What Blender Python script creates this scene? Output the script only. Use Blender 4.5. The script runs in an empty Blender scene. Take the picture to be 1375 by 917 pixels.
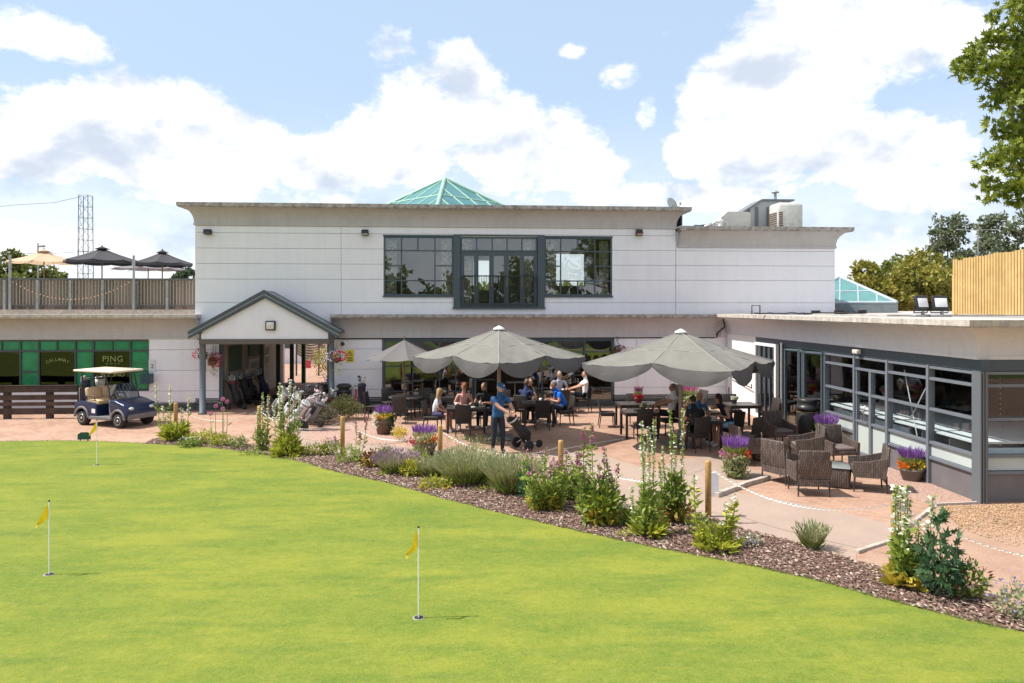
import bpy, bmesh, math, random
import numpy as np
from mathutils import Vector, Matrix
from mathutils.geometry import tessellate_polygon
R = math.radians; PI = math.pi
random.seed(7); np.random.seed(7)
SC = bpy.context.scene; COL = SC.collection

# ------------------------------------------------------------ camera, sky, sun, exposure
CH = 3.7; YAW = R(4.0); F = 950.0; HOR = 413.5
cd = bpy.data.cameras.new('camera'); cam = bpy.data.objects.new('camera', cd); COL.objects.link(cam)
cam.location = (0, 0, CH); cam.rotation_euler = (R(90), 0, -YAW)
cd.sensor_width = 36; cd.lens = F/1375*36; cd.shift_y = -(458.5-HOR)/1375
cd.clip_end = 3000; cd.clip_start = 0.05
SC.camera = cam
SUN_EL = 57.0; SUN_AZ = R(180-0.5)          # direction towards the sun, measured from +X: from the left
sdir = Vector((math.cos(SUN_AZ)*math.cos(R(SUN_EL)), math.sin(SUN_AZ)*math.cos(R(SUN_EL)), math.sin(R(SUN_EL))))
sl = bpy.data.lights.new('sun', 'SUN'); sl.energy = 4.9; sl.angle = R(0.53); sl.color = (1, .95, .87)
so = bpy.data.objects.new('sun', sl); COL.objects.link(so)
so.rotation_euler = sdir.to_track_quat('Z', 'Y').to_euler(); so.location = (-40, 0, 60)
vs = SC.view_settings
vs.view_transform = 'Standard'; vs.look = 'None'; vs.gamma = 1; vs.exposure = 0.42
try: vs.use_curve_mapping = False
except Exception: pass
SC.cycles.max_bounces = 8; SC.cycles.transparent_max_bounces = 16
SC.cycles.sample_clamp_indirect = 4; SC.cycles.caustics_reflective = False; SC.cycles.caustics_refractive = False

def pdir(px, py):
    u = (px-687.5)/F; w = (HOR-py)/F
    return Vector((u*math.cos(YAW)+math.sin(YAW), math.cos(YAW)-u*math.sin(YAW), w))
def G(px, py, z=0.0):                        # point of the ground (or of a level z) that the photo shows there
    d = pdir(px, py); t = (CH-z)/(-d.z); return Vector((d.x*t, d.y*t, z))
def WY(px, py, Y):                           # point of the upright plane y = Y
    d = pdir(px, py); t = Y/d.y; return Vector((d.x*t, Y, CH+d.z*t))
def DP(px, py, dep):                         # point at a camera depth
    d = pdir(px, py); return Vector((d.x*dep, d.y*dep, CH+d.z*dep))

world = bpy.data.worlds.new('World'); SC.world = world; world.use_nodes = True
wt = world.node_tree; wn = wt.nodes; wl = wt.links
for n in list(wn): wn.remove(n)
wout = wn.new('ShaderNodeOutputWorld'); wbg = wn.new('ShaderNodeBackground')
wl.new(wbg.outputs[0], wout.inputs[0]); SKS = 0.12; wbg.inputs[1].default_value = SKS
sky = wn.new('ShaderNodeTexSky'); sky.sky_type = 'NISHITA'; sky.sun_disc = False
sky.sun_elevation = R(SUN_EL); sky.sun_rotation = math.atan2(sdir.x, sdir.y) ; sky.altitude = 100
sky.air_density = 1.0; sky.dust_density = 1.0; sky.ozone_density = 2.0
tc = wn.new('ShaderNodeTexCoord')
def wm(op, a, b=None, c=None, clamp=False):
    n = wn.new('ShaderNodeMath'); n.operation = op; n.use_clamp = clamp
    for i, v in enumerate((a, b, c)):
        if v is None: continue
        if isinstance(v, (int, float)): n.inputs[i].default_value = v
        else: wl.new(v, n.inputs[i])
    return n.outputs[0]
def wnoise(scale, detail, rough, off=(0, 0, 0), dist=0.0):
    mp = wn.new('ShaderNodeMapping'); mp.inputs['Location'].default_value = off; wl.new(tc.outputs['Generated'], mp.inputs[0])
    mp.inputs['Scale'].default_value = (1, 1, 1.5)
    n = wn.new('ShaderNodeTexNoise'); wl.new(mp.outputs[0], n.inputs['Vector'])
    n.inputs['Scale'].default_value = scale; n.inputs['Detail'].default_value = detail; n.inputs['Roughness'].default_value = rough
    n.inputs['Distortion'].default_value = dist
    return n.outputs['Fac']
sep = wn.new('ShaderNodeSeparateXYZ'); wl.new(tc.outputs['Generated'], sep.inputs[0])
blobs = [(622,105,66,52,1),(560,140,66,56,1),(215,135,110,46,.95),(1085,95,120,75,1),(960,150,60,50,1),(680,150,60,40,.9),(120,160,90,45,1),(40,200,130,62,1),(180,185,130,78,1),(300,190,90,62,1),(250,235,170,40,.9),(40,45,95,36,.8),(110,75,45,22,.6),
 (615,150,95,92,1),(540,200,110,66,1),(700,200,125,62,1),(430,225,85,42,1),(770,235,90,34,.8),(528,65,44,34,.62),(768,70,26,16,.75),(830,105,34,22,.5),(868,150,24,30,.6),
 (1000,110,85,60,1),(1040,175,130,80,1),(1110,40,150,62,.95),(1240,60,90,60,.8),(1170,200,120,62,1),(960,205,80,52,.95),(1240,255,90,46,.95),
 (60,320,200,36,.7),(300,262,320,26,.66),(900,262,200,26,.72),(1200,320,160,30,.7)]
acc = None; acl = None
for (bx, by, rx, ry, k) in blobs:
    c = pdir(bx, by).normalized()
    sub = wn.new('ShaderNodeVectorMath'); sub.operation = 'SUBTRACT'; wl.new(tc.outputs['Generated'], sub.inputs[0]); sub.inputs[1].default_value = c
    cs = c.y
    mul = wn.new('ShaderNodeVectorMath'); mul.operation = 'MULTIPLY'; wl.new(sub.outputs[0], mul.inputs[0])
    mul.inputs[1].default_value = (F/rx/cs*1.0, F/rx*.6, F/ry/max(cs, .8))
    ln = wn.new('ShaderNodeVectorMath'); ln.operation = 'LENGTH'; wl.new(mul.outputs[0], ln.inputs[0])
    mr = wn.new('ShaderNodeMapRange'); mr.interpolation_type = 'SMOOTHSTEP'; wl.new(ln.outputs['Value'], mr.inputs['Value'])
    mr.inputs['From Min'].default_value = 1.35; mr.inputs['From Max'].default_value = 0.25; mr.inputs['To Max'].default_value = k
    acc = mr.outputs[0] if acc is None else wm('MAXIMUM', acc, mr.outputs[0])
n1 = wnoise(7.5, 11, .62, (3.1, 1.7, 0.3), .15); n2 = wnoise(26, 8, .68, (1, 5, 2)); ng = wnoise(2.3, 8, .58, (7.3, 2.2, 4.1))
# elsewhere in the sky: loose fair-weather cloud
front = wn.new('ShaderNodeMapRange'); wl.new(sep.outputs['Y'], front.inputs['Value']); front.inputs['From Min'].default_value = .72; front.inputs['From Max'].default_value = .45
bg = wm('MULTIPLY', front.outputs[0], wm('MULTIPLY', ng, 1.05))
dens = wm('MAXIMUM', acc, bg)
dens = wm('ADD', dens, wm('ADD', wm('MULTIPLY', wm('SUBTRACT', n1, .5), 2.1), wm('MULTIPLY', wm('SUBTRACT', n2, .5), 1.0)))
al = wn.new('ShaderNodeMapRange'); al.interpolation_type = 'SMOOTHSTEP'; wl.new(dens, al.inputs['Value'])
al.inputs['From Min'].default_value = .28; al.inputs['From Max'].default_value = .76
# haze near the horizon
hz = wn.new('ShaderNodeMapRange'); hz.interpolation_type = 'SMOOTHSTEP'; wl.new(sep.outputs['Z'], hz.inputs['Value'])
hz.inputs['From Min'].default_value = .30; hz.inputs['From Max'].default_value = -.02; hz.inputs['To Max'].default_value = .75
alpha = wm('MAXIMUM', al.outputs[0], hz.outputs[0])
# cloud tone: thick lower middles turn grey-blue
n3 = wnoise(4.2, 4, .5, (.3, .2, 1.1)); n4 = wnoise(7.5, 5, .55, (3.1, 1.7, 0.345), .15); n5 = wnoise(7.5, 5, .55, (3.1, 1.7, 0.3), .15)
tone = wn.new('ShaderNodeMapRange'); tone.interpolation_type = 'SMOOTHSTEP'
wl.new(wm('ADD', wm('ADD', wm('MULTIPLY', n3, .95), wm('MULTIPLY', acc, .12)), wm('MULTIPLY', wm('SUBTRACT', n4, n5), 1.7)), tone.inputs['Value'])
tone.inputs['From Min'].default_value = .44; tone.inputs['From Max'].default_value = .95
cm = wn.new('ShaderNodeMix'); cm.data_type = 'RGBA'
k = 1/SKS
cm.inputs['A'].default_value = (.93*k, .93*k, .94*k, 1); cm.inputs['B'].default_value = (.52*k, .58*k, .68*k, 1)
wl.new(tone.outputs[0], cm.inputs['Factor'])
sk2 = wn.new('ShaderNodeMix'); sk2.data_type = 'RGBA'; sk2.inputs['Factor'].default_value = .72
wl.new(sky.outputs[0], sk2.inputs['A']); sk2.inputs['B'].default_value = (.50*k, .64*k, .82*k, 1)
mx = wn.new('ShaderNodeMix'); mx.data_type = 'RGBA'
wl.new(alpha, mx.inputs['Factor']); wl.new(sk2.outputs['Result'], mx.inputs['A']); wl.new(cm.outputs['Result'], mx.inputs['B'])
wl.new(mx.outputs['Result'], wbg.inputs[0])
world.cycles.sampling_method = 'MANUAL'; world.cycles.sample_map_resolution = 512

# ------------------------------------------------------------ materials
MATS = {}
def mat(name, col, rough=.7, var=0.0, vs=3.0, bump=0.0, bs=40.0, metal=0.0, col2=None, coord='Object', dirt=0.0, spec=.5, trans=0.0, island=0.0, emit=None, streak=0.0):
    if name in MATS: return MATS[name]
    m = bpy.data.materials.new(name); m.use_nodes = True; nt = m.node_tree; N = nt.nodes; L = nt.links
    b = N['Principled BSDF']; b.inputs['Roughness'].default_value = rough; b.inputs['Metallic'].default_value = metal
    b.inputs['Specular IOR Level'].default_value = spec
    b.inputs['Base Color'].default_value = (*col, 1)
    t = N.new('ShaderNodeTexCoord'); src = None
    def rgb(c): 
        n = N.new('ShaderNodeRGB'); n.outputs[0].default_value = (*c, 1); return n.outputs[0]
    def mixc(f, a, bb, mode='MIX'):
        n = N.new('ShaderNodeMix'); n.data_type = 'RGBA'; n.blend_type = mode
        for s, v in (('Factor', f), ('A', a), ('B', bb)):
            if isinstance(v, (int, float)): n.inputs[s].default_value = v
            elif isinstance(v, tuple): n.inputs[s].default_value = (*v, 1)
            else: L.new(v, n.inputs[s])
        return n.outputs['Result']
    def noise(sc, det=5, rg=.6, sxyz=None):
        n = N.new('ShaderNodeTexNoise'); n.inputs['Scale'].default_value = sc; n.inputs['Detail'].default_value = det; n.inputs['Roughness'].default_value = rg
        if sxyz:
            mp = N.new('ShaderNodeMapping'); mp.inputs['Scale'].default_value = sxyz; L.new(t.outputs[coord], mp.inputs[0]); L.new(mp.outputs[0], n.inputs['Vector'])
        else: L.new(t.outputs[coord], n.inputs['Vector'])
        return n.outputs['Fac']
    def ramp(f, a, bb):
        n = N.new('ShaderNodeMapRange'); n.inputs['From Min'].default_value = a; n.inputs['From Max'].default_value = bb; L.new(f, n.inputs['Value']); return n.outputs[0]
    cur = col
    if var or col2:
        c2 = col2 or tuple(max(0, c*(1-var)) for c in col)
        cur = mixc(ramp(noise(vs), .35, .65), col, c2)
    if island:
        g = N.new('ShaderNodeNewGeometry'); hsv = N.new('ShaderNodeHueSaturation')
        if isinstance(cur, tuple): cur = rgb(cur)
        L.new(cur, hsv.inputs['Color'])
        mr = N.new('ShaderNodeMapRange'); L.new(g.outputs['Random Per Island'], mr.inputs['Value']); mr.inputs['To Min'].default_value = 1-island; mr.inputs['To Max'].default_value = 1+island
        L.new(mr.outputs[0], hsv.inputs['Value'])
        mr2 = N.new('ShaderNodeMapRange'); L.new(mr.outputs[0], mr2.inputs['Value']); mr2.inputs['From Min'].default_value = 1-island; mr2.inputs['From Max'].default_value = 1+island
        mr2.inputs['To Min'].default_value = .5+.04*island; mr2.inputs['To Max'].default_value = .5-.05*island
        L.new(mr2.outputs[0], hsv.inputs['Hue']); cur = hsv.outputs[0]
    if dirt:
        cur = mixc(ramp(noise(1.1, 8, .7), .48, .75), cur, mixc(1.0, cur, (1-dirt,)*3, 'MULTIPLY'))
    if streak:
        cur = mixc(ramp(noise(1.0, 6, .7, (5, 5, .35)), .45, .7), cur, mixc(1.0, cur, (1-streak, 1-streak, 1-streak*.95), 'MULTIPLY'))
    if not isinstance(cur, tuple): L.new(cur, b.inputs['Base Color'])
    if bump:
        bp = N.new('ShaderNodeBump'); bp.inputs['Strength'].default_value = min(1, bump); bp.inputs['Distance'].default_value = .02
        L.new(noise(bs, 4, .6), bp.inputs['Height']); L.new(bp.outputs[0], b.inputs['Normal'])
    if emit: b.inputs['Emission Color'].default_value = (*emit[:3], 1); b.inputs['Emission Strength'].default_value = emit[3]
    if trans:
        tr = N.new('ShaderNodeBsdfTranslucent'); ms = N.new('ShaderNodeMixShader'); ms.inputs[0].default_value = trans
        if isinstance(cur, tuple): tr.inputs[0].default_value = (*cur, 1)
        else: L.new(cur, tr.inputs[0])
        L.new(b.outputs[0], ms.inputs[1]); L.new(tr.outputs[0], ms.inputs[2]); L.new(ms.outputs[0], N['Material Output'].inputs[0])
    MATS[name] = m; return m
def glass_mat(name, tint=(.75, .8, .8), refl=.5, rough=0.0, base=0.06):
    if name in MATS: return MATS[name]
    m = bpy.data.materials.new(name); m.use_nodes = True; nt = m.node_tree; N = nt.nodes; L = nt.links
    N.remove(N['Principled BSDF'])
    tr = N.new('ShaderNodeBsdfTransparent'); tr.inputs[0].default_value = (*tint, 1)
    gl = N.new('ShaderNodeBsdfGlossy'); gl.inputs[1].default_value = rough
    fr = N.new('ShaderNodeFresnel'); gg = N.new('ShaderNodeNewGeometry'); im = N.new('ShaderNodeMath'); im.operation = 'MULTIPLY_ADD'
    im.inputs[1].default_value = -(1.5-1/1.5); im.inputs[2].default_value = 1.5; L.new(gg.outputs['Backfacing'], im.inputs[0]); L.new(im.outputs[0], fr.inputs[0])
    md = N.new('ShaderNodeMath'); md.operation = 'MULTIPLY_ADD'; md.inputs[1].default_value = 1.0; md.inputs[2].default_value = base; md.use_clamp = True
    L.new(fr.outputs[0], md.inputs[0])
    # old float glass is never quite flat
    nz = N.new('ShaderNodeTexNoise'); nz.inputs['Scale'].default_value = .9; nz.inputs['Detail'].default_value = 1
    tcx = N.new('ShaderNodeTexCoord'); L.new(tcx.outputs['Object'], nz.inputs['Vector'])
    bp = N.new('ShaderNodeBump'); bp.inputs['Strength'].default_value = .12; bp.inputs['Distance'].default_value = .05; L.new(nz.outputs['Fac'], bp.inputs['Height'])
    L.new(bp.outputs[0], gl.inputs['Normal'])
    ms = N.new('ShaderNodeMixShader'); L.new(md.outputs[0], ms.inputs[0]); L.new(tr.outputs[0], ms.inputs[1]); L.new(gl.outputs[0], ms.inputs[2])
    L.new(ms.outputs[0], N['Material Output'].inputs[0]); MATS[name] = m; return m

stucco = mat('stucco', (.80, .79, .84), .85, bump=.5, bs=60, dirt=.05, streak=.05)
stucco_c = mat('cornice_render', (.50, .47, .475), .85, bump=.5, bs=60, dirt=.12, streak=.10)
coping = mat('coping_stone', (.50, .45, .42), .9, var=.55, vs=6, bump=.6, bs=30, dirt=.35)
coping_w = mat('coping_pale', (.62, .56, .5), .9, var=.3, vs=9, bump=.5, bs=30, streak=.35)
roofm = mat('roof_felt', (.5, .47, .44), .9, var=.3, vs=2, bump=.3)
slate = mat('frame_slate_paint', (.062, .085, .105), .45, var=.15, vs=8)
slate_l = mat('frame_grey_paint', (.17, .19, .22), .4, var=.1, vs=8)
base_p = mat('panel_grey', (.17, .16, .17), .5, var=.15, vs=2)
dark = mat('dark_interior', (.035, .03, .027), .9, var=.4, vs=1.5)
glass = glass_mat('window_glass', (.85, .88, .87), base=.09)
glass_d = glass_mat('window_glass_dark', (.6, .65, .62), base=.1)
glass_c = glass_mat('clear_glass', (.9, .93, .93), base=.02)
black = mat('black_plastic', (.018, .018, .02), .5)
blackm = mat('black_metal', (.03, .03, .033), .4, metal=.3)
rubber = mat('rubber', (.025, .025, .027), .8, var=.3, vs=20)
chrome = mat('brushed_metal', (.6, .6, .6), .3, metal=.9, var=.2, vs=10)
galv = mat('galvanised_steel', (.38, .39, .4), .5, metal=.4, var=.25, vs=8)
white_p = mat('white_plastic', (.75, .75, .74), .45)

# ------------------------------------------------------------ mesh builder
class MB:
    def __init__(s): s.v = []; s.f = []; s.m = []; s.sm = []
    def add(s, vs, fs, mi=0, smooth=False):
        o = len(s.v); s.v += [tuple(x) for x in vs]
        s.f += [tuple(i+o for i in f) for f in fs]; s.m += [mi]*len(fs); s.sm += [smooth]*len(fs); return s
    def box(s, c, d, rz=0, mi=0, M=None, taper=None):
        hx, hy, hz = d[0]/2, d[1]/2, d[2]/2; vs = []
        for z in (-1, 1):
            for (x, y) in ((-1, -1), (1, -1), (1, 1), (-1, 1)):
                tx = taper if (taper and z > 0) else 1
                vs.append(Vector((x*hx*tx, y*hy*tx, z*hz)))
        if M is None: M = Matrix.Translation(c) @ Matrix.Rotation(rz, 4, 'Z')
        else: M = Matrix.Translation(c) @ M
        vs = [M @ v for v in vs]
        return s.add(vs, [(0, 3, 2, 1), (4, 5, 6, 7), (0, 1, 5, 4), (1, 2, 6, 5), (2, 3, 7, 6), (3, 0, 4, 7)], mi)
    def bb(s, x0, x1, y0, y1, z0, z1, mi=0):
        return s.box(((x0+x1)/2, (y0+y1)/2, (z0+z1)/2), (abs(x1-x0), abs(y1-y0), abs(z1-z0)), mi=mi)
    def rbox(s, c, d, r=.02, rz=0, mi=0, M=None):      # box with rounded edges
        bm = bmesh.new(); bmesh.ops.create_cube(bm, size=1)
        for v in bm.verts: v.co = Vector((v.co.x*d[0], v.co.y*d[1], v.co.z*d[2]))
        bmesh.ops.bevel(bm, geom=bm.edges[:], offset=min(r, min(d)*.45), segments=2, affect='EDGES', profile=.5)
        T = Matrix.Translation(c) @ (M if M is not None else Matrix.Rotation(rz, 4, 'Z'))
        bm.verts.index_update()
        s.add([T @ v.co for v in bm.verts], [[v.index for v in f.verts] for f in bm.faces], mi, True); bm.free(); return s
    def tube(s, pts, r, n=8, mi=0, cap=True, smooth=True):
        pts = [Vector(p) for p in pts]; rr = r if isinstance(r, (list, tuple)) else [r]*len(pts)
        vs = []; up0 = None
        for i, p in enumerate(pts):
            a = pts[max(0, i-1)]; b = pts[min(len(pts)-1, i+1)]; t = (b-a)
            t = t.normalized() if t.length > 1e-9 else Vector((0, 0, 1))
            if up0 is None: up0 = Vector((1, 0, 0)) if abs(t.x) < .8 else Vector((0, 1, 0))
            u = (up0 - t*up0.dot(t)).normalized(); w = t.cross(u); up0 = u
            for k in range(n):
                a_ = 2*PI*k/n; vs.append(p+(u*math.cos(a_)+w*math.sin(a_))*rr[i])
        fs = []
        for i in range(len(pts)-1):
            for k in range(n):
                k2 = (k+1) % n; fs.append((i*n+k, i*n+k2, (i+1)*n+k2, (i+1)*n+k))
        s.add(vs, fs, mi, smooth)
        if cap: s.add(vs[:n], [tuple(range(n))[::-1]], mi); s.add(vs[-n:], [tuple(range(n))], mi)
        return s
    def lathe(s, prof, n=16, c=(0, 0, 0), mi=0, M=None, smooth=True, a0=0, sx=1, sy=1):
        vs = []
        for (r, z) in prof:
            for k in range(n):
                a = 2*PI*k/n+a0; v = Vector((r*math.cos(a)*sx, r*math.sin(a)*sy, z)); 
                if M is not None: v = M @ v
                vs.append(v+Vector(c))
        fs = []
        for i in range(len(prof)-1):
            for k in range(n):
                k2 = (k+1) % n; fs.append((i*n+k, i*n+k2, (i+1)*n+k2, (i+1)*n+k))
        fs.append(tuple(range(n))[::-1]); fs.append(tuple(range((len(prof)-1)*n, len(prof)*n)))
        return s.add(vs, fs, mi, smooth)
    def ball(s, c, r, n=10, mi=0, M=None):
        if not isinstance(r, (tuple, list)): r = (r, r, r)
        prof = [(math.sin(PI*i/n), -math.cos(PI*i/n)) for i in range(n+1)]
        prof[0] = (1e-3, -1); prof[-1] = (1e-3, 1)
        S = Matrix.Diagonal((r[0], r[1], r[2], 1)); S = (M @ S) if M is not None else S
        return s.lathe(prof, max(8, n), c, mi, S)
    def prism(s, pts, y0, y1, mi=0, axis='Y', smooth=False):       # polygon (a,b) extruded
        n = len(pts)
        def P(a, b, y): return (a, y, b) if axis == 'Y' else ((y, a, b) if axis == 'X' else (a, b, y))
        vs = [P(a, b, y0) for a, b in pts]+[P(a, b, y1) for a, b in pts]
        tri = tessellate_polygon([[Vector((a, b, 0)) for a, b in pts]])
        fs = [tuple(t) for t in tri]+[tuple(i+n for i in t)[::-1] for t in tri]
        fs += [(i, (i+1) % n, (i+1) % n+n, i+n) for i in range(n)]
        return s.add(vs, fs, mi, smooth)
    def sweep(s, corners, prof, closed=False, mi=0, mis=None):   # profile (out, z) along a plan line, mitred; out is to the right of travel
        P = [Vector(c[:2]) for c in corners]; n = len(P); offs = []
        for i in range(n):
            nr = []
            if closed or i > 0: d = (P[i]-P[i-1]).normalized(); nr.append(Vector((d.y, -d.x)))
            if closed or i < n-1: d = (P[(i+1) % n]-P[i]).normalized(); nr.append(Vector((d.y, -d.x)))
            if len(nr) == 1: offs.append(nr[0])
            else:
                m = (nr[0]+nr[1]); m = m/m.length; offs.append(m/max(.2, m.dot(nr[0])))
        k = len(prof); vs = [(P[i].x+offs[i].x*o, P[i].y+offs[i].y*o, z) for i in range(n) for (o, z) in prof]
        fs = []; ms = []
        for i in range(n if closed else n-1):
            j = (i+1) % n
            for a in range(k-1): fs.append((i*k+a, j*k+a, j*k+a+1, i*k+a+1)); ms.append(mis[a] if mis else mi)
        o = len(s.v); s.v += vs; s.f += [tuple(q+o for q in f) for f in fs]; s.m += ms; s.sm += [False]*len(fs)
        if not closed:
            s.f += [tuple(range(o, o+k))[::-1], tuple(range(o+(n-1)*k, o+n*k))]; s.m += [mi, mi]; s.sm += [False]*2
        return s
    def build(s, name, mats, parent=None, world=False, label=None, recalc=True, kind=None):
        me = bpy.data.meshes.new(name); V = s.v
        if world and parent is not None:
            l = parent.location; V = [(v[0]-l[0], v[1]-l[1], v[2]-l[2]) for v in V]
        me.from_pydata(V, [], s.f)
        if not isinstance(mats, (list, tuple)): mats = [mats]
        for m in mats: me.materials.append(m)
        me.polygons.foreach_set('material_index', s.m); me.polygons.foreach_set('use_smooth', s.sm)
        if recalc and len(s.f) < 60000:
            bm = bmesh.new(); bm.from_mesh(me); bmesh.ops.recalc_face_normals(bm, faces=bm.faces); bm.to_mesh(me); bm.free()
        me.update()
        o = bpy.data.objects.new(name, me); COL.objects.link(o)
        if parent is not None: o.parent = parent
        if label: o['label'] = label
        if kind: o['kind'] = kind
        return o
def tag(o, label, cat, group=None, kind=None):
    o['label'] = label; o['category'] = cat
    if group: o['group'] = group
    if kind: o['kind'] = kind
    return o
def thing(name, label, cat, loc=(0, 0, 0), rz=0, group=None):
    o = bpy.data.objects.new(name, None); COL.objects.link(o); o.location = loc; o.rotation_euler = (0, 0, rz)
    o.empty_display_size = .2
    return tag(o, label, cat, group)
def kids(o): return [c for c in bpy.data.objects if c.parent == o]
def dup(root, loc, rz, label, group=None, scale=None):
    r = root.copy(); COL.objects.link(r); r.location = loc; r.rotation_euler = (0, 0, rz); r['label'] = label
    if group: r['group'] = group
    if scale: r.scale = (scale,)*3
    for ch in kids(root):
        c = ch.copy(); COL.objects.link(c); c.parent = r
        for g in kids(ch):
            d = g.copy(); COL.objects.link(d); d.parent = c
    return r
def text_mesh(txt, size, name, m, parent, loc, rot, depth=.004, space=1.0):
    cu = bpy.data.curves.new('txt', 'FONT'); cu.body = txt; cu.size = size; cu.extrude = depth; cu.align_x = 'CENTER'; cu.space_character = space
    t = bpy.data.objects.new('txt', cu); COL.objects.link(t)
    dg = bpy.context.evaluated_depsgraph_get(); me = bpy.data.meshes.new_from_object(t.evaluated_get(dg)); COL.objects.unlink(t); bpy.data.objects.remove(t)
    me.materials.clear(); me.materials.append(m)
    o = bpy.data.objects.new(name, me); COL.objects.link(o); o.parent = parent; o.location = loc; o.rotation_euler = rot
    return o
# ------------------------------------------------------------ the ground
def tex_ground(name, build):
    m = bpy.data.materials.new(name); m.use_nodes = True; N = m.node_tree.nodes; L = m.node_tree.links
    t = N.new('ShaderNodeTexCoord'); build(N, L, N['Principled BSDF'], t.outputs['Object']); MATS[name] = m; return m
def nz(N, L, v, sc, det=5, rg=.6, scl=None):
    n = N.new('ShaderNodeTexNoise'); n.inputs['Scale'].default_value = sc; n.inputs['Detail'].default_value = det; n.inputs['Roughness'].default_value = rg
    if scl: mp = N.new('ShaderNodeMapping'); mp.inputs['Scale'].default_value = scl[:3]; mp.inputs['Rotation'].default_value = (0, 0, scl[3] if len(scl) > 3 else 0); L.new(v, mp.inputs[0]); v = mp.outputs[0]
    L.new(v, n.inputs['Vector']); return n.outputs['Fac']
def rmp(N, L, f, a, b, lo=0, hi=1):
    n = N.new('ShaderNodeMapRange'); L.new(f, n.inputs['Value'])
    for k, v in (('From Min', a), ('From Max', b), ('To Min', lo), ('To Max', hi)): n.inputs[k].default_value = v
    return n.outputs[0]
def mixn(N, L, f, a, b, mode='MIX'):
    n = N.new('ShaderNodeMix'); n.data_type = 'RGBA'; n.blend_type = mode
    for s, v in (('Factor', f), ('A', a), ('B', b)):
        if isinstance(v, (int, float)): n.inputs[s].default_value = v
        elif isinstance(v, tuple): n.inputs[s].default_value = (*v, 1)
        else: L.new(v, n.inputs[s])
    return n.outputs['Result']
def bmp(N, L, h, b, st=.5, d=.02):
    n = N.new('ShaderNodeBump'); n.inputs['Strength'].default_value = st; n.inputs['Distance'].default_value = d; L.new(h, n.inputs['Height']); L.new(n.outputs[0], b.inputs['Normal'])
def b_lawn(N, L, b, v):
    b.inputs['Roughness'].default_value = .9; b.inputs['Specular IOR Level'].default_value = .15
    c = mixn(N, L, rmp(N, L, nz(N, L, v, .42, 7, .68, (1, 1.9, 1, .55)), .40, .60), (.132, .188, .022), (.222, .246, .030))
    c = mixn(N, L, rmp(N, L, nz(N, L, v, 1.1, 6, .65, (.6, 2.2, 1, .55)), .48, .68, 0, .75), c, (.085, .155, .022))
    c = mixn(N, L, rmp(N, L, nz(N, L, v, 7, 7, .8), .48, .76, 0, .45), c, (.32, .28, .07))
    f = nz(N, L, v, 16, 6, .9); c = mixn(N, L, rmp(N, L, f, .38, .66, 0, .75), c, mixn(N, L, 1.0, c, (.55, .62, .5), 'MULTIPLY'))
    f2 = nz(N, L, v, 60, 4, .9, (1, .6, 1)); c = mixn(N, L, rmp(N, L, f2, .42, .7, 0, .4), c, (.32, .33, .09))
    L.new(c, b.inputs['Base Color']); bmp(N, L, f, b, .6, .012)
lawn_m = tex_ground('putting_green', b_lawn)
def b_field(N, L, b, v):
    b.inputs['Roughness'].default_value = .95
    c = mixn(N, L, rmp(N, L, nz(N, L, v, .08, 6), .4, .6), (.09, .14, .03), (.16, .19, .05)); L.new(c, b.inputs['Base Color'])
field_m = tex_ground('rough_grass', b_field)
def b_brick(N, L, b, v):
    b.inputs['Roughness'].default_value = .85
    mp = N.new('ShaderNodeMapping'); mp.inputs['Rotation'].default_value = (0, 0, R(38)); L.new(v, mp.inputs[0])
    br = N.new('ShaderNodeTexBrick'); L.new(mp.outputs[0], br.inputs['Vector']); br.inputs['Scale'].default_value = 1.0
    br.inputs['Brick Width'].default_value = .21; br.inputs['Row Height'].default_value = .105; br.inputs['Mortar Size'].default_value = .006
    br.inputs['Color1'].default_value = (.43, .255, .175, 1); br.inputs['Color2'].default_value = (.315, .18, .12, 1); br.inputs['Mortar'].default_value = (.22, .15, .11, 1)
    c = mixn(N, L, rmp(N, L, nz(N, L, v, .7, 6, .7), .42, .66, 0, .75), br.outputs['Color'], (.47, .305, .22))
    c = mixn(N, L, rmp(N, L, nz(N, L, v, 7, 5, .7), .5, .8, 0, .5), c, (.27, .17, .125))
    L.new(c, b.inputs['Base Color']); bmp(N, L, br.outputs['Fac'], b, .25, -.006)
brick_m = tex_ground('brick_paving', b_brick)
def b_tar(N, L, b, v):
    b.inputs['Roughness'].default_value = .9
    c = mixn(N, L, rmp(N, L, nz(N, L, v, .9, 6, .7), .35, .7), (.36, .262, .208), (.275, .205, .168))
    c = mixn(N, L, rmp(N, L, nz(N, L, v, 60, 4, .8), .4, .7, 0, .6), c, (.44, .335, .27)); L.new(c, b.inputs['Base Color']); bmp(N, L, nz(N, L, v, 90, 3), b, .4, .01)
tar_m = tex_ground('path_tarmac', b_tar)
def b_gravel(N, L, b, v, A=(.52, .32, .25), B=(.25, .14, .105), C=(.58, .42, .35)):
    b.inputs['Roughness'].default_value = .9
    vo = N.new('ShaderNodeTexVoronoi'); vo.inputs['Scale'].default_value = 34; L.new(v, vo.inputs['Vector'])
    s = N.new('ShaderNodeSeparateColor'); L.new(vo.outputs['Color'], s.inputs[0])
    c = mixn(N, L, s.outputs[0], A, C); c = mixn(N, L, rmp(N, L, vo.outputs['Distance'], .35, .8), c, B)
    L.new(c, b.inputs['Base Color']); bmp(N, L, vo.outputs['Distance'], b, .8, -.03)
gravel_m = tex_ground('pink_gravel', b_gravel)
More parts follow.
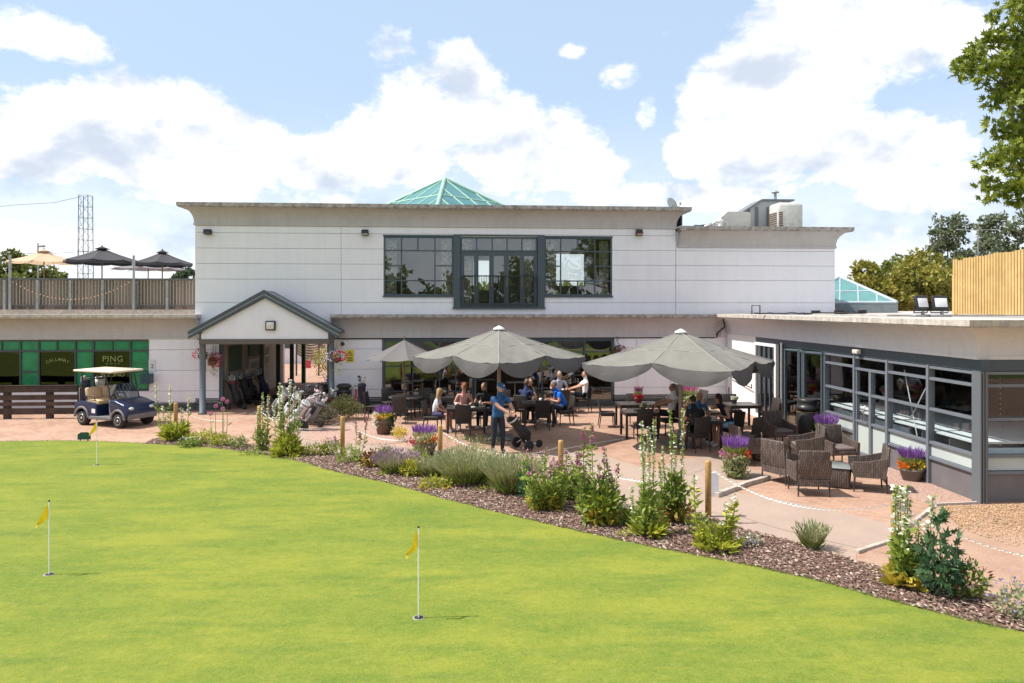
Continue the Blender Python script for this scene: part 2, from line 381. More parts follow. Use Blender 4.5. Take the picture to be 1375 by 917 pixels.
def b_soil(N, L, b, v):
    b.inputs['Roughness'].default_value = .95
    c = mixn(N, L, rmp(N, L, nz(N, L, v, 1.2, 7, .7), .4, .65), (.37, .24, .17), (.30, .18, .125))
    c = mixn(N, L, rmp(N, L, nz(N, L, v, 45, 4, .8), .45, .7, 0, .7), c, (.5, .34, .24)); L.new(c, b.inputs['Base Color']); bmp(N, L, nz(N, L, v, 50, 4), b, .5, .02)
soil_m = tex_ground('red_blaes', b_soil)
def b_mulch(N, L, b, v):
    b.inputs['Roughness'].default_value = .95
    c = mixn(N, L, rmp(N, L, nz(N, L, v, 30, 5, .8), .35, .65), (.10, .05, .035), (.22, .13, .095)); L.new(c, b.inputs['Base Color']); bmp(N, L, nz(N, L, v, 40, 4), b, 1, .04)
mulch_m = tex_ground('bark_soil', b_mulch)

def sheet(name, pts, z, m, thick=.0):
    b = MB(); P = [Vector((p[0], p[1], 0)) for p in pts]
    if thick:
        b.prism([(p.x, p.y) for p in P], z-thick, z, axis='Z')
    else: b.add([(p.x, p.y, z) for p in P], [tuple(t) for t in tessellate_polygon([P])])
    o = b.build(name, m); 
    return o
def smooth_line(pts, n=6, wob=0.0):
    out = []
    for i in range(len(pts)-1):
        p0 = pts[max(0, i-1)]; p1 = pts[i]; p2 = pts[i+1]; p3 = pts[min(len(pts)-1, i+2)]
        for k in range(n):
            t = k/n; q = .5*((2*p1)+(-p0+p2)*t+(2*p0-5*p1+4*p2-p3)*t*t+(-p0+3*p1-3*p2+p3)*t**3)
            if wob: q = q+Vector((random.uniform(-wob, wob), random.uniform(-wob, wob), 0))
            out.append(q)
    out.append(pts[-1]); return out
g = sheet('ground', [(-900, -400, 0), (900, -400, 0), (900, 1500, 0), (-900, 1500, 0)], -.03, field_m, 0); g['kind'] = 'structure'
pv = sheet('paving', [(-60, -10, 0), (40, -10, 0), (40, 60, 0), (-60, 60, 0)], 0, brick_m, .012); pv['kind'] = 'structure'
edge_px = [(-260,600),(-120,597),(0,594),(100,593),(200,597),(300,604),(400,620),(440,632),(520,650),(600,672),(700,697),(800,720),(900,741),(1000,760),(1100,783),(1200,810),(1300,835),(1375,852),(1600,905)]
edge = smooth_line([G(*p) for p in edge_px], 10, .012)
lawn = sheet('lawn', edge+[Vector((14, 2, 0)), Vector((14, -8, 0)), Vector((-40, -8, 0)), Vector((-40, edge[0].y, 0))], .028, lawn_m, .03); lawn['kind'] = 'structure'
bed_px = [(196,596),(215,589),(270,590),(330,597),(400,603),(450,612),(520,624),(600,636),(660,645),(720,655),(780,670),(850,681),(930,690),(1000,712),(1080,733),(1150,754),(1210,772),(1290,796),(1330,810),(1380,826),(1600,872)]
bed = smooth_line([G(*p) for p in bed_px], 8, .02)
i0 = min(range(len(edge)), key=lambda i: (edge[i]-bed[0]).length)
bedp = bed+[e+Vector((0, -.03, 0)) for e in edge[i0:]][::-1]
bd = sheet('flower_bed_soil', bedp, .018, mulch_m, .02); bd['kind'] = 'structure'
path_far = smooth_line([G(*p) for p in [(395,577),(440,579),(520,596),(600,606),(700,611),(790,606),(830,618),(880,632),(935,643),(985,660),(1060,674),(1130,688),(1200,705),(1262,716)]], 6)
path = sheet('path', path_far+[G(1215, 728), G(1150, 741)]+[q for q in bed if G(395,603).x < q.x < G(1150,754).x+.0][::-1], .006, tar_m, .008); path['kind'] = 'structure'
tp = sheet('path', [G(880,632), G(935,643), G(985,660), G(1015,647), G(1040,640), G(955,612), G(905,618)], .0045, tar_m, .006); tp['kind'] = 'structure'
gp = sheet('gravel', smooth_line([G(*p) for p in [(404,590),(425,574),(470,565),(520,570),(560,578),(550,592),(505,597),(450,594),(404,590)]], 5, .03)[:-1], .012, gravel_m, .014); gp['kind'] = 'structure'
gp = sheet('gravel', [G(*p) for p in [(1168,610),(1195,626),(1255,652),(1311,676),(1310,681),(1250,676),(1205,664),(1180,640)]], .012, gravel_m, .014); gp['kind'] = 'structure'
sp = sheet('soil_yard', [G(1255,681), G(1311,677), Vector((24, 12.6, 0)), Vector((24, 4, 0)), G(1600,860), G(1380,824), G(1330,808), G(1290,794), G(1210,770), G(1155,754), G(1165,741), G(1205,727)], .011, soil_m, .013); sp['kind'] = 'structure'
# kerb lines and edgings
kerb_m = mat('kerb_concrete', (.5, .43, .37), .9, var=.3, vs=8, bump=.4)
def kerb(pts, w=.07, h=.05, m=kerb_m, label='pale concrete edging strip along the path'):
    b = MB(); b.sweep(pts, [(-w/2, 0), (-w/2, h), (w/2, h), (w/2, 0)]); o = b.build('kerb', m); o['kind'] = 'structure'; return o
kerb([G(1150,743), G(1175,735), G(1212,724)], label='')
kerb([G(1212,716), G(1256,680), G(1312,677.5)], .05, .06)
kerb([G(962,668), G(1003,652), G(1032,644)], .1, .09)
kerb([G(758,603), G(800,595), G(838,589)], .04, .012, white_p)
# bark chips in the bed, loose wood chips in the yard
def chips(name, poly, n, cols, smin, smax, z, label, dens=None, seed=1):
    rs = random.Random(seed); P = [(p.x, p.y) for p in poly]
    xs = [p[0] for p in P]; ys = [p[1] for p in P]
    P2 = np.array(P); Q2 = np.roll(P2, -1, axis=0)
    def inside(x, y):
        c = ((P2[:, 1] > y) != (Q2[:, 1] > y)) & (x < (Q2[:, 0]-P2[:, 0])*(y-P2[:, 1])/(Q2[:, 1]-P2[:, 1]+1e-12)+P2[:, 0]); return c.sum() % 2 == 1
    b = MB(); k = 0; tries = 0
    while k < n and tries < n*20:
        tries += 1; x = rs.uniform(min(xs), max(xs)); y = rs.uniform(min(ys), max(ys))
        if not inside(x, y) or (dens and not dens(x, y, rs)): continue
        k += 1; l = rs.uniform(smin, smax); w = l*rs.uniform(.3, .7); a = rs.uniform(0, PI); t = rs.uniform(-.5, .5); zz = z+rs.uniform(0, .02)
        ca, sa = math.cos(a)*l, math.sin(a)*l; cb, sb = -math.sin(a)*w, math.cos(a)*w
        hh = l*t; b.add([(x-ca-cb, y-sa-sb, zz), (x+ca-cb, y+sa-sb, zz+abs(hh)), (x+ca+cb, y+sa+sb, zz+abs(hh)+w*.3), (x-ca+cb, y-sa+sb, zz+w*.5), (x, y, zz+.012+abs(hh)*.6)],
              [(0, 1, 4), (1, 2, 4), (2, 3, 4), (3, 0, 4)], rs.choice(range(len(cols))))
    o = b.build(name, cols, recalc=False); return tag(o, label, 'mulch', kind='stuff')
bark = [mat('bark_a', (.13, .075, .055), .9, island=.5), mat('bark_b', (.22, .145, .11), .9, island=.4), mat('bark_c', (.11, .06, .045), .9, island=.4), mat('bark_d', (.44, .35, .27), .9, island=.3)]
chips('bark_chips', [p for p in bedp if p.x < 9], 26000, [bark[0], bark[0], bark[1], bark[1], bark[2], bark[3]], .010, .032, .02, 'reddish brown bark chippings spread over the flower bed')
woodc = [mat('chip_a', (.46, .31, .18), .9, island=.4), mat('chip_b', (.40, .25, .13), .9, island=.4)]
yard = [G(1262,682), G(1311,680), Vector((13, 12.6, 0)), Vector((13, 8.6, 0)), G(1375,740), G(1290,712)]
chips('wood_chips', yard, 9000, woodc, .007, .020, .015, 'pale wood chips scattered on the bare soil yard', dens=lambda x, y, r: r.random() < min(1, max(.05, (y-10.3)/1.5)), seed=3)

# fringe of grass at the edge of the green
fr = MB(); rs = random.Random(5)
for i in range(i0-20, len(edge)-12):
    a, b_ = edge[i], edge[i+1]
    for k in range(40):
        t = rs.random(); p = a.lerp(b_, t)+Vector((rs.gauss(0, .02), rs.gauss(-.01, .03), 0)); h = rs.uniform(.015, .05); an = rs.uniform(0, PI); w = .004
        fr.add([(p.x-w*math.cos(an), p.y-w*math.sin(an), .01), (p.x+w*math.cos(an), p.y+w*math.sin(an), .01), (p.x+rs.gauss(0, .012), p.y+rs.gauss(0, .012), .025+h)], [(0, 1, 2)])
tag(fr.build('edge_grass', mat('edge_grass', (.17, .23, .04), .8, island=.4, trans=.3), recalc=False), 'short ragged grass along the edge of the putting green', 'grass', kind='stuff')

# ------------------------------------------------------------ clubhouse
YW = 26.3
def X(px, py=420, Y=YW): return WY(px, py, Y).x
def Z(px, py, Y=YW): return WY(px, py, Y).z
def holes(x0, x1, z0, z1, ops):
    xs = sorted({x0, x1}|{min(max(o[0], x0), x1) for o in ops}|{min(max(o[1], x0), x1) for o in ops})
    zs = sorted({z0, z1}|{min(max(o[2], z0), z1) for o in ops}|{min(max(o[3], z0), z1) for o in ops})
    for j in range(len(zs)-1):
        run = None
        for i in range(len(xs)-1):
            cx, cz = (xs[i]+xs[i+1])/2, (zs[j]+zs[j+1])/2
            hole = any(o[0] < cx < o[1] and o[2] < cz < o[3] for o in ops)
            if not hole: run = (run[0], xs[i+1]) if run else (xs[i], xs[i+1])
            if (hole or i == len(xs)-2) and run: yield (run[0], run[1], zs[j], zs[j+1]); run = None
def courses(b, x0, x1, levels, ops, Y, th=.06, gap=.012, vj=()):
    for i in range(len(levels)-1):
        z0, z1 = levels[i], levels[i+1]
        cuts = [x0]+[v for v in vj if x0 < v < x1]+[x1]
        for c in range(len(cuts)-1):
            for (a, bb_, c0, c1) in holes(cuts[c]+(gap/2 if c else 0), cuts[c+1]-(gap/2 if c < len(cuts)-2 else 0), z0+gap/2, z1-gap/2, ops): b.bb(a, bb_, Y, Y+th, c0, c1)
xL, xR = X(262), X(1121)
LW = (X(515), X(823), .18, Z(668, 456)); PS = (X(294), X(447), 0, Z(370, 458))
xM = X(907)                                   # where the taller part ends
ztop = Z(600, 277)                            # top of the tall part's coping
zcor = Z(600, 305)                            # underside of its cornice
ztop2 = Z(1020, 306); zcor2 = Z(1020, 333)
zlow = 3.47
U1 = (X(515), X(822), Z(668, 397), Z(668, 318)); UD = (X(609), X(731), Z(668, 413), Z(668, 318))
ops = [U1, UD, LW, PS]
club = thing('clubhouse', 'white rendered two storey golf clubhouse with flat roof and deep curved cornice', 'building', ((xL+xR)/2, YW, 0))
backY = YW+9.5
b = MB(); TH = .30
RH = (xM, xR+1, ztop2-.15, 9)
for (a, c, z0, z1) in holes(xL, xR, 0, 7.3, ops+[RH]): 
    b.bb(a, c, YW+.07, YW+TH, z0, z1)
# back wall has the far opening of the passage and an upstairs window
bw = (X(744, Y=backY), X(793, Y=backY), Z(765, 384, backY), Z(765, 334, backY)); bp_ = (PS[0], PS[1], 0, 2.75)
bw2 = (X(636, Y=backY), X(660, Y=backY), Z(650, 390, backY), Z(650, 350, backY))
for (a, c, z0, z1) in holes(xL, xR, 0, 7.3, [bw, bp_, bw2, RH]): b.bb(a, c, backY-.3, backY, z0, z1)
b.bb(xL, xL+.3, YW+TH, backY-.3, 0, 7.3); b.bb(xR-.3, xR, YW+TH, backY-.3, 0, ztop2-.15)
b.build('wall', stucco, club, True)
b = MB()
vj = [X(458), X(900), X(620)]
lv = [0.30, Z(600, 522)-.0, Z(600, 495), Z(600, 468), 2.62]
courses(b, xL, xR, lv, ops, YW, vj=[X(900)])
courses(b, xL, xM, [2.62, 3.9, 4.75, 5.31, 5.87, 6.43, zcor], ops, YW, vj=[X(458)])
courses(b, xM+.02, xR, [2.62, 3.9, 4.75, 5.31, 5.87, zcor2], ops, YW, vj=[])
b.build('wall_render', stucco, club, True)
b = MB()
for (a, c, z0, z1) in holes(xL+.02, xR, .0, .27, [LW, PS]):
    for k in range(4): b.bb(a, c, YW-.02, YW+.065, z0+.01+k*.066, z0+.055+k*.066)
b.build('plinth', mat('plinth_grey', (.10, .11, .12), .6, var=.3, vs=5), club, True)
def cavetto(z0, z1, p, cop, zt, ins=2.0, lip=.05):
    pr = [(-.05, z0), (lip, z0), (lip, z0+.07), (lip-.02, z0+.075), (lip-.02, z0+.10)]
    n = 8
    for i in range(n+1):
        a = PI/2*i/n; pr.append((lip-.02+(p-lip-.0)*(1-math.cos(a)), z0+.10+(z1-z0-.10)*math.sin(a)))
    pr += [(p+.0, z1+.0)]
    return pr
def cop_prof(p, z1, zt, back=-.35): return [(p-.08, z1), (p+.03, z1), (p+.03, z1+.02), (p+.06, z1+.035), (p+.06, zt), (back, zt+.0), (back, z1)]
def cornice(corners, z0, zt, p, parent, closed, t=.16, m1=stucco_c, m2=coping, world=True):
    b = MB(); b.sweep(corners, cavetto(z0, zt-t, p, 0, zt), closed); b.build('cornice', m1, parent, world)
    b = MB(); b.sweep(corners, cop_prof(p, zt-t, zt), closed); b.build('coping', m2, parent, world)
cl = [(xL, backY), (xL, YW), (xM, YW), (xM, backY)]
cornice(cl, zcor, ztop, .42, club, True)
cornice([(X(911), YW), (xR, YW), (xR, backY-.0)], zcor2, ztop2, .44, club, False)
b = MB(); b.bb(xL+.02, xM-.02, YW+.3, backY-.02, ztop-.14, ztop-.05); b.bb(xM-.0, xR-.05, YW+.3, backY-.35, ztop2-.14, ztop2-.05)
b.bb(xL-.1, xM+.1, YW+.4, YW+.5, ztop+.005, ztop+.06); b.build('roof', roofm, club, True)
b = MB(); b.bb(X(921), X(921)+.06, YW+.62, backY-.4, 6.9, ztop-.17); b.build('end_panel', slate, club, True)
# low cornice above the ground floor windows
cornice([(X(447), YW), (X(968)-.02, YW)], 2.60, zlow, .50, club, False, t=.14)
# rooms inside
b = MB()
zi = 3.55
b.bb(xL+.31, xR-.31, YW+.31, backY-.31, 3.3, zi)                       # floor slab
b.bb(xL+.31, xR-.31, YW+.31, backY-.31, 6.42, 6.50)
b.bb(X(500), X(500)+.1, YW+.31, backY-.31, 0.02, 3.28); b.bb(X(500), X(500)+.1, YW+.31, backY-.31, zi, 6.41)
b.bb(X(840), X(840)+.1, YW+.31, backY-.31, 0.02, 3.28); b.bb(X(840), X(840)+.1, YW+.31, backY-.31, zi, 6.41)
b.bb(X(500)+.11, X(840)-.01, YW+6.5, YW+6.6, 0.02, 3.28)
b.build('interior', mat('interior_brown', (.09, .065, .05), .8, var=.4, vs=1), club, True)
# ---- window helper
def window(name, parent, x0, x1, z0, z1, Y, vx, hz, fm=slate, gm=glass, fw=.06, bw=.045, depth=.09, world=True, skip=(), sub=None, frac=True):
    """outer frame, mullions at vx, transoms at hz; children: panes"""
    f = MB(); yc = Y
    f.bb(x0, x0+fw, yc-depth/2, yc+depth/2, z0, z1); f.bb(x1-fw, x1, yc-depth/2, yc+depth/2, z0, z1)
    f.bb(x0+fw, x1-fw, yc-depth/2, yc+depth/2, z0, z0+fw); f.bb(x0+fw, x1-fw, yc-depth/2, yc+depth/2, z1-fw, z1)
    for v in vx: 
        v = v if isinstance(v, tuple) else (v, z0+fw, z1-fw)
        f.bb(v[0]-bw/2, v[0]+bw/2, yc-depth/2+.004, yc+depth/2-.004, v[1], v[2])
    for h in hz:
        h = h if isinstance(h, tuple) else (h, x0+fw, x1-fw)
        f.bb(h[1], h[2], yc-depth/2+.008, yc+depth/2-.008, h[0]-bw/2, h[0]+bw/2)
    fr = f.build(name, fm, parent, world)
    p = MB(); p.bb(x0+fw*.6, x1-fw*.6, yc-.004, yc+.004, z0+fw*.6, z1-fw*.6)
    po = p.build('pane', gm, None); me = po.data
    if world:
        l = parent.location; me.transform(Matrix.Translation((-l[0], -l[1], -l[2])))
    po.parent = fr
    return fr
yw = YW+.05
x0, x1, zb, zt_ = U1
wa, wb = X(609), X(731)
def zz(py): return Z(668, py)
window('window', club, x0, wa, zb, zt_, yw, [X(539), (X(561), zz(337), zt_-.05), X(584)], [zz(337), (zz(357), X(584), wa-.05), (zz(357), x0+.05, X(539)), zz(377)])
window('window', club, wb, x1, zb, zt_, yw, [X(753), (X(776), zz(337), zt_), X(799), (X(776), zb, zz(377))], [zz(337), (zz(357), X(799), x1-.05), (zz(357), wb+.05, X(753)), zz(377)])
f = MB()
for (a, c) in ((609, 618), (722, 731)): f.bb(X(a), X(c), YW-.06, YW+.10, zz(413)+.02, zz(318)+.02)
f.bb(X(609)-.03, X(731)+.03, YW-.09, YW+.12, zz(413)-.05, zz(413)+.02); f.bb(x0-.02, X(609), YW-.05, YW+.12, zb-.06, zb); f.bb(X(731), x1+.02, YW-.05, YW+.12, zb-.06, zb)
f.bb(x0-.02, X(609), YW-.03, YW+.10, zt_, zt_+.05); f.bb(X(731), x1+.02, YW-.03, YW+.10, zt_, zt_+.05); f.bb(X(609), X(731), YW-.04, YW+.10, zt_+.02, zt_+.07)
f.build('window_surround', slate, club, True)
window('window', club, X(618)+.01, X(722)-.01, zz(338), zt_, yw, [X(x) for x in (640, 661, 681, 701)], [])
dr = window('balcony_door', club, X(618)+.01, X(722)-.01, zz(412), zz(338)-.01, yw, [X(x) for x in (639.5, 660, 680, 701)], [], fw=.14, bw=.17)
b = MB()
for k in range(4): b.tube([(X(640+k*20.3), YW-.03, zz(370)), (X(640+k*20.3), YW-.03, zz(385))], .012, 6)
h = b.build('handle', chrome, None); h.data.transform(Matrix.Translation((-club.location[0], -club.location[1], 0))); h.parent = dr
b = MB(); b.bb(X(621), X(720), YW-.16, YW-.12, zz(371.5), zz(370)); b.bb(X(621), X(720), YW-.16, YW-.12, zz(409), zz(408))
for k in range(32):
    xx = X(621)+(X(720)-X(621))*k/31; w = .012 if k not in (0, 15, 31) else .025
    b.bb(xx-w/2, xx+w/2, YW-.15, YW-.13, zz(409), zz(371))
for k in (0, 31): 
    xx = X(621)+(X(720)-X(621))*k/31; b.bb(xx-.01, xx+.01, YW-.15, YW, zz(375), zz(373))
b.build('balustrade', blackm, club, True)
# curtains
cur_m = mat('curtain_beige', (.78, .70, .58), .9, col2=(.16, .18, .17), vs=9)
def curtain(xa, xb, z0, z1, y, parent=club):
    b = MB(); n = 26; vs = []
    for i in range(n+1):
        xx = xa+(xb-xa)*i/n; yy = y+.05*math.sin(i*1.5)+random.uniform(-.01, .01); vs += [(xx, yy, z0), (xx, yy, z1)]
    b.add(vs, [(2*i, 2*i+2, 2*i+3, 2*i+1) for i in range(n)], 0, True); b.build('curtain', cur_m, parent, True, recalc=False)
for (a, c) in ((518, 532), (592, 606), (620, 634), (702, 716), (735, 748), (806, 819)): curtain(X(a), X(c), zi+.1, zt_-.1, YW+.22)
# ---- ground floor windows
lz0, lz1 = LW[2], LW[3]
def lz(py): return Z(668, py)
sx = [515, 554, 590, 630, 640, 702, 712, 740, 752, 785, 823]
window('window', club, LW[0], X(636), lz0, lz1, yw, [X(554), X(590), X(612)], [lz(476), lz(491), lz(525)])
window('window', club, X(706), LW[1], lz0, lz1, yw, [X(728), X(752), X(785)], [lz(473), lz(493), lz(522)])
window('window', club, X(636)+.01, X(706)-.01, lz(478), lz1, yw, [X(671)], [])
for (xx, sgn) in ((638, 1), (704, -1)):      # patio doors folded open outwards
    d = MB(); xa = X(xx); 
    for (y0, y1, z0, z1) in ((YW-.75, YW-.68, .1, 2.05), (YW-.07, YW, .1, 2.05), (YW-.68, YW-.07, .1, .2), (YW-.68, YW-.07, 1.95, 2.05), (YW-.68, YW-.07, .95, 1.02)): d.bb(xa-.025, xa+.025, y0, y1, z0, z1)
    dd = d.build('door', slate, club, True)
    p = MB(); p.bb(xa-.004, xa+.004, YW-.7, YW-.05, .15, 2.0); po = p.build('pane', glass, None); po.data.transform(Matrix.Translation((-club.location[0], -YW, 0))); po.parent = dd
b = MB(); b.bb(LW[0]-.05, LW[1]+.05, YW-.035, YW+.1, .12, .18); b.bb(LW[0]-.05, LW[0]-.002, YW-.02, YW+.1, .18, lz1); b.bb(LW[1]+.002, LW[1]+.05, YW-.02, YW+.1, .18, lz1); b.bb(LW[0]-.05, LW[1]+.05, YW-.03, YW+.1, lz1, lz1+.05)
b.build('window_surround', slate, club, True)
# bar room seen through the glass
b = MB()
bx0, bx1 = X(500)+.2, X(840)-.2
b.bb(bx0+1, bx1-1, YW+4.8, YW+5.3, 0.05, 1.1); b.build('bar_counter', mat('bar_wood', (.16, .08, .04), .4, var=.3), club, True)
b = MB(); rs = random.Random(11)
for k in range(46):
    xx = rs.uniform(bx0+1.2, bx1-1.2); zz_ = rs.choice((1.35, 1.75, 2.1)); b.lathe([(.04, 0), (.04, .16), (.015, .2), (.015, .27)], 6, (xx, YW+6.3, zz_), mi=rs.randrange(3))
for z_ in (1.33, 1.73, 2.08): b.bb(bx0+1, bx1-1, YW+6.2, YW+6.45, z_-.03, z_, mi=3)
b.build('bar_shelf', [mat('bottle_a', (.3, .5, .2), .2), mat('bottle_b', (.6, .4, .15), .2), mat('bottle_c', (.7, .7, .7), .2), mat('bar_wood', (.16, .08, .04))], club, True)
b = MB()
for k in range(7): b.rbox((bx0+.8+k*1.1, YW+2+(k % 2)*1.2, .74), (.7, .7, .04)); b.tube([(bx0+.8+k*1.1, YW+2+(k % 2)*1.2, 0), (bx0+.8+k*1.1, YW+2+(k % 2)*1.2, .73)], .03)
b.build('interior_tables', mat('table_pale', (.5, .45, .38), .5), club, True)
# ---- passage under the porch, open at both ends
b = MB(); 
pa, pb = PS[0], PS[1]
px2a, px2b = bp_[0], bp_[1]
b.add([(pa, YW+.3, 0), (px2a, backY-.3, 0), (px2a, backY-.3, 3.2), (pa, YW+.3, 3.2)], [(0, 1, 2, 3)]); b.add([(pa-.1, YW+.3, 0), (px2a-.1, backY-.3, 0), (px2a-.1, backY-.3, 3.2), (pa-.1, YW+.3, 3.2)], [(0, 1, 2, 3)])
b.bb(pb+.0, pb+.12, YW+.3, backY-.3, 0, 3.2)
b.bb(pa-.1, pb+.1, YW+.3, backY-.3, 2.85, 2.95)
b.build('passage_wall', mat('passage_cream', (.55, .5, .44), .8, var=.2, vs=1), club, True)
b = MB()
for (px_, Y_) in ((352, YW+3.4), (374, YW+6.0), (392, backY-.2), (297, YW+.1), (443, YW+.1)): MB().bb(X(px_, Y=Y_)-.09, X(px_, Y=Y_)+.09, Y_-.08, Y_+.08, 0, 2.85).build('passage_post', slate, club, True)
MB().bb(X(409, Y=backY)-.09, X(409, Y=backY)+.09, backY-.3, backY-.14, 0, 2.85).build('passage_post', mat('green_paint', (.02, .14, .09), .5), club, True)
green_p = mat('green_paint', (.02, .14, .09), .5)
BOARD = [mat('board_green', (.05, .12, .09), .7), mat('board_white', (.7, .68, .62), .7), mat('paper', (.35, .45, .42), .8)]
for i, (s0, s1, z0, z1, mi) in enumerate([(.7, 2.2, 1.3, 2.25, 0), (.9, 2.1, .75, 1.2, 1), (3.2, 4.6, 1.7, 2.4, 0), (3.2, 4.6, .8, 1.6, 1), (5.2, 6.2, 1.2, 2.1, 1)]):
    bn = MB(); xa = pa+.04; bn.box((xa, YW+.3+(s0+s1)/2, (z0+z1)/2), (.05, s1-s0, z1-z0), mi=mi)
    if mi:
        for c in range(5):
            for r_ in range(2): bn.box((xa+.03, YW+.3+s0+.12+c*(s1-s0-.1)/5+.05, z0+.12+(z1-z0-.1)*r_/2+.05), (.01, (s1-s0)/7, (z1-z0)/3), mi=2)
    bn.build('notice_board', BOARD, club, True)
green_p = mat('green_paint', (.02, .14, .09), .5)
b = MB(); bb_, bt = X(455, Y=YW), 2.6
for k in range(9):
    pass
b.tube([(xL+.1, YW-.03, 2.575), (X(460), YW-.03, 2.57), (X(640), YW-.03, 2.59), (X(960), YW-.03, 2.575)], .022, 6)
b.tube([(X(962), YW-.03, 2.58), (X(962), YW-.1, 2.75), (X(966), YW-.55, 3.0), (X(963), YW-.62, 3.35)], .03, 6)
b.tube([(X(856), YW-.02, .3), (X(856), YW-.02, 2.57)], .03, 8, mi=1)
b.build('cable', [black, white_p], club, True)
# ------------------------------------------------------------ shop wing on the left, roof terrace
shop = thing('shop_wing', 'single storey white wing with a green window band and a railed roof terrace', 'building', (X(100), YW, 0))
sx0 = -34.0
SW = (X(-420), X(200), .75, Z(100, 457))
b = MB()
for (a, c, z0, z1) in holes(sx0, xL-.01, 0, 3.3, [SW]): b.bb(a, c, YW+.07, YW+.3, z0, z1)
b.bb(sx0, xL-.01, YW+9.2, YW+9.5, 0, 3.3); b.bb(sx0, sx0+.3, YW+.3, YW+9.2, 0, 3.3)
b.build('wall', stucco, shop, True)
b = MB(); courses(b, sx0, xL-.005, lv, [SW], YW); b.build('wall_render', stucco, shop, True)
b = MB()
for k in range(4): b.bb(X(200), xL-.01, YW-.02, YW+.065, .01+k*.066, .055+k*.066)
b.build('plinth', MATS['plinth_grey'], shop, True)
cornice([(sx0, YW), (X(270), YW)], 2.60, zlow, .50, shop, False, t=.14, m2=coping_w)
b = MB(); b.bb(sx0, X(262), YW+.22, YW+.5, 3.3, 3.64); b.build('kerb', kerb_m, shop, True)
b = MB(); b.bb(sx0, xL-.02, YW+.5, YW+9.4, 3.42, 3.55); b.build('terrace_deck', roofm, shop, True)
gp = mat('green_panel', (.006, .26, .105), .22, var=.45, vs=2.2, spec=.7)
dk = glass_mat('shop_glass', (.3, .32, .28), base=.02)
pxs = [-420, -340, -265, -190, -115, -50, 27, 52, 101, 125, 175, 200]
# green columns and transom band with clear panes between
panes = [(-50, 27, 0), (27, 52, 1), (52, 101, 0), (101, 125, 1), (125, 175, 0), (175, 200, 1), (-75, -50, 1), (-150, -75, 0), (-175, -150, 1), (-250, -175, 0), (-420, -250, 1)]
zb, zt1, zt0 = .75, Z(100, 471), Z(100, 457)
f = MB(); gpn = MB(); cp = MB()
for (a, c, k) in panes:
    xa, xb = X(a), X(c); (gpn if k else cp).bb(xa+.02, xb-.02, YW+.04, YW+.05, zb+.04, zt1-.03)
    f.bb(xa-.03, xa+.03, YW, YW+.1, zb, zt0)
    if k: f.bb(xa+.03, xb-.03, YW+.004, YW+.09, Z(100, 498.5)-.025, Z(100, 498.5)+.025)
f.bb(X(200)-.03, X(200)+.03, YW, YW+.1, zb, zt0)
k = -420
while k < 199: 
    xa, xb = X(k), X(k+25); gpn.bb(xa+.02, xb-.02, YW+.04, YW+.05, zt1+.03, zt0-.03); f.bb(xb-.02, xb+.02, YW+.002, YW+.096, zt1+.03, zt0-.03); k += 24.8
for z_ in (zb, zt1, zt0): f.bb(X(-420), X(200), YW-.004, YW+.104, z_-.03, z_+.03)
wf = f.build('window', mat('dark_frame', (.045, .06, .065), .4), shop, True)
for o, m_, n_ in ((gpn, gp, 'green_panel'), (cp, dk, 'pane')):
    q = o.build(n_, m_, None); q.data.transform(Matrix.Translation((-shop.location[0], -YW, 0))); q.parent = wf
tm = mat('sign_lettering', (.28, .30, .10), .6)
def wtext(t, px, py, size, m=tm, space=1.0, rz=0):
    o = text_mesh(t, size, 'lettering', m, shop, (X(px)-shop.location[0], .02, Z(px, py)), (R(90), rz, 0), space=space)
    return o
for i, ch in enumerate('CALLAWAY'):
    a = (i-3.5)/3.5; o = wtext(ch, 77+a*13, 484.5+abs(a)**2*3.2, .155, rz=0); o.rotation_euler = (R(90), R(20)*a, 0)
wtext('PING', 151, 485.5, .30, space=1.1); wtext('G·O·L·F', 151, 489.5, .10, space=1.5); wtext('MIZUNO', 151, 505.5, .21)
tag(MB().bb(X(-419), X(199), YW+1.2, YW+1.3, 0.02, 2.7).build('shop_backdrop', dark, shop, True), '', '') if False else None
b = MB(); rs = random.Random(4)
b.bb(X(-419), X(199), YW+2.6, YW+2.7, .02, 3.2); 
for k in range(60):
    xx = rs.uniform(X(-300), X(195)); b.bb(xx, xx+rs.uniform(.1, .4), YW+1.4, YW+1.8, rs.choice((.75, 1.2, 1.7)), rs.choice((.75, 1.2, 1.7))+rs.uniform(.1, .4), mi=rs.choice((0, 0, 1, 2)))
b.build('interior', [dark, mat('stock_green', (.05, .15, .06), .7), mat('stock_pale', (.3, .3, .27), .7)], shop, True)
b = MB(); b.bb(X(200), X(209), YW-.03, YW-.003, Z(205, 499), Z(205, 483)); 
o = b.build('notice', mat('notice_white', (.62, .63, .66), .5), shop, True)
text_mesh('2', .2, 'lettering', mat('ink', (.05, .06, .09), .6), shop, (X(205)-shop.location[0], -.035, Z(205, 494)), (R(90), 0, 0))
b = MB(); b.bb(X(194), X(207), YW-.35, YW-.05, Z(205, 514), Z(205, 501)); b.build('letter_box', mat('box_blue', (.02, .06, .08), .4), shop, True)
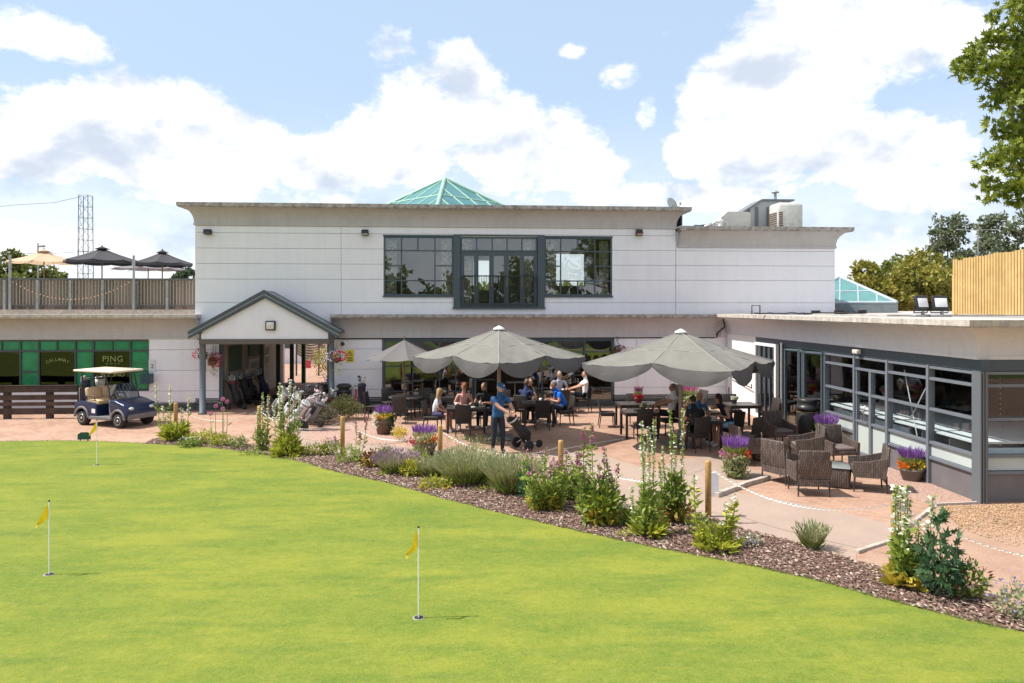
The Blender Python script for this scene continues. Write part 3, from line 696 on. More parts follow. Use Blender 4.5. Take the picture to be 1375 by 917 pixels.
# terrace railing: posts, rails, light bars with weathered boards behind
rl = thing('terrace_railing', 'weathered balustrade of grey posts and light bars along the roof terrace', 'railing', (X(100), YW+.55, 3.55))
RY = YW+.55; zr0, zr1 = Z(100, 412, RY), Z(100, 373.5, RY)
b = MB(); b.bb(sx0, xL-.03, RY-.04, RY+.05, zr1-.07, zr1); b.bb(sx0, xL-.03, RY-.02, RY+.02, zr0+.03, zr0+.07); b.build('rail', mat('rail_dark', (.14, .14, .14), .6, var=.4, vs=4), rl, True)
k = 0; xx = X(262)-.05
b = MB()
while xx > sx0:
    if k: b = MB().bb(xx-.045, xx+.045, RY-.06, RY+.04, 3.62, zr1-.075); b.build('post', galv, rl, True)
    xx -= 1.14; k += 1
b = MB(); xx = xL-.06; rs = random.Random(9)
while xx > sx0: b.bb(xx-.009, xx+.009, RY-.01, RY+.01, zr0+.07, zr1-.07); xx -= .115
b.build('bars', mat('bar_cream', (.42, .38, .33), .6), rl, True)
b = MB(); xx = xL-.05
while xx > sx0:
    w = .13; b.bb(xx-w+.008, xx, RY+.16, RY+.18, 3.58, zr1-.03+rs.uniform(-.008, .008)); xx -= w
b.build('boards', mat('weathered_board', (.27, .21, .175), .9, island=.28, dirt=.3), rl, True)
for (px, lab) in ((14, 'slim grey pole at the far left end of the terrace railing'), (180, 'slim grey pole on the railing beneath the dark terrace parasols')):
    x_ = X(px, Y=RY-.1); p = MB().tube([(0, 0, 0), (0, 0, 2.0)], .045, 8).build('light_pole', galv); p.location = (x_, RY-.12, 3.62); tag(p, lab, 'pole', 'poles for the string lights')
b = MB(); xa, xb_ = X(14, Y=RY-.12), X(180, Y=RY-.12); pts = []
for i in range(33):
    t = i/32; pts.append((xa+(xb_-xa)*t+0, RY-.2, 4.75-1.15*4*t*(1-t)*.62+ (0)))
b.tube(pts, .006, 4); 
for p in pts[1:-1]: b.ball((p[0], p[1], p[2]-.03), .022, 6, mi=1)
tag(b.build('string_lights', [black, mat('bulb_amber', (.75, .45, .25), .3)]), 'string of small amber bulbs sagging across the terrace railing', 'string lights')

# ------------------------------------------------------------ porch
PY = 25.35
pc = thing('porch', 'gabled white porch with dark metal roof edges on round columns', 'porch', (X(357, Y=PY), PY, 0))
def XP(px): return X(px, Y=PY)
def ZP(py): return Z(357, py, PY)
ax, az = XP(357), ZP(390); lx, lzv = XP(256), ZP(445); rx = XP(457)
b = MB()
th = .10
for (ex, s) in ((lx, -1), (rx, 1)):
    d = Vector((ex-ax, 0, lzv-az)).normalized(); n = Vector((-d.z*s*1, 0, abs(d.x)))
    pts = [(ax, az), (ex, lzv), (ex, lzv-.07), (ax, az-.09)]
    b.prism(pts, PY-.22, YW+.0)
b.build('roof', mat('porch_roof_metal', (.08, .10, .115), .45, var=.2, vs=4), pc, True)
for (ex) in (lx, rx):
    b = MB()
    for (o1, o2, yy, mi) in ((.02, -.10, PY-.26, 0), (-.115, -.15, PY-.25, 1), (-.16, -.25, PY-.24, 0)):
        b.prism([(ax, az+o1), (ex, lzv+o1), (ex, lzv+o2), (ax, az+o2)], yy, yy+.05+mi*.0, mi=mi)
    b.build('barge_board', [slate, galv], pc, True)
b = MB(); b.prism([(ax, az-.27), (lx+.40, 2.64+.22), (lx+.40, 2.62), (rx-.40, 2.62), (rx-.40, 2.64+.22)], PY-.12, PY-.02); b.build('gable', stucco, pc, True)
b = MB(); b.bb(lx+.34, rx-.34, PY-.16, PY+.04, 2.44, 2.618); b.bb(lx+.10, lx+.33, PY-.2, YW-.03, 2.80, 2.9); b.bb(rx-.33, rx-.1, PY-.2, YW-.03, 2.80, 2.9); b.build('beam', mat('beam_brown', (.12, .10, .09), .7), pc, True)
for px in (272, 445):
    MB().lathe([(.15, 0), (.15, .06), (.105, .08), (.105, 2.80), (.13, 2.82), (.13, 2.86)], 18, (XP(px), PY-.0, 0)).build('column', mat('column_grey', (.12, .145, .17), .5, var=.15, vs=3), pc, True)
def wall_light(px, py, w, h, m, label, Y=YW, lens=None):
    x_ = X(px, Y=Y); z_ = Z(px, py, Y)
    t = thing('wall_light', label, 'light', (x_, Y, z_), 0, 'floodlights on the clubhouse wall')
    b = MB(); b.rbox((0, -.16, 0), (w, .16, h), .015, M=Matrix.Rotation(R(-25), 4, 'X')); b.build('housing', black, t)
    b = MB(); b.rbox((0, -.24, -.02), (w*.86, .03, h*.8), .008, M=Matrix.Rotation(R(-25), 4, 'X')); b.build('lens', m, t)
    b = MB(); b.bb(-.03, .03, -.12, 0, -.03, .03); b.build('bracket', black, t)
wall_light(281, 312, .28, .15, mat('lens_dark', (.05, .05, .055), .2), 'small black floodlight near the left corner of the upper wall')
wall_light(491, 313, .25, .19, mat('lens_grey', (.35, .32, .28), .2), 'grey floodlight just left of the upstairs windows')
wall_light(857, 313, .25, .21, mat('lens_rust', (.55, .28, .12), .5), 'rusty orange floodlight right of the upstairs windows')
t = thing('porch_light', 'square black framed lantern in the middle of the porch gable', 'light', (XP(365), PY-.12, ZP(437)))
MB().rbox((0, -.05, 0), (.34, .10, .33), .02).build('frame', black, t); MB().rbox((0, -.11, 0), (.26, .03, .25), .01).build('glass', mat('lamp_glass', (.6, .58, .52), .15), t)
t = thing('security_camera', 'small white dome camera beside the right porch column', 'camera', (X(461), YW, Z(461, 460)))
MB().rbox((0, -.05, .0), (.12, .1, .12), .02).build('mount', white_p, t); MB().ball((.0, -.13, -.04), .075).build('dome', mat('dome_dark', (.06, .06, .07), .1), t)
b = MB(); b.bb(-.14, .14, -.02, -.003, -.22, .22); b.prism([(-.11, .02), (.11, .02), (0, .19)], -.026, -.021, mi=1); b.bb(-.1, .1, -.026, -.021, -.17, -.13, mi=1); b.bb(-.1, .1, -.026, -.021, -.09, -.05, mi=1)
b.prism([(-.07, .045), (.07, .045), (0, .15)], -.030, -.0265, mi=0); b.bb(-.012, .012, -.034, -.0305, .065, .12, mi=1)
o = b.build('warning_sign', [mat('sign_yellow', (.75, .6, .02), .5), mat('ink', (.05, .06, .09))]); o.location = (X(470), YW, Z(470, 478)); tag(o, 'small yellow warning sign on the wall right of the porch', 'sign')

# ------------------------------------------------------------ conservatory wing on the right
NX, NY, SL = 9.76, 12.79, .02
cv = thing('conservatory_wing', 'glazed single storey wing with grey frames and a pale coping', 'building', (NX, NY, 0), -SL)
def V(px):
    d = pdir(px, 500); t = (NX-SL*NY)/(d.x-SL*d.y); return t*d.y-NY
CL = 13.45; CW = 15.0
mu = [1107, 1147, 1191, 1246]
yv = {p: V(p) for p in (968, 1015, 1018, 1043, 1053, 1062, 1075, 1090, 1107, 1110, 1147, 1168, 1191, 1246)}
prof_c = cavetto(2.72, 3.33, .5, 0, 3.5); 
b = MB(); b.sweep([(0, CL), (0, 0), (CW, 0)], prof_c); b.build('cornice', mat('cornice_wing', (.66, .64, .66), .8, bump=.4, bs=60, streak=.08), cv)
b = MB(); b.sweep([(0, CL), (0, 0), (CW, 0)], cop_prof(.5, 3.33, 3.48)); b.build('coping', coping_w, cv)
b = MB(); b.bb(.3, CW, .3, CL-.02, 3.05, 3.44); b.build('roof', roofm, cv)
b = MB(); b.bb(3, CW+12, 8.0, 30, 3.445, 3.5); b.build('roof_behind', roofm, cv)
b = MB(); b.bb(12, CW+12, 8.0, 30, 0, 3.44); b.build('wall_behind', stucco, cv)
# walls and panels
b = MB(); b.bb(.0, .25, yv[1015], CL-.02, 0, 2.72); b.build('wall', mat('wall_white', (.82, .81, .8), .7, bump=.3, bs=50), cv)
for (a, c, ax_) in ((0, yv[1107], 'Y'),):
    pass
dp = mat('panel_frosted', (.52, .58, .56), .35, var=.12, vs=1)
def gface(t0, t1, side):     # base panel, frosted panel and glass of a stretch of wall
    out = []
    for (z0, z1, th, kind) in ((.0, .52, .05, 'b'), (.60, .84, .03, 'f'), (.92, 2.45, .01, 'g')):
        if side == 'L': out.append((kind, (.05, .05+th, t0, t1, z0, z1)))
        else: out.append((kind, (t0, t1, .05, .05+th, z0, z1)))
    return out
segL = [(0.12, yv[1246]), (yv[1246], yv[1191]), (yv[1191], yv[1147]), (yv[1147], yv[1107])]
segR = [(0.12, 1.9), (1.9, 3.8), (3.8, 5.7), (5.7, 7.6), (7.6, 9.5), (9.5, 11.4), (11.4, 13.2), (13.2, 15)]
wn_i = 0
for side, segs in (('L', segL), ('R', segR)):
    for si, (t0, t1) in enumerate(segs):
        isdoor = side == 'L' and si == 2
        f = MB()
        def fb(a0, a1, z0, z1, d0=.0, d1=.10):
            if side == 'L': f.bb(d0, d1, a0, a1, z0, z1)
            else: f.bb(a0, a1, d0, d1, z0, z1)
        fb(t1-.04, t1+.04, .0, 2.5, -.02, .12)
        if side == 'R' or si: pass
        hz = [.56, .88, 1.58, 2.22, 2.46]
        if isdoor: hz = [.08, .88, 1.58, 2.18, 2.46]
        for h in hz: fb(t0+.04, t1-.04, h-.028, h+.028)
        if isdoor: fb((t0+t1)/2-.045, (t0+t1)/2+.045, .05, 2.15, -.008, .108); fb(t0+.051, t0+.10, .12, 2.13, .01, .09); fb(t1-.10, t1-.051, .12, 2.13, .01, .09)
        fr = f.build('door' if isdoor else 'window', slate_l, cv)
        b1 = MB(); b1_ = gface(t0+.03, t1-.03, side)
        for kind, bx in b1_:
            if isdoor and kind == 'b': bx = bx[:4]+(.12, .86); kind = 'f'
            elif isdoor and kind == 'f': continue
            q = MB(); q.bb(*bx); q.build({'b': 'base_panel', 'f': 'frosted_panel', 'g': 'pane'}[kind], {'b': base_p, 'f': dp, 'g': glass_mat('wing_glass', (.93, .96, .96), base=.0)}[kind], fr)
        if isdoor:
            q = MB(); y_ = (t0+t1)/2+.12; q.tube([(-.01, y_, .95), (-.09, y_, .95), (-.09, y_, 1.3), (-.01, y_, 1.3)], .016, 6); q.build('handle', chrome, fr)
b = MB(); b.bb(-.03, .12, .10-.22, .10+.02, 0, 2.5); 
for k in range(3): b.bb(-.045+k*.05, -.02+k*.05, -.14, -.125, 0, 2.5)
b.build('corner_post', mat('corner_grey', (.13, .145, .16), .4), cv)
b = MB(); b.bb(-.01, .2, -.10, yv[1053], 2.505, 2.72); b.bb(-.01+.22, CW, -.01, .2, 2.505, 2.72); b.bb(-.01, .2, yv[1053], yv[1015], 2.56, 2.72); b.build('beam', slate, cv)
# folding doors standing half open, and the white framed one beyond
for i, (p0, p1, m_) in enumerate(((1107, 1090, slate), (1090, 1075, slate), (1075, 1064, slate))):
    f = MB(); a, c = V(p0), V(p1); sgn = (-1)**i; tilt = .22
    d0 = (-.02 if i % 2 == 0 else -.02-tilt); d1 = (-.02-tilt if i % 2 == 0 else -.02)
    def q4(t, w, z0, z1):
        yy = a+(c-a)*t; xx = d0+(d1-d0)*t; f.bb(xx-.035, xx+.035, yy-w/2, yy+w/2, z0, z1)
    q4(.06, .08, .03, 2.5); q4(.94, .08, .03, 2.5)
    f.tube([(d0, a, .1), (d1, c, .1)], .05, 4); f.tube([(d0, a, 2.44), (d1, c, 2.44)], .05, 4)
    fr = f.build('folding_door', m_, cv)
    pn = MB(); pn.add([(d0-.004, a, .12), (d1-.004, c, .12), (d1-.004, c, 2.42), (d0-.004, a, 2.42), (d0+.004, a, .12), (d1+.004, c, .12), (d1+.004, c, 2.42), (d0+.004, a, 2.42)], [(0, 1, 2, 3), (4, 7, 6, 5), (0, 4, 5, 1), (1, 5, 6, 2), (2, 6, 7, 3), (3, 7, 4, 0)]); pn.build('pane', glass, fr)
f = MB(); a, c = V(1044), V(1015); wf_ = mat('white_frame', (.8, .8, .8), .4)
f.bb(-.06, .04, a, a+.13, 0.02, 2.55); f.bb(-.06, .04, c-.1, c, .02, 2.55); f.bb(-.06, .04, a+.13, c-.1, 2.45, 2.55); f.bb(-.06, .04, a+.13, c-.1, .02, .14)
fr = f.build('white_door', wf_, cv)
for k in (1, 2, 3): q = MB(); y_ = a+.13+(c-a-.23)*k/4; q.bb(-.05, .03, y_-.03, y_+.03, .14, 2.45); q.build('mullion', slate, fr)
MB().bb(-.012, -.004, a+.13, c-.1, .14, 2.45).build('pane', glass, fr)
b = MB(); b.tube([(-.08, V(1053), 0), (-.08, V(1053), 2.62)], .05, 8); b.build('down_pipe', galv, cv)
b = MB(); b.tube([(-.12, V(983), .1), (-.12, V(983), .75)], .025, 6); b.tube([(-.1, V(975), 1.25), (-.1, V(1013), .95), (-.1, V(1013), 1.1)], .018, 6); b.build('handrail', blackm, cv)
b = MB(); b.rbox((-.12, yv[1191]+1.1, 2.62), (.12, .22, .1), .01); b.build('emergency_light', mat('lamp_cream', (.6, .58, .5), .4), cv)
# inside: tables under white cloths, a dark rear wall, some chairs
b = MB(); b.bb(.3, CW-.2, .3, CL-.3, .0, .03); b.build('interior_floor', mat('floor_wood', (.28, .17, .11), .5, var=.3, vs=2), cv)
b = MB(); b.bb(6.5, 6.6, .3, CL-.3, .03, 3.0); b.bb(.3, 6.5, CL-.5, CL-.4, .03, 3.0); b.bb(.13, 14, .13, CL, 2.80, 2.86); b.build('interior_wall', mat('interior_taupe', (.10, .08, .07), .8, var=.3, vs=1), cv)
cloth = mat('white_cloth', (.78, .79, .82), .8)
b = MB(); b.bb(.16, 2.2, 2.6, 6.0, 1.06, 1.10); b.bb(.16, 6.0, .25, 2.6, 1.065, 1.105); b.build('display_ledge', cloth, cv)
b = MB()
for k in range(5): b.bb(.35, 2.1, 1.3+k*.9, 1.33+k*.9, .03, .975)
b.bb(.3, .36, 2.6, 6.0, .5, .975); b.bb(.37, 6.0, .25, .31, .5, .98); b.build('ledge_frame', cloth, cv)
b = MB(); mi = 0
for i in range(3):
    for j in range(4):
        cx, cy = 2.0+i*1.5, 2+j*2.6; b.rbox((cx, cy, .74), (.85, .85, .04), mi=1); b.tube([(cx, cy, .03), (cx, cy, .72)], .04)
        for s in (-1, 1): b.rbox((cx, cy+s*.65, .45), (.42, .42, .05), mi=0); b.rbox((cx, cy+s*.85, .70), (.4, .04, .45), mi=0)
b.build('interior_tables', [mat('rattan_dark', (.035, .028, .025), .6), cloth], cv)
b = MB()
for i in range(9): b.tube([(.6+i*.55, .2, 2.4), (.6+i*.55+.0, .2, 1.0+.2*(i % 2))], .003, 4)
for i in range(9):
    for k in range(14): b.ball((.6+i*.55, .2, 2.35-k*.1), .008, 5, mi=1)
b.build('fairy_lights', [black, mat('fairy_bulb', (.85, .8, .7), .3)], cv)
b = MB(); b.tube([(.16, V(1205), 2.3), (.16, V(1222), .9)], .012, 5); b.tube([(.16, V(1243), 2.3), (.16, V(1215), 1.3)], .012, 5); b.build('blind_cord', white_p, cv)
# ------------------------------------------------------------ roof things
def pyramid(name, label, c, r, h, a0, curb, gcol, fcol, nrib=5):
    t = thing(name, label, 'skylight', c, a0)
    P = [Vector((r*math.cos(k*PI/2), r*math.sin(k*PI/2), curb)) for k in range(4)]; A = Vector((0, 0, curb+h))
    g_ = MB(); g_.add([p for p in P]+[A], [(0, 1, 4), (1, 2, 4), (2, 3, 4), (3, 0, 4), (3, 2, 1, 0)]); g_.build('glazing', gcol, t)
    f = MB()
    for k in range(4):
        p, q = P[k], P[(k+1) % 4]; f.tube([p, A], .085, 6); f.tube([p, q], .07, 6)
        f.tube([p.lerp(A, .42), q.lerp(A, .42)], .04, 5)
        for j in range(1, nrib+1):
            s = j/(nrib+1); bpt = p.lerp(q, s); tt = 1-abs(2*s-1); m_ = p.lerp(q, .5)
            # rib runs up the slope parallel to the fall line until it meets the hip
            f.tube([bpt, bpt+(A-m_)*tt*.99], .035, 5)
    f.build('glazing_bars', fcol, t)
    b = MB(); pr = [(p.x*1.02, p.y*1.02) for p in P]; b.prism(pr, 0, curb-.01, axis='Z'); b.build('kerb', mat('lead_grey', (.16, .19, .21), .6, var=.2, vs=5), t)
    return t
sg = mat('skylight_teal', (.07, .22, .22), .3, var=.25, vs=1.2, spec=.5)
pyramid('skylight', 'green framed pyramid skylight rising above the middle of the clubhouse roof', (DP(597, 275, 31).x, 31.3, 7.42), 4.0, 1.85, R(-93), .12, sg, mat('copper_green', (.33, .52, .42), .6, var=.2, vs=3))
pyramid('skylight', 'blue glazed pyramid skylight on the low roof right of the clubhouse', (DP(1128, 400, 33).x, DP(1128, 400, 33).y, 3.52), 3.1, 1.2, R(-74), .42, mat('skylight_blue', (.10, .25, .25), .3, var=.2, vs=1.5, spec=.5), mat('alu_blue', (.38, .46, .5), .4, var=.1))
ry = YW+2.0
def XR(px, Y=ry): return X(px, Y=Y)
def ZR(py, Y=ry): return Z(1000, py, Y)
rz0 = ztop2-.05
t = thing('air_conditioning_unit', 'weathered white air conditioning unit with rounded top on the roof', 'air conditioner', (XR(1055), ry, rz0))
w = (XR(1072)-XR(1037))/2; h = ZR(273)-rz0
b = MB(); b.rbox((0, 0, h/2), (2*w, .9, h), .14); b.build('casing', mat('ac_white', (.55, .55, .52), .6, var=.2, vs=4, dirt=.35), t)
b = MB(); 
for k in range(9): b.bb(-w-.012, -w+.02, -.35, .35, .15+k*.085, .2+k*.085)
for k in range(9): b.bb(-w+.06, -w+.22, -.465, -.44, .15+k*.085, .2+k*.085)
b.build('louvre', mat('louvre_brown', (.12, .07, .05), .7), t)
b = MB(); b.ball((w+.0, -.2, .35), (.05, .08, .08), 6); b.build('valve', black, t)
t = thing('plant_housing', 'tall grey metal plant housing with a sloping roof beside the air conditioner', 'plant housing', (XR(1018, ry+1.2), ry+1.2, rz0))
x0_, x1_ = XR(1001, ry+1.2)-t.location[0], XR(1040, ry+1.2)-t.location[0]; h = ZR(272, ry+1.2)-rz0
MB().prism([(x0_-.0, 0), (x1_+.3, 0), (x1_+.3, h), (x0_+.5, h), (x0_, h-.3)], -.5, .5).build('casing', mat('housing_grey', (.40, .42, .43), .5, metal=.2, dirt=.3), t)
MB().prism([(x0_-.5, h-.62), (x0_-.5, h-.55), (x0_+.48, h+.07), (x1_+.6, h+.07), (x1_+.6, h+.01), (x0_+.5, h+.0)], -.6, .6).build('roof', mat('housing_dark', (.16, .17, .18), .6), t)
b = MB()
for k in (0, 1): b.bb(x0_+.2+k*.5, x0_+.35+k*.5, -.52, -.505, .1, h-.25)
b.build('louvre', mat('housing_dark', (.16, .17, .18)), t)
t = thing('flue', 'thin metal flue pipe with a flat cap above the plant housing', 'flue', (XR(1041, ry+1.3), ry+1.3, rz0+.1))
MB().tube([(0, 0, 0), (0, 0, ZR(258, ry+1.3)-rz0-.1)], .06, 10).build('pipe', galv, t); MB().lathe([(.15, 0), (.16, .04), (.02, .1)], 12, (0, 0, ZR(258, ry+1.3)-rz0-.12)).build('cap', galv, t)
t = thing('ventilation_duct', 'pale boxy ventilation duct lying on the roof between pipes', 'duct', (XR(985), ry+.2, rz0))
b = MB(); xa, xb = XR(966)-t.location[0], XR(1006)-t.location[0]; h = ZR(285)-rz0
b.prism([(xa, .1), (xb, .1), (xb, h-.02), (xb-.15, h), (xa+.3, h), (xa, h-.25)], -.35, .35); b.build('casing', mat('duct_pale', (.6, .57, .52), .5, dirt=.3, var=.1), t)
MB().bb(xa+.2, xb+1.0, -.75, -.6, 0.0, .22).build('support_beam', mat('beam_blue', (.16, .2, .24), .5), t)
t = thing('roof_vent', 'short white vent pipe with a cowl at the left end of the duct', 'vent pipe', (XR(967, ry-.8), ry-.8, rz0))
MB().tube([(0, 0, 0), (0, 0, .42)], .07, 10).build('pipe', white_p, t); MB().lathe([(.11, .40), (.11, .5), (.04, .54)], 12).build('cowl', white_p, t)
b = MB()
for k in range(3): 
    x_ = XR(944+k*6, ry-.5); b.tube([(x_, ry-.5, rz0), (x_+.05, ry-.5, rz0+.25+k*.08), (x_+.35, ry-.5, rz0+.38+k*.07), (x_+.6, ry-.5, rz0+.32+k*.06), (x_+.62, ry-.3, rz0+.02)], .045, 7)
b.bb(XR(940, ry+.6), XR(948, ry+.6), ry+.4, ry+.8, rz0, rz0+.45, mi=1); b.bb(XR(950, ry+.6), XR(958, ry+.6), ry+.4, ry+.8, rz0, rz0+.4)
b.bb(XR(932, ry+1), XR(975, ry+1), ry+.95, ry+1.05, rz0+.38, rz0+.5, mi=1)
tag(b.build('roof_pipework', [chrome, slate]), 'cluster of silver lagged pipes curling out of the roof', 'pipes')
t = thing('satellite_dish', 'small grey satellite dish on the edge of the upper roof', 'satellite dish', (X(901, Y=YW+.8), YW+.8, 7.4))
Mt = Matrix.Rotation(R(32), 4, 'Z') @ Matrix.Rotation(R(70), 4, 'X')
MB().lathe([(.01, .0), (.16, .015), (.27, .06), (.275, .07), (.16, .03), (.01, .015)], 20, (0, 0, .33), M=Mt).build('dish', mat('dish_grey', (.42, .42, .43), .5), t)
MB().tube([(0, 0, 0), (0, 0, .3)], .025, 8).tube([(0, 0, .3), (.30, -.1, .25), (.34, -.1, .33)], .012, 6).rbox((.34, -.1, .36), (.06, .06, .1), .01).build('mount', galv, t)
p = DP(1015, 417, 24); b = MB(); s = .14
b.tube([(-s, 0, 0), (-s, 0, .30), (s, 0, .30), (s, 0, 0)], .025, 6); o = b.build('roof_bracket', blackm); o.location = (p.x, p.y, 3.48); tag(o, 'small black square metal hoop on the pale roof edge', 'bracket')
b = MB(); rs = random.Random(3); p0 = DP(1010, 420, 22); p1 = DP(1165, 418, 22)
b.tube([p0.lerp(p1, i/24)+Vector((0, rs.uniform(-.3, .3), -p0.lerp(p1, i/24).z+3.52+rs.uniform(0, .03))) for i in range(25)], .022, 5)
for i in (0, 1, 2): b.rbox(p0.lerp(p1, .55+i*.2)+Vector((0, 0, -p0.z+3.56)), (.25, .12, .08), .01)
tag(b.build('roof_cable', black), 'loose black cable and junction boxes lying along the flat roof', 'cable')
for (px, a, lab) in ((1237, R(14), 'left one of the pair of floodlights on the low roof'), (1262, R(-4), 'right one of the pair of floodlights on the low roof')):
    p = DP(px, 424, 16.5); t = thing('floodlight', lab, 'floodlight', (p.x, p.y, 3.47), a, 'pair of floodlights on the roof')
    Mx = Matrix.Rotation(R(-12), 4, 'X')
    MB().rbox((0, 0, .34), (.36, .08, .36), .02, M=Mx).build('housing', black, t); MB().rbox((0, -.05, .355), (.28, .012, .21), .004, M=Mx).build('lens', mat('flood_lens', (.75, .76, .78), .25), t)
    MB().tube([(-.2, 0, .30), (-.2, .02, .12), (.2, .02, .12), (.2, 0, .30)], .015, 6).build('bracket', blackm, t); MB().rbox((.0, 0, .05), (.5, .16, .06), .01).rbox((.05, 0, .1), (.06, .06, .1), .01).build('base', galv, t)
fen = thing('timber_screen', 'new orange timber screen of upright slats standing on the low roof', 'fence', (DP(1280, 420, 21).x, DP(1280, 420, 21).y, 3.5))
A = DP(1281, 420, 21); B_ = DP(1375, 420, 18.5); dv = (B_-A); dv.z = 0; dv.normalize(); an = math.atan2(dv.y, dv.x)
b = MB(); rs = random.Random(2)
for k in range(58):
    p = A+dv*(k*.103); top = 3.5+1.62+.16*k/30 + rs.uniform(-.03, .02); b.box((p.x, p.y, (3.52+top)/2), (.074, .025, top-3.52), an)
b.build('slats', mat('new_timber', (.60, .39, .15), .75, island=.12, var=.2, vs=3), fen, True)
b = MB()
for z_ in (3.9, 4.8): m_ = A+dv*3; b.box((m_.x-dv.y*.055, m_.y+dv.x*.055, z_), (6.0, .04, .09), an)
b.box((A.x+.12, A.y+.14, 4.1), (.09, .09, 1.2), an)
b.build('rail', mat('new_timber', (.60, .39, .15)), fen, True)

# ------------------------------------------------------------ lattice mast and lamp posts in the distance
mast = thing('lattice_mast', 'tall steel lattice mast far behind the terrace', 'mast', (DP(115, 400, 80).x, DP(115, 400, 80).y, 0))
b = MB(); H = 3.7+151*80/950; w0, w1 = .62, .50
L4 = [(-1, -1), (1, -1), (1, 1), (-1, 1)]
for (sx_, sy_) in L4: b.tube([(sx_*w0, sy_*w0, 0), (sx_*w1, sy_*w1, H)], .05, 5)
n = 13
for k in range(n):
    z0_, z1_ = H*k/n, H*(k+1)/n; wa_ = w0+(w1-w0)*k/n
    for i in range(4):
        p, q = L4[i], L4[(i+1) % 4]; b.tube([(p[0]*wa_, p[1]*wa_, z0_), (q[0]*wa_, q[1]*wa_, z1_)], .02, 4); b.tube([(p[0]*wa_, p[1]*wa_, z1_), (q[0]*wa_, q[1]*wa_, z1_)], .02, 4)
b.build('lattice', mat('mast_steel', (.22, .25, .30), .5), mast)
b = MB(); top = Vector((mast.location.x-.5, mast.location.y, H-.1)); b.tube([top, top+Vector((-4, 2, -.45)), DP(20, 275, 84), DP(-300, 310, 86)], .03, 4); b.tube([DP(119, 337, 80), DP(60, 341, 82), DP(-200, 330, 84)], .03, 4)
b.tube([top, Vector((top.x-.55, top.y, 3))], .02, 4)
b.build('guy_wire', mat('mast_steel', (.22, .25, .30)), mast, True)
p = DP(51, 420, 60); t = thing('lamp_post', 'slim lamp post rising behind the cream terrace parasol', 'lamp post', (p.x, p.y, 0)); hh = 3.7+87*60/950
MB().tube([(0, 0, 0), (0, 0, hh)], .07, 6).build('pole', galv, t); MB().rbox((.3, 0, hh-.25), (.5, .3, .18), .04).tube([(0, 0, hh-.15), (.3, 0, hh-.2)], .04, 5).build('lamp', galv, t)
p = DP(1313, 420, 50); t = thing('lamp_post', 'grey street lamp with a crossarm in front of the tall dark trees', 'lamp post', (p.x, p.y, 0)); hh = 3.7+105*50/950
MB().tube([(0, 0, 0), (0, 0, hh)], .055, 6).build('pole', galv, t); MB().tube([(-1.3, 0, hh), (1.4, 0, hh)], .025, 5).rbox((-1.3, 0, hh), (.5, .25, .07), .03).rbox((1.3, 0, hh), (.5, .25, .07), .03).build('crossarm', galv, t)
# ------------------------------------------------------------ furniture
rattan = mat('rattan_dark_brown', (.040, .031, .028), .55, var=.35, vs=40, bump=.5, bs=120)
def mk_weave():
    m = bpy.data.materials.new('wicker_weave'); m.use_nodes = True; N = m.node_tree.nodes; L = m.node_tree.links; b = N['Principled BSDF']; b.inputs['Roughness'].default_value = .5
    t = N.new('ShaderNodeTexCoord'); s = N.new('ShaderNodeSeparateXYZ'); L.new(t.outputs['Object'], s.inputs[0])
    a = N.new('ShaderNodeMath'); a.operation = 'ADD'; L.new(s.outputs[0], a.inputs[0]); L.new(s.outputs[1], a.inputs[1])
    c = N.new('ShaderNodeCombineXYZ'); L.new(s.outputs[2], c.inputs[0]); L.new(a.outputs[0], c.inputs[1])
    br = N.new('ShaderNodeTexBrick'); L.new(c.outputs[0], br.inputs['Vector']); br.inputs['Scale'].default_value = 1; br.inputs['Brick Width'].default_value = .115; br.inputs['Row Height'].default_value = .042
    br.inputs['Mortar Size'].default_value = .007; br.inputs['Mortar Smooth'].default_value = .6
    br.inputs['Color1'].default_value = (.165, .125, .108, 1); br.inputs['Color2'].default_value = (.085, .063, .055, 1); br.inputs['Mortar'].default_value = (.035, .026, .022, 1)
    L.new(br.outputs['Color'], b.inputs['Base Color']); bp = N.new('ShaderNodeBump'); bp.inputs['Strength'].default_value = .8; bp.inputs['Distance'].default_value = -.01; L.new(br.outputs['Fac'], bp.inputs['Height']); L.new(bp.outputs[0], b.inputs['Normal'])
    return m
weave = mk_weave()
cush = mat('cushion_taupe', (.17, .13, .125), .9, var=.15, vs=8)
tablem = mat('table_dark_slats', (.075, .068, .066), .35, var=.25, vs=10)
CHG = 'dark rattan dining chairs on the patio'
def make_chair():
    t = thing('dining_chair', '', 'chair', (0, 0, 0), 0, CHG)
    b = MB(); b.rbox((0, 0, .45), (.46, .46, .05), .02); b.build('seat', rattan, t)
    M = Matrix.Rotation(R(-9), 4, 'X'); b = MB(); b.rbox((0, .245, .70), (.46, .035, .44), .015, M=M); b.build('backrest', rattan, t)
    b = MB(); b.bb(-.2, .2, -.2, .2, .36, .42); b.build('seat_frame', rattan, t)
    for sx_ in (-1, 1):
        MB().tube([(sx_*.20, -.2, .43), (sx_*.205, -.215, 0)], [.021, .015], 6).build('leg', rattan, t)
        MB().tube([(sx_*.20, .2, .43), (sx_*.205, .26, 0)], [.021, .015], 6).build('leg', rattan, t)
    return t
proto = make_chair(); usedc = [False]
def chair(px, py, rz, label, loc=None):
    p = loc or G(px, py)
    if not usedc[0]: proto.location = p; proto.rotation_euler = (0, 0, R(rz)); proto['label'] = label; usedc[0] = True; return proto
    return dup(proto, p, R(rz), label)
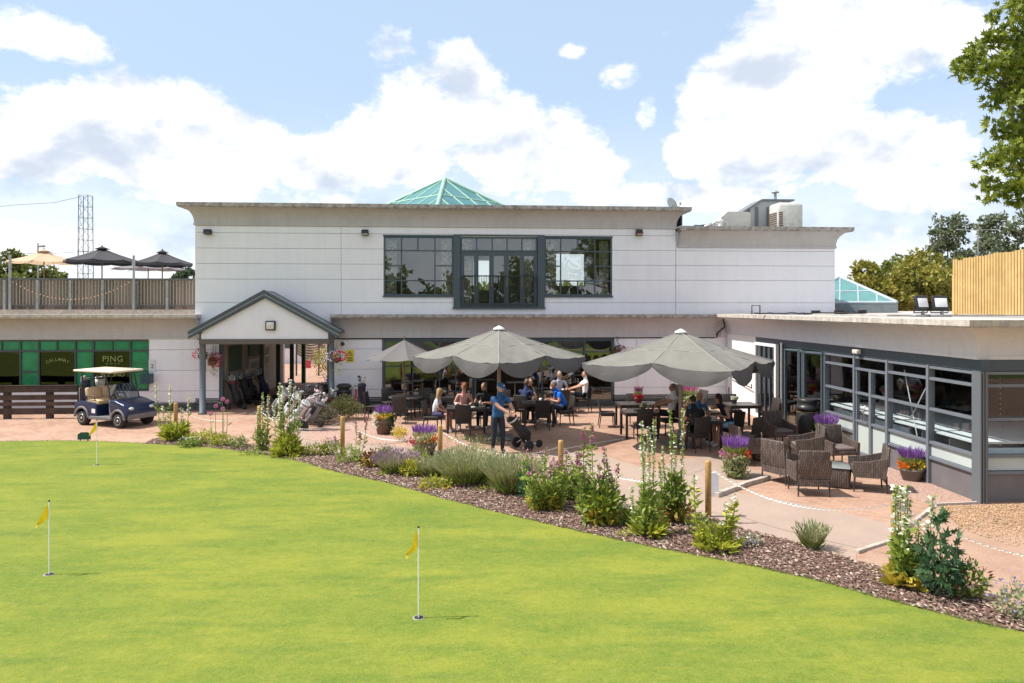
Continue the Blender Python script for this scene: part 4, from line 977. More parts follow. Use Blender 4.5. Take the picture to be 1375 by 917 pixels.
# rz=0: chair faces -Y (towards the camera); 180 shows its back
def table(px, py, w, d, rz, label, loc=None, h=.74, round_=False):
    p = loc or G(px, py); t = thing('dining_table', label, 'table', p, R(rz), 'dark patio tables')
    if round_:
        MB().lathe([(w/2, 0), (w/2+.005, .01), (w/2, .03)], 28, (0, 0, h-.03)).build('tabletop', tablem, t)
        for k in range(4): a = k*PI/2+.6; MB().tube([(w*.32*math.cos(a), w*.32*math.sin(a), 0), (w*.26*math.cos(a), w*.26*math.sin(a), h-.03)], .022, 6).build('leg', rattan, t)
        return t
    b = MB(); n = max(4, int(d/.09))
    for k in range(n): b.bb(-w/2, w/2, -d/2+d*k/n+.003, -d/2+d*(k+1)/n-.003, h-.03, h)
    b.build('tabletop', tablem, t)
    b = MB()
    for s in (-1, 1): b.bb(-w/2+.01, w/2-.01, s*(d/2-.02)-.012, s*(d/2-.02)+.012, h-.10, h-.032); b.bb(s*(w/2-.02)-.012, s*(w/2-.02)+.012, -d/2+.035, d/2-.035, h-.10, h-.032)
    b.build('apron', rattan, t)
    for sx_ in (-1, 1):
        for sy_ in (-1, 1): MB().bb(sx_*(w/2-.035)-.03, sx_*(w/2-.035)+.03, sy_*(d/2-.035)-.03, sy_*(d/2-.035)+.03, 0, h-.032).build('leg', rattan, t)
    return t
T1 = G(626, 579); table(0, 0, 1.15, .85, 0, 'dark table under the pale parasol where the woman in pink sits', T1)
T2 = G(594, 561); table(0, 0, .8, .8, 0, 'empty dark table with a small plant behind the blonde girl', T2)
T0 = G(545, 562); table(0, 0, 1.15, 1.15, 0, 'round dark table under the small grey parasol', T0, round_=True)
T3 = G(722, 571); table(0, 0, .95, .85, 0, 'dark table between the men in navy and bright blue shirts', T3)
T3b = G(684, 566); table(0, 0, 1.0, .8, 0, 'dark table in deep shade behind the man with the golf trolley', T3b)
T4 = G(752, 554); table(0, 0, .9, .8, 0, 'dark table by the window beside the two pale shirted men', T4)
T5 = G(858, 586); table(0, 0, .95, .8, 0, 'near dark table left of the right hand big parasol', T5)
T5b = G(856, 573); table(0, 0, 1.25, .8, 0, 'dark table with a red flower pot on top', T5b)
T6 = G(944, 599); table(0, 0, .8, .8, 0, 'dark table where three people sit under the right hand big parasol', T6)
T7 = G(994, 574); table(0, 0, .95, .85, 0, 'dark table with a small white flower pot by the open doors', T7)
def off(p, x, y): return Vector((p.x+x, p.y+y, 0))
ch = [
 (off(T1, -.1, -.66), 180, 'empty chair with its back to us in front of the pink topped woman'), (off(T1, -1.0, .05), 75, 'chair the blonde girl sits on'),
 (off(T1, -.05, .75), 0, 'chair under the woman in the pink top'), (off(T1, .62, .8), -10, 'chair under the man in the black shirt'),
 (off(T2, .62, -.1), -85, 'empty chair between the blonde girl and the red haired woman'), (off(T2, -.1, .75), 0, 'empty chair behind the small potted table plant'),
 (off(T0, -1.05, -.1), 80, 'chair at the left side of the round table'), (off(T0, -.1, -.95), 175, 'chair with its back to us in front of the round table'),
 (off(T0, -.6, .75), 25, 'chair left of the small parasol pole against the window'), (off(T0, .9, .1), -85, 'chair at the right side of the round table'), (off(T0, .5, .8), -20, 'chair behind the round table right of the small parasol pole'),
 (off(T3, .05, -.7), 180, 'empty chair with its back to us in front of the man in navy'), (off(T3, .86, .05), -80, 'chair under the man in the bright blue shirt'),
 (off(T3, -.4, .55), 150, 'chair under the man in the navy shirt'), (off(T3, -.2, 1.0), 10, 'chair under the woman beside the man in navy'),
 (off(T3b, .7, -.1), -95, 'empty chair right behind the standing man in the cap'), (off(T3b, -.1, .75), 5, 'empty chair in the shade of the open patio doors'),
 (off(T4, .82, -.05), -85, 'chair under the bald man in the white polo shirt'), (off(T4, .05, .72), 0, 'chair under the man in the grey striped shirt'), (off(T4, .0, -.68), 180, 'chair with its back to us before the grey striped shirt'),
 (off(T5, -.05, -.62), 180, 'empty chair with its back to us left of the tall white foxgloves'), (off(T5b, -.95, .05), 85, 'empty chair at the left end of the table with the red pot'),
 (off(T5b, .1, .75), 0, 'empty chair behind the red flower pot'), (off(T5, .95, .25), -80, 'chair under the man in the white tee with crossed legs'),
 (off(T6, -.35, -.62), 190, 'chair with its back to us under the man in black'), (off(T6, .1, .75), 0, 'chair under the bald man in the blue tee'), (off(T6, .82, .1), -75, 'chair under the woman in light blue shorts'),
 (off(T6, .95, -.75), 215, 'empty chair with its back to us beside the pink and white planter'), (off(T7, .85, -.1), -85, 'empty chair on the right of the table by the doors'),
 (off(T7, .05, .75), 0, 'empty chair behind the small white flower pot'), (off(T7, -.8, .3), 85, 'empty chair on the left of the table by the doors'),
]
for p, r_, lab in ch: chair(0, 0, r_, lab, p)
for (px, py, r_, lab) in ((936, 560, -70, 'tall dark chair leaning its high back beside the wall planter'), (918, 551, 10, 'dark chair against the wall behind the man in the white tee'), (1008, 552, 5, 'dark chair by the plinth left of the white framed door')): chair(px, py, r_, lab)
# small folded black chairs and menus at the left wall
# wicker armchairs
def make_arm():
    t = thing('wicker_armchair', '', 'armchair', (0, 0, 0), 0, 'brown wicker armchairs of the lounge set')
    M = Matrix.Rotation(R(-8), 4, 'X')
    MB().rbox((0, .30, .62), (.60, .05, .60), .02, M=M).build('backrest', weave, t)
    MB().rbox((0, -.02, .36), (.56, .58, .10), .02).build('seat', weave, t)
    MB().rbox((0, -.03, .445), (.54, .52, .08), .035).build('cushion', cush, t)
    for s in (-1, 1): 
        b = MB(); pr = [(-.32, .30), (.27, .30), (.31, .70), (.27, .70), (-.05, .62), (-.34, .60)]; b.prism(pr, s*.31-.03, s*.31+.03, axis='X'); b.build('arm', weave, t)
    b = MB(); b.prism([(-.28, .20), (.28, .20), (.31, .34), (-.31, .34)], .265, .30); b.build('back_apron', weave, t)
    for sx_ in (-1, 1):
        for sy_ in (-.29, .28): MB().tube([(sx_*.29, sy_, .35), (sx_*.30, sy_*1.06, 0)], [.022, .014], 6).build('leg', rattan, t)
    return t
pa_ = make_arm(); first = True
for (px, py, r_, lab) in ((1086, 662, 172, 'nearest wicker armchair, showing us its woven back'), (1051, 646, 118, 'wicker armchair left of the nearest one, turned to the coffee table'),
     (1083, 622, -100, 'wicker armchair with its high back seen edge on before the black bin'), (1125, 626, 4, 'wicker armchair facing us behind the near coffee table'), (1166, 657, -112, 'rightmost wicker armchair, facing left beside the gravel'),
     (1046, 600, 8, 'farthest wicker armchair, facing us below the folding doors'), (1004, 622, 95, 'wicker armchair right of the pink and white planter')):
    if first: pa_.location = G(px, py); pa_.rotation_euler = (0, 0, R(r_)); pa_['label'] = lab; first = False
    else: dup(pa_, G(px, py), R(r_), lab)
def coffee(px, py, rz, lab):
    t = thing('coffee_table', lab, 'coffee table', G(px, py), R(rz), 'wicker coffee tables'); w = .52
    MB().rbox((0, 0, .21), (w, w*1.25, .38), .02).build('base', weave, t); MB().rbox((0, 0, .417), (w+.03, w*1.25+.03, .014), .004).build('glass_top', mat('table_glass', (.25, .27, .27), .06, spec=1), t)
coffee(1122, 651, -28, 'near wicker coffee table with glass top among four armchairs'); coffee(1026, 616, -10, 'far wicker coffee table with glass top behind the left armchairs')
# ------------------------------------------------------------ parasols
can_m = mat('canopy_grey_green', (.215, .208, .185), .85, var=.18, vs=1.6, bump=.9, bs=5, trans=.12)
val_m = mat('valance_shade_grey', (.105, .10, .102), .85, bump=.6, bs=9, trans=.10)  # purple-grey cloth, coloured darker than the canopy to paint in its shade
woodp = mat('parasol_wood', (.22, .15, .10), .6, var=.3, vs=10)
def big_parasol(px, py, hd, apex, rim, rz, lab):
    t = thing('garden_parasol', lab, 'parasol', G(px, py), rz, 'large grey parasols with scalloped valances')
    P = []
    for k in range(8):
        a = k*PI/4; r_ = hd if k % 2 == 0 else hd*math.cos(PI/4)*1.0
        P.append(Vector((r_*math.cos(a), r_*math.sin(a), rim+(0 if k % 2 == 0 else .10))))
    A = Vector((0, 0, apex)); b = MB(); n, mm = 12, 12; vs = []
    for k in range(8):
        p, q = P[k], P[(k+1) % 8]; base = len(vs)
        for i in range(n+1):
            for j in range(mm+1):
                s = j/mm; rr = i/n; e = p.lerp(q, s); v = A.lerp(e, rr); v.z -= .42*rr*(1-s)*s*4*.18*rr + .035*math.sin(PI*rr)
                v.z += (.010*math.sin(j*1.7+i*.9+k)+.012*math.sin(j*.8-i*1.1+k*2))*rr
                if i == 0: v = A+Vector((e.x, e.y, 0))*.03+Vector((0, 0, -.03))
                vs.append(v)
        b.add(vs[base:], [(i*(mm+1)+j, (i+1)*(mm+1)+j, (i+1)*(mm+1)+j+1, i*(mm+1)+j+1) for i in range(n) for j in range(mm)], 0, True)
        # a second skin just below gives the cloth its thickness
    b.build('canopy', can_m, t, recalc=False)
    b = MB()
    for k in range(8):
        p, q = P[k], P[(k+1) % 8]; out = ((p+q)/2); out.z = 0; out.normalize(); v2 = []; m_ = 20
        for j in range(m_+1):
            s = j/m_; e = p.lerp(q, s); sag = .42*(1-s)*s*4*.18; e.z -= sag
            drop = .09+.30*math.sin(PI*s)**.75; fold = .022*math.sin(s*19+k)*(.4+abs(2*s-1))+.09*math.sin(PI*s)
            for r_ in range(5):
                f = r_/4; v2.append(Vector((e.x+out.x*(fold*math.sin(f*1.7)), e.y+out.y*(fold*math.sin(f*1.7)), e.z-drop*f)))
        b.add(v2, [(j*5+r_, (j+1)*5+r_, (j+1)*5+r_+1, j*5+r_+1) for j in range(m_) for r_ in range(4)], 0, True)
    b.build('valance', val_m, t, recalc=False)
    b = MB()
    for k in range(8):
        b.tube([A.lerp(P[k], f)+Vector((0, 0, -.035*math.sin(PI*f)+.004)) for f in (.03, .2, .4, .6, .8, 1)], .009, 4)
        q = P[(k+1) % 8]; b.tube([A.lerp(P[k].lerp(q, s_/4), .52)+Vector((0, 0, -.035-.42*.52*.52*(1-s_/4)*s_/4*4*.18+.003)) for s_ in range(5)], .006, 4)
    b.build('seam', mat('seam_pale', (.34, .33, .30), .85), t)
    MB().lathe([(.055, 0), (.055, apex-.05)], 12).build('pole', mat('pole_taupe', (.33, .29, .25), .5, var=.1), t)
    MB().lathe([(.17, 0), (.16, .05), (.07, .09), (.02, .12)], 14, (0, 0, apex-.04)).build('finial', white_p, t)
    for k in range(8): MB().tube([A+Vector((0, 0, -.2)), A.lerp(P[k], .5)+Vector((0, 0, -.10)), P[k]*.985+Vector((0, 0, -.06))], .014, 5).build('rib', rattan, t)
    MB().rbox((0, 0, .04), (.8, .8, .07), .02).lathe([(.09, 0), (.08, .35)], 12, (0, 0, .07)).build('base', base_p, t)
    for k in range(8): MB().tube([(0, 0, rim-.35), A.lerp(P[k], .5)+Vector((0, 0, -.16))], .012, 5).build('strut', rattan, t)
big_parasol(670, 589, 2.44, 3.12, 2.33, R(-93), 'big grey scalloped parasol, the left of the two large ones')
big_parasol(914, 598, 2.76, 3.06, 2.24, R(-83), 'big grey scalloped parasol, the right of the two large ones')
def parasol(loc, r, apex, drop, m, rz, lab, nn=8, val=.0, top=True, wood=True, tilt=0, group='market parasols'):
    t = thing('garden_parasol', lab, 'parasol', loc, rz, group)
    P = [Vector((r*math.cos(2*PI*k/nn), r*math.sin(2*PI*k/nn), apex-drop)) for k in range(nn)]; A = Vector((0, 0, apex)); b = MB(); n, mm = 6, 6
    for k in range(nn):
        p, q = P[k], P[(k+1) % nn]; vs = []
        for i in range(n+1):
            for j in range(mm+1):
                s = j/mm; rr = .03+.97*i/n; e = p.lerp(q, s); v = A.lerp(e, rr); v.z -= .10*rr*(1-s)*s*4*.5+.03*math.sin(PI*rr); vs.append(v)
        b.add(vs, [(i*(mm+1)+j, (i+1)*(mm+1)+j, (i+1)*(mm+1)+j+1, i*(mm+1)+j+1) for i in range(n) for j in range(mm)], 0, True)
        if val: e0 = [p.lerp(q, j/mm)+Vector((0, 0, -.05*(1-j/mm)*(j/mm)*4)) for j in range(mm+1)]; b.add(e0+[e+Vector((0, 0, -val)) for e in e0], [(j, j+1, j+1+mm+1, j+mm+1) for j in range(mm)], 0, True)
    b.build('canopy', m, t, recalc=False)
    if top: 
        b = MB(); b.lathe([(r*.22, -.05), (r*.1, .02), (.01, .08)], nn, (0, 0, apex)); b.build('vent_cap', m, t)
    MB().tube([(0, 0, 0), (0, 0, apex+.12)], .025, 8).build('pole', woodp if wood else galv, t)
    for k in range(nn): MB().tube([A+Vector((0, 0, -.1)), A.lerp(P[k], .5)+Vector((0, 0, -.07)), P[k]*.98+Vector((0, 0, -.05))], .010, 4).build('rib', woodp, t)
    MB().lathe([(.25, 0), (.24, .06), (.05, .1), (.04, .3)], 16).build('base', base_p, t)
    return t
parasol(G(543, 557), 1.30, 2.60, .62, mat('parasol_grey', (.15, .14, .14), .85, trans=.12), R(10), 'small plain grey parasol with a wooden pole near the wall', top=False)
for (px, dep, r, apy, rimy, m, lab) in ((59, 29.5, 1.42, 337, 352, mat('parasol_cream', (.62, .45, .30), .85, trans=.3), 'cream parasol on the roof terrace'),
     (137, 29, 1.42, 333, 350, mat('parasol_charcoal', (.05, .048, .055), .85, trans=.1), 'larger charcoal parasol on the terrace beside the lattice mast'),
     (218, 29, 1.15, 338, 353, mat('parasol_charcoal', (.05, .048, .055)), 'smaller charcoal parasol on the terrace nearest the tall wall'),
     (199, 33, 1.62, 349, 361, mat('parasol_mid_grey', (.20, .19, .20), .85, trans=.12), 'mid grey parasol half hidden behind the charcoal ones')):
    p = DP(px, 400, dep); ap = CH+(HOR-apy)*dep/F-3.55; dr_ = (rimy-apy)*dep/F
    parasol(Vector((p.x, p.y, 3.55)), r, ap, dr_, m, R(12), lab, val=.10 if px == 137 or px == 218 else .0, group='terrace parasols')
# ------------------------------------------------------------ bins, fence, posts with chain, flags, marker
t = thing('litter_bin', 'large black litter bin with domed lid among the wicker chairs', 'bin', G(1083, 590))
b = MB(); b.lathe([(.25, 0), (.27, .03), (.27, .82), (.25, .84)], 24); b.build('body', black, t); b = MB(); b.lathe([(.30, .84), (.30, .93), (.26, .96), (.24, 1.06), (.27, 1.12), (.22, 1.16), (.02, 1.18)], 24); b.build('lid', mat('bin_lid', (.03, .03, .032), .35), t)
b = MB(); b.lathe([(.275, .78), (.275, .80)], 24); b.build('band', mat('gold_band', (.35, .24, .08), .4), t)
t = thing('litter_bin', 'ribbed black litter bin between porch column and golf trolley', 'bin', G(462, 551))
b = MB(); b.lathe([(.24, 0), (.25, .02), (.25, .62), (.24, .64)], 24)
for k in range(18): a = k*2*PI/18; b.box((.255*math.cos(a), .255*math.sin(a), .32), (.02, .04, .6), a)
b.build('body', black, t); MB().lathe([(.27, .64), (.27, .72), (.2, .74), (.2, .82), (.27, .84), (.27, .9), (.2, .96), (.02, .98)], 24).build('lid', MATS['bin_lid'], t)
fnc = thing('timber_fence', 'low dark brown plank fence with square posts behind the golf cart', 'fence', G(50, 563))
fb_ = G(104, 562); b = MB(); brown = mat('fence_brown', (.075, .045, .035), .8, var=.5, vs=3, bump=.3, island=.25)
y_ = fb_.y; x = fb_.x
for (z0, z1) in ((.16, .36), (.44, .56), (.64, .80), (.88, 1.08)):
    for k in range(6): b.bb(x-2.4*(k+1)+.01, x-2.4*k, y_, y_+.035, z0+random.uniform(-.01, .01), z1)
b.bb(x-14, x, y_-.02, y_+.10, 1.085, 1.12)
b.build('plank', brown, fnc, True)
for px in (7, 62, 103, -60, -150): xx = G(px, 563).x; MB().bb(xx-.09, xx+.09, y_+.04, y_+.2, 0, 1.08).build('post', brown, fnc, True)
wood = mat('post_timber', (.52, .30, .10), .75, var=.35, vs=12, bump=.3)
steel = mat('chain_steel', (.55, .53, .50), .4, metal=.6)
posts = []
PG = 'round timber posts linked by chain'
for (px, py, lab) in ((236, 588, 'timber post among the white foxgloves below the golf cart'), (348, 593.6, 'timber post behind the tall white foxgloves by the path'), (460, 613, 'timber post in front of the round grey shrub'), (591, 629, 'timber post beside the yellow flowers below the blonde girl'),
        (753, 657, 'timber post between the pink and the purple flower clumps'), (951, 694, 'timber post with a white board behind it'), (1202, 758, 'rightmost timber post behind the white hollyhock')):
    p = G(px, py); b = MB(); b.lathe([(.055, -.1), (.055, .96), (.045, 1.0), (.02, 1.005)], 12); o = b.build('timber_post', wood); o.location = p; tag(o, lab, 'post', PG); posts.append(p)
posts.append(Vector((8.2, 7.6, 0)))
def links(name, a, c, sag, lab, step=.042):
    L_ = (c-a).length; n = int(L_*1.03/step); b = MB()
    for i in range(n):
        t = i/n; p = a.lerp(c, t); p.z -= sag*4*t*(1-t); t2 = (i+1)/n; q = a.lerp(c, t2); q.z -= sag*4*t2*(1-t2)
        d = (q-p).normalized(); s = Vector((d.y, -d.x, 0)).normalized() if i % 2 else Vector((0, 0, 1)); w = .011
        pts = [p-d*.004, p+d*.008+s*w, q-d*.008+s*w, q+d*.004, q-d*.008-s*w, p+d*.008-s*w, p-d*.004]; b.tube(pts, .0042, 4, cap=False, smooth=False)
    o = b.build(name, steel); return tag(o, lab, 'chain', 'chains between the posts')
cl = ['chain from the post by the cart to the next post', 'chain sagging from the second post towards the gravel', 'chain across the gravel below the round shrub', 'chain behind the lavender below the standing man', 'chain sagging above the grey path past the purple foxgloves', 'long chain sagging in front of the wicker armchairs', 'chain leaving the picture at the right above the bare soil']
for i in range(7): links('post_chain', posts[i]+Vector((0, 0, .88)), posts[i+1]+Vector((0, 0, .88 if i < 6 else .80)), .34 if i != 4 else .45, cl[i])
p = G(957, 667); b = MB(); b.bb(-.10, .12, .0, .03, .0, .47); b.bb(-.04, -.01, .03, .05, 0, .4); b.bb(.03, .06, .03, .05, 0, .4); o = b.build('white_board', mat('board_pale', (.72, .75, .80), .4)); o.location = p; tag(o, 'small upright white board standing behind a timber post', 'board')
for (px, py, h, sz, lab) in ((66, 771, 1.0, 1.0, 'yellow putting flag at the left of the green'), (562, 829, 1.06, 1.0, 'yellow putting flag nearest the camera in the middle of the green'), (130, 624, 1.03, .9, 'small yellow putting flag farthest away near the golf cart')):
    p = G(px, py, .03); t = thing('putting_flag', lab, 'flag', (p.x, p.y, .03), R(28), 'yellow flags on the putting green')
    MB().tube([(0, 0, -.02), (0, 0, h)], .0085, 8).build('pole', mat('flag_pole_white', (.8, .8, .78), .4), t)
    MB().ball((0, 0, h+.012), .014).build('knob', black, t)
    b = MB(); n = 8; vs = []
    for i in range(n+1):                       # limp pennant: wide at the pole, hanging to a point
        f = i/n; zt_ = h-.02-.29*f**1.15; zb2 = h-.215-.12*f
        for q in range(5):
            zz_ = zt_+(min(zb2, zt_-.004)-zt_)*q/4; vs.append((-.006-.148*f, .030*math.sin(f*8+q*.5)*(f+.2), zz_))
    b.add(vs, [(i*5+q, (i+1)*5+q, (i+1)*5+q+1, i*5+q+1) for i in range(n) for q in range(4)], 0, True); b.build('cloth', mat('flag_yellow', (.80, .55, .01), .7, trans=.25), t, recalc=False)
    MB().lathe([(.054, -.02), (.054, .0025)], 20).lathe([(.07, -.02), (.07, .0012)], 20, mi=1).build('hole_cup', [mat('cup_dark', (.02, .02, .015), .8), mat('cup_rim', (.3, .3, .26), .7)], t)
t = thing('tee_marker', 'small dark green board on legs at the edge of the green', 'marker', G(113, 593))
dg_ = mat('marker_green', (.012, .07, .05), .5); MB().prism([(-.17, .06), (.17, .06), (.17, .20), (.09, .26), (-.09, .26), (-.17, .20)], -.015, .015).build('board', dg_, t)
for s in (-.1, .1): MB().bb(s-.012, s+.012, -.01, .01, 0, .07).build('leg', dg_, t)
# ------------------------------------------------------------ golf cart
H0 = R(-27)
gc = thing('golf_cart', 'navy blue golf cart with beige seats and cream roof', 'golf cart', G(154, 569.5), H0)
navy = mat('cart_navy', (.006, .016, .06), .22, spec=.5); beige = mat('cart_beige', (.60, .44, .28), .6, var=.1); trim = mat('cart_trim', (.16, .16, .17), .6, var=.2, vs=6); cream = mat('cart_roof', (.68, .60, .48), .35)
def cprism(pts, w, m, name, parent=gc, bev=.03):
    bm = bmesh.new(); vs = [bm.verts.new((x_, -w/2, z_)) for x_, z_ in pts]; f = bm.faces.new(vs); r_ = bmesh.ops.extrude_face_region(bm, geom=[f]); 
    for v in r_['geom']:
        if isinstance(v, bmesh.types.BMVert): v.co.y += w
    bmesh.ops.recalc_face_normals(bm, faces=bm.faces); bmesh.ops.bevel(bm, geom=bm.edges[:], offset=bev, segments=3, affect='EDGES', profile=.6)
    me = bpy.data.meshes.new(name); bm.to_mesh(me); bm.free(); me.materials.append(m)
    for p_ in me.polygons: p_.use_smooth = True
    o = bpy.data.objects.new(name, me); COL.objects.link(o); o.parent = parent; return o
cprism([(-1.12, .42), (-1.05, .34), (-.98, .52), (-.78, .62), (-.56, .52), (-.46, .30), (-.08, .30), (-.10, .66), (-.22, .74), (-.80, .78), (-1.10, .70)], 1.12, navy, 'rear_body')
cprism([(.52, .48), (.60, .50), (.78, .60), (.98, .56), (1.12, .34), (1.22, .34), (1.24, .52), (1.12, .72), (.70, .84), (.50, .86), (.44, .70)], 1.10, navy, 'front_cowl')
cprism([(-.46, .22), (.55, .22), (.60, .30), (.46, .34), (-.46, .32)], 1.16, trim, 'floor_sill', bev=.02)
cprism([(.46, .33), (.56, .36), (.50, .86), (.42, .84)], 1.08, trim, 'dashboard', bev=.02)
cprism([(1.16, .26), (1.26, .27), (1.28, .42), (1.18, .44)], 1.0, trim, 'bumper', bev=.02)
for s in (-1, 1):
    for (cx, nm, rr) in ((-.76, 'fender', .31), (.86, 'fender', .29)):
        b = MB(); pts = []
        for k in range(9): a = PI*k/8; pts.append((cx+rr*math.cos(a), s*.56, .27+rr*math.sin(a)*1.0))
        b.tube(pts, .04, 6); b.build(nm, trim, gc)
    for cx in (-.76, .86):
        y0_ = s*.47; w = MB(); Mw = Matrix.Rotation(R(90)*-s, 4, 'X')
        w.lathe([(.12, -.10), (.20, -.10), (.225, -.07), (.23, 0), (.225, .07), (.20, .10), (.12, .10)], 24, (cx, y0_, .23), M=Mw); wh = w.build('wheel', rubber, gc)
        w = MB(); w.lathe([(.125, .06), (.13, .102), (.115, .105), (.10, .07), (.04, .085), (.035, .11), (.01, .112)], 20, (cx, y0_, .23), M=Mw); w.build('rim', chrome, wh)
cprism([(-.62, .70), (-.08, .68), (-.06, .80), (-.62, .84)], 1.02, beige, 'seat', bev=.035)
for s in (-1, 1): 
    M = Matrix.Rotation(R(-14), 4, 'Y'); MB().rbox((-.62, s*.26, 1.0), (.13, .51, .38), .06, M=M).build('backrest', beige, gc)
b = MB()
for s in (-1, 1): b.tube([(-.55, s*.5, .78), (-.60, s*.53, .92), (-.25, s*.54, .93), (-.16, s*.54, .80)], .016, 6)
b.build('armrest', blackm, gc)
for s in (-1, 1):
    MB().tube([(.48, s*.50, .84), (.22, s*.50, 1.69)], .020, 8).build('roof_post', blackm, gc); MB().tube([(-.84, s*.50, .74), (-.80, s*.50, 1.69)], .020, 8).build('roof_post', blackm, gc)
MB().rbox((-.28, 0, 1.715), (1.75, 1.16, .07), .05).rbox((-.28, 0, 1.75), (1.35, .8, .04), .03).build('roof', cream, gc)
M = Matrix.Rotation(R(-15.5), 4, 'Y'); MB().box((.42, 0, 1.08), (.008, .98, .48), M=M).build('windscreen', glass_mat('cart_screen', (.75, .78, .8), base=.25), gc)
b = MB(); b.tube([(.44, -.26, .80), (.30, -.26, .98)], .018, 6)
c0 = Vector((.30, -.26, .98)); ring = [c0+Vector((math.sin(a)*.05, math.cos(a)*.16, math.sin(a)*.15)) for a in [k*2*PI/16 for k in range(17)]]; b.tube(ring, .014, 6, cap=False); b.tube([ring[0], ring[8]], .012, 5); b.build('steering_wheel', black, gc)
for s in (-1, 1): MB().ball((1.19, s*.36, .60), (.05, .09, .05)).build('headlight', mat('headlight', (.6, .6, .58), .1), gc)
MB().bb(-.30, -.14, -.566, -.562, .42, .55).build('sticker', white_p, gc)
MB().rbox((-.98, 0, .60), (.32, 1.0, .08), .03).tube([(-1.0, -.45, .64), (-1.02, -.45, 1.15), (-1.02, .45, 1.15), (-1.0, .45, .64)], .018, 6).build('bag_rack', trim, gc)
# ------------------------------------------------------------ golf bags and trolleys
def bag_parts(t, col, col2, lean, L=.82, z0=.1, y0=0, x0=0, nclub=8, seed=0, chead=None):
    rs = random.Random(seed); M = Matrix.Translation((x0, y0, z0)) @ Matrix.Rotation(lean, 4, 'X')
    b = MB(); b.lathe([(.10, 0), (.125, .02), (.12, .3), (.115, .6), (.14, .74), (.15, .80), (.14, L), (.11, L-.02)], 14, M=M)
    b.rbox(M @ Vector((0, -.12, .24)), (.20, .12, .34), .04, M=M.to_3x3().to_4x4()); b.rbox(M @ Vector((.11, 0, .5)), (.09, .14, .34), .04, M=M.to_3x3().to_4x4(), mi=1)
    b.lathe([(.145, .735), (.155, .76), (.145, .79)], 14, M=M, mi=1)
    b.build('bag', [col, col2], t)
    b = MB()
    for k in range(nclub):
        a = rs.uniform(0, 2*PI); r_ = rs.uniform(.02, .09); p = M @ Vector((r_*math.cos(a), r_*math.sin(a), L-.06)); q = M @ Vector((r_*1.6*math.cos(a), r_*1.6*math.sin(a), L+rs.uniform(.12, .3)))
        b.tube([p, q], .007, 4, mi=0)
        if rs.random() < .4: b.ball(q, (.05, .035, .04), 6, mi=1)
        else: b.rbox(q, (.07, .02, .035), .008, rz=rs.uniform(0, 3), mi=2)
    b.build('clubs', [chrome, chead or black, galv], t)
def trolley(p, rz, col, col2, lab, seed=0, lean=R(32), grp='golf trolleys loaded with bags', white=False):
    t = thing('golf_trolley', lab, 'golf trolley', p, rz, grp)
    bag_parts(t, col, col2, -lean, z0=.22, y0=-.10, seed=seed, chead=[black, mat('head_blue', (.05, .12, .35), .5), mat('head_white', (.7, .7, .7), .5)][seed % 3])
    fm = white_p if white else blackm
    b = MB(); e = Vector((0, .42, .98)); b.tube([(0, -.22, .12), (0, -.08, .25), (0, .35, .85), e, (0, .62, 1.02)], .016, 6); b.tube([(-.1, .62, 1.02), (.1, .62, 1.02)], .018, 6); b.tube([(-.28, .05, .14), (0, .0, .3), (.28, .05, .14)], .014, 6); b.tube([(0, -.2, .13), (0, -.45, .1)], .014, 6); b.build('frame', fm, t)
    for (x_, y_, r_) in ((-.3, .05, .14), (.3, .05, .14), (0, -.47, .10)):
        w = MB(); Mw = Matrix.Rotation(R(90), 4, 'Y'); w.lathe([(r_*.75, -.022), (r_, -.018), (r_, .018), (r_*.75, .022)], 18, (x_, y_, r_), M=Mw); wh = w.build('wheel', rubber, t); MB().lathe([(r_*.7, -.012), (r_*.72, 0), (r_*.7, .012), (.01, .016)], 14, (x_, y_, r_), M=Mw).build('hub', galv, wh)
    return t
bn_, bk_, bg_, bw_, br_, bs_ = mat('bag_navy', (.02, .03, .07), .6), mat('bag_black', (.018, .018, .02), .6), mat('bag_grey', (.2, .2, .22), .6), mat('bag_white', (.62, .62, .63), .5), mat('bag_red', (.28, .03, .04), .6), mat('bag_rose', (.42, .26, .28), .6)
for i, (Y_, xo, rz, c1, c2, lab) in enumerate(((YW+.35, 316, 60, bk_, br_, 'black golf trolley nearest us on the left inside the passage'), (YW+1.3, 330, 75, bk_, bk_, 'all black golf trolley second in the row inside the passage'), (YW+2.3, 338, 95, bk_, bg_, 'black and grey golf trolley in the shade of the passage'), (YW+3.0, 354, 80, bn_, bk_, 'dark navy golf trolley deepest inside the passage'))):
    trolley(Vector((X(xo, Y=Y_), Y_, 0)), R(rz), c1, c2, lab, seed=i, lean=R(18))
for i, (px, py, rz, c1, c2, lab, w) in enumerate(((372, 560, 250, bg_, bw_, 'grey and white golf trolley behind the tall white foxgloves', 0), (388, 566, 230, bw_, bn_, 'white and navy golf trolley in the crowded row by the porch', 1), (404, 556, 215, bk_, bg_, 'black golf trolley in the middle of the crowded row', 0),
      (408, 570, 240, bs_, bw_, 'dusty pink golf trolley at the front of the crowded row', 1), (396, 578, 250, bw_, bg_, 'white golf trolley lying nearest the tall foxgloves', 1), (380, 549, 225, bn_, bw_, 'navy golf trolley at the back left of the crowded row', 0), (430, 566, 240, bk_, br_, 'black and red golf trolley leaning towards the shrub', 0), (424, 554, 205, bs_, bk_, 'pale rose golf trolley leaning left of the porch column', 0), (438, 548, 195, bk_, bn_, 'black golf trolley tucked behind the right porch column', 0), (418, 576, 235, bg_, bk_, 'grey golf trolley nearest the round shrub', 0), (487, 554, 170, bn_, bk_, 'navy golf trolley standing against the white wall', 0))):
    trolley(G(px, py), R(rz), c1, c2, lab, seed=i+5, white=bool(w), lean=R(38) if px < 480 else R(15))
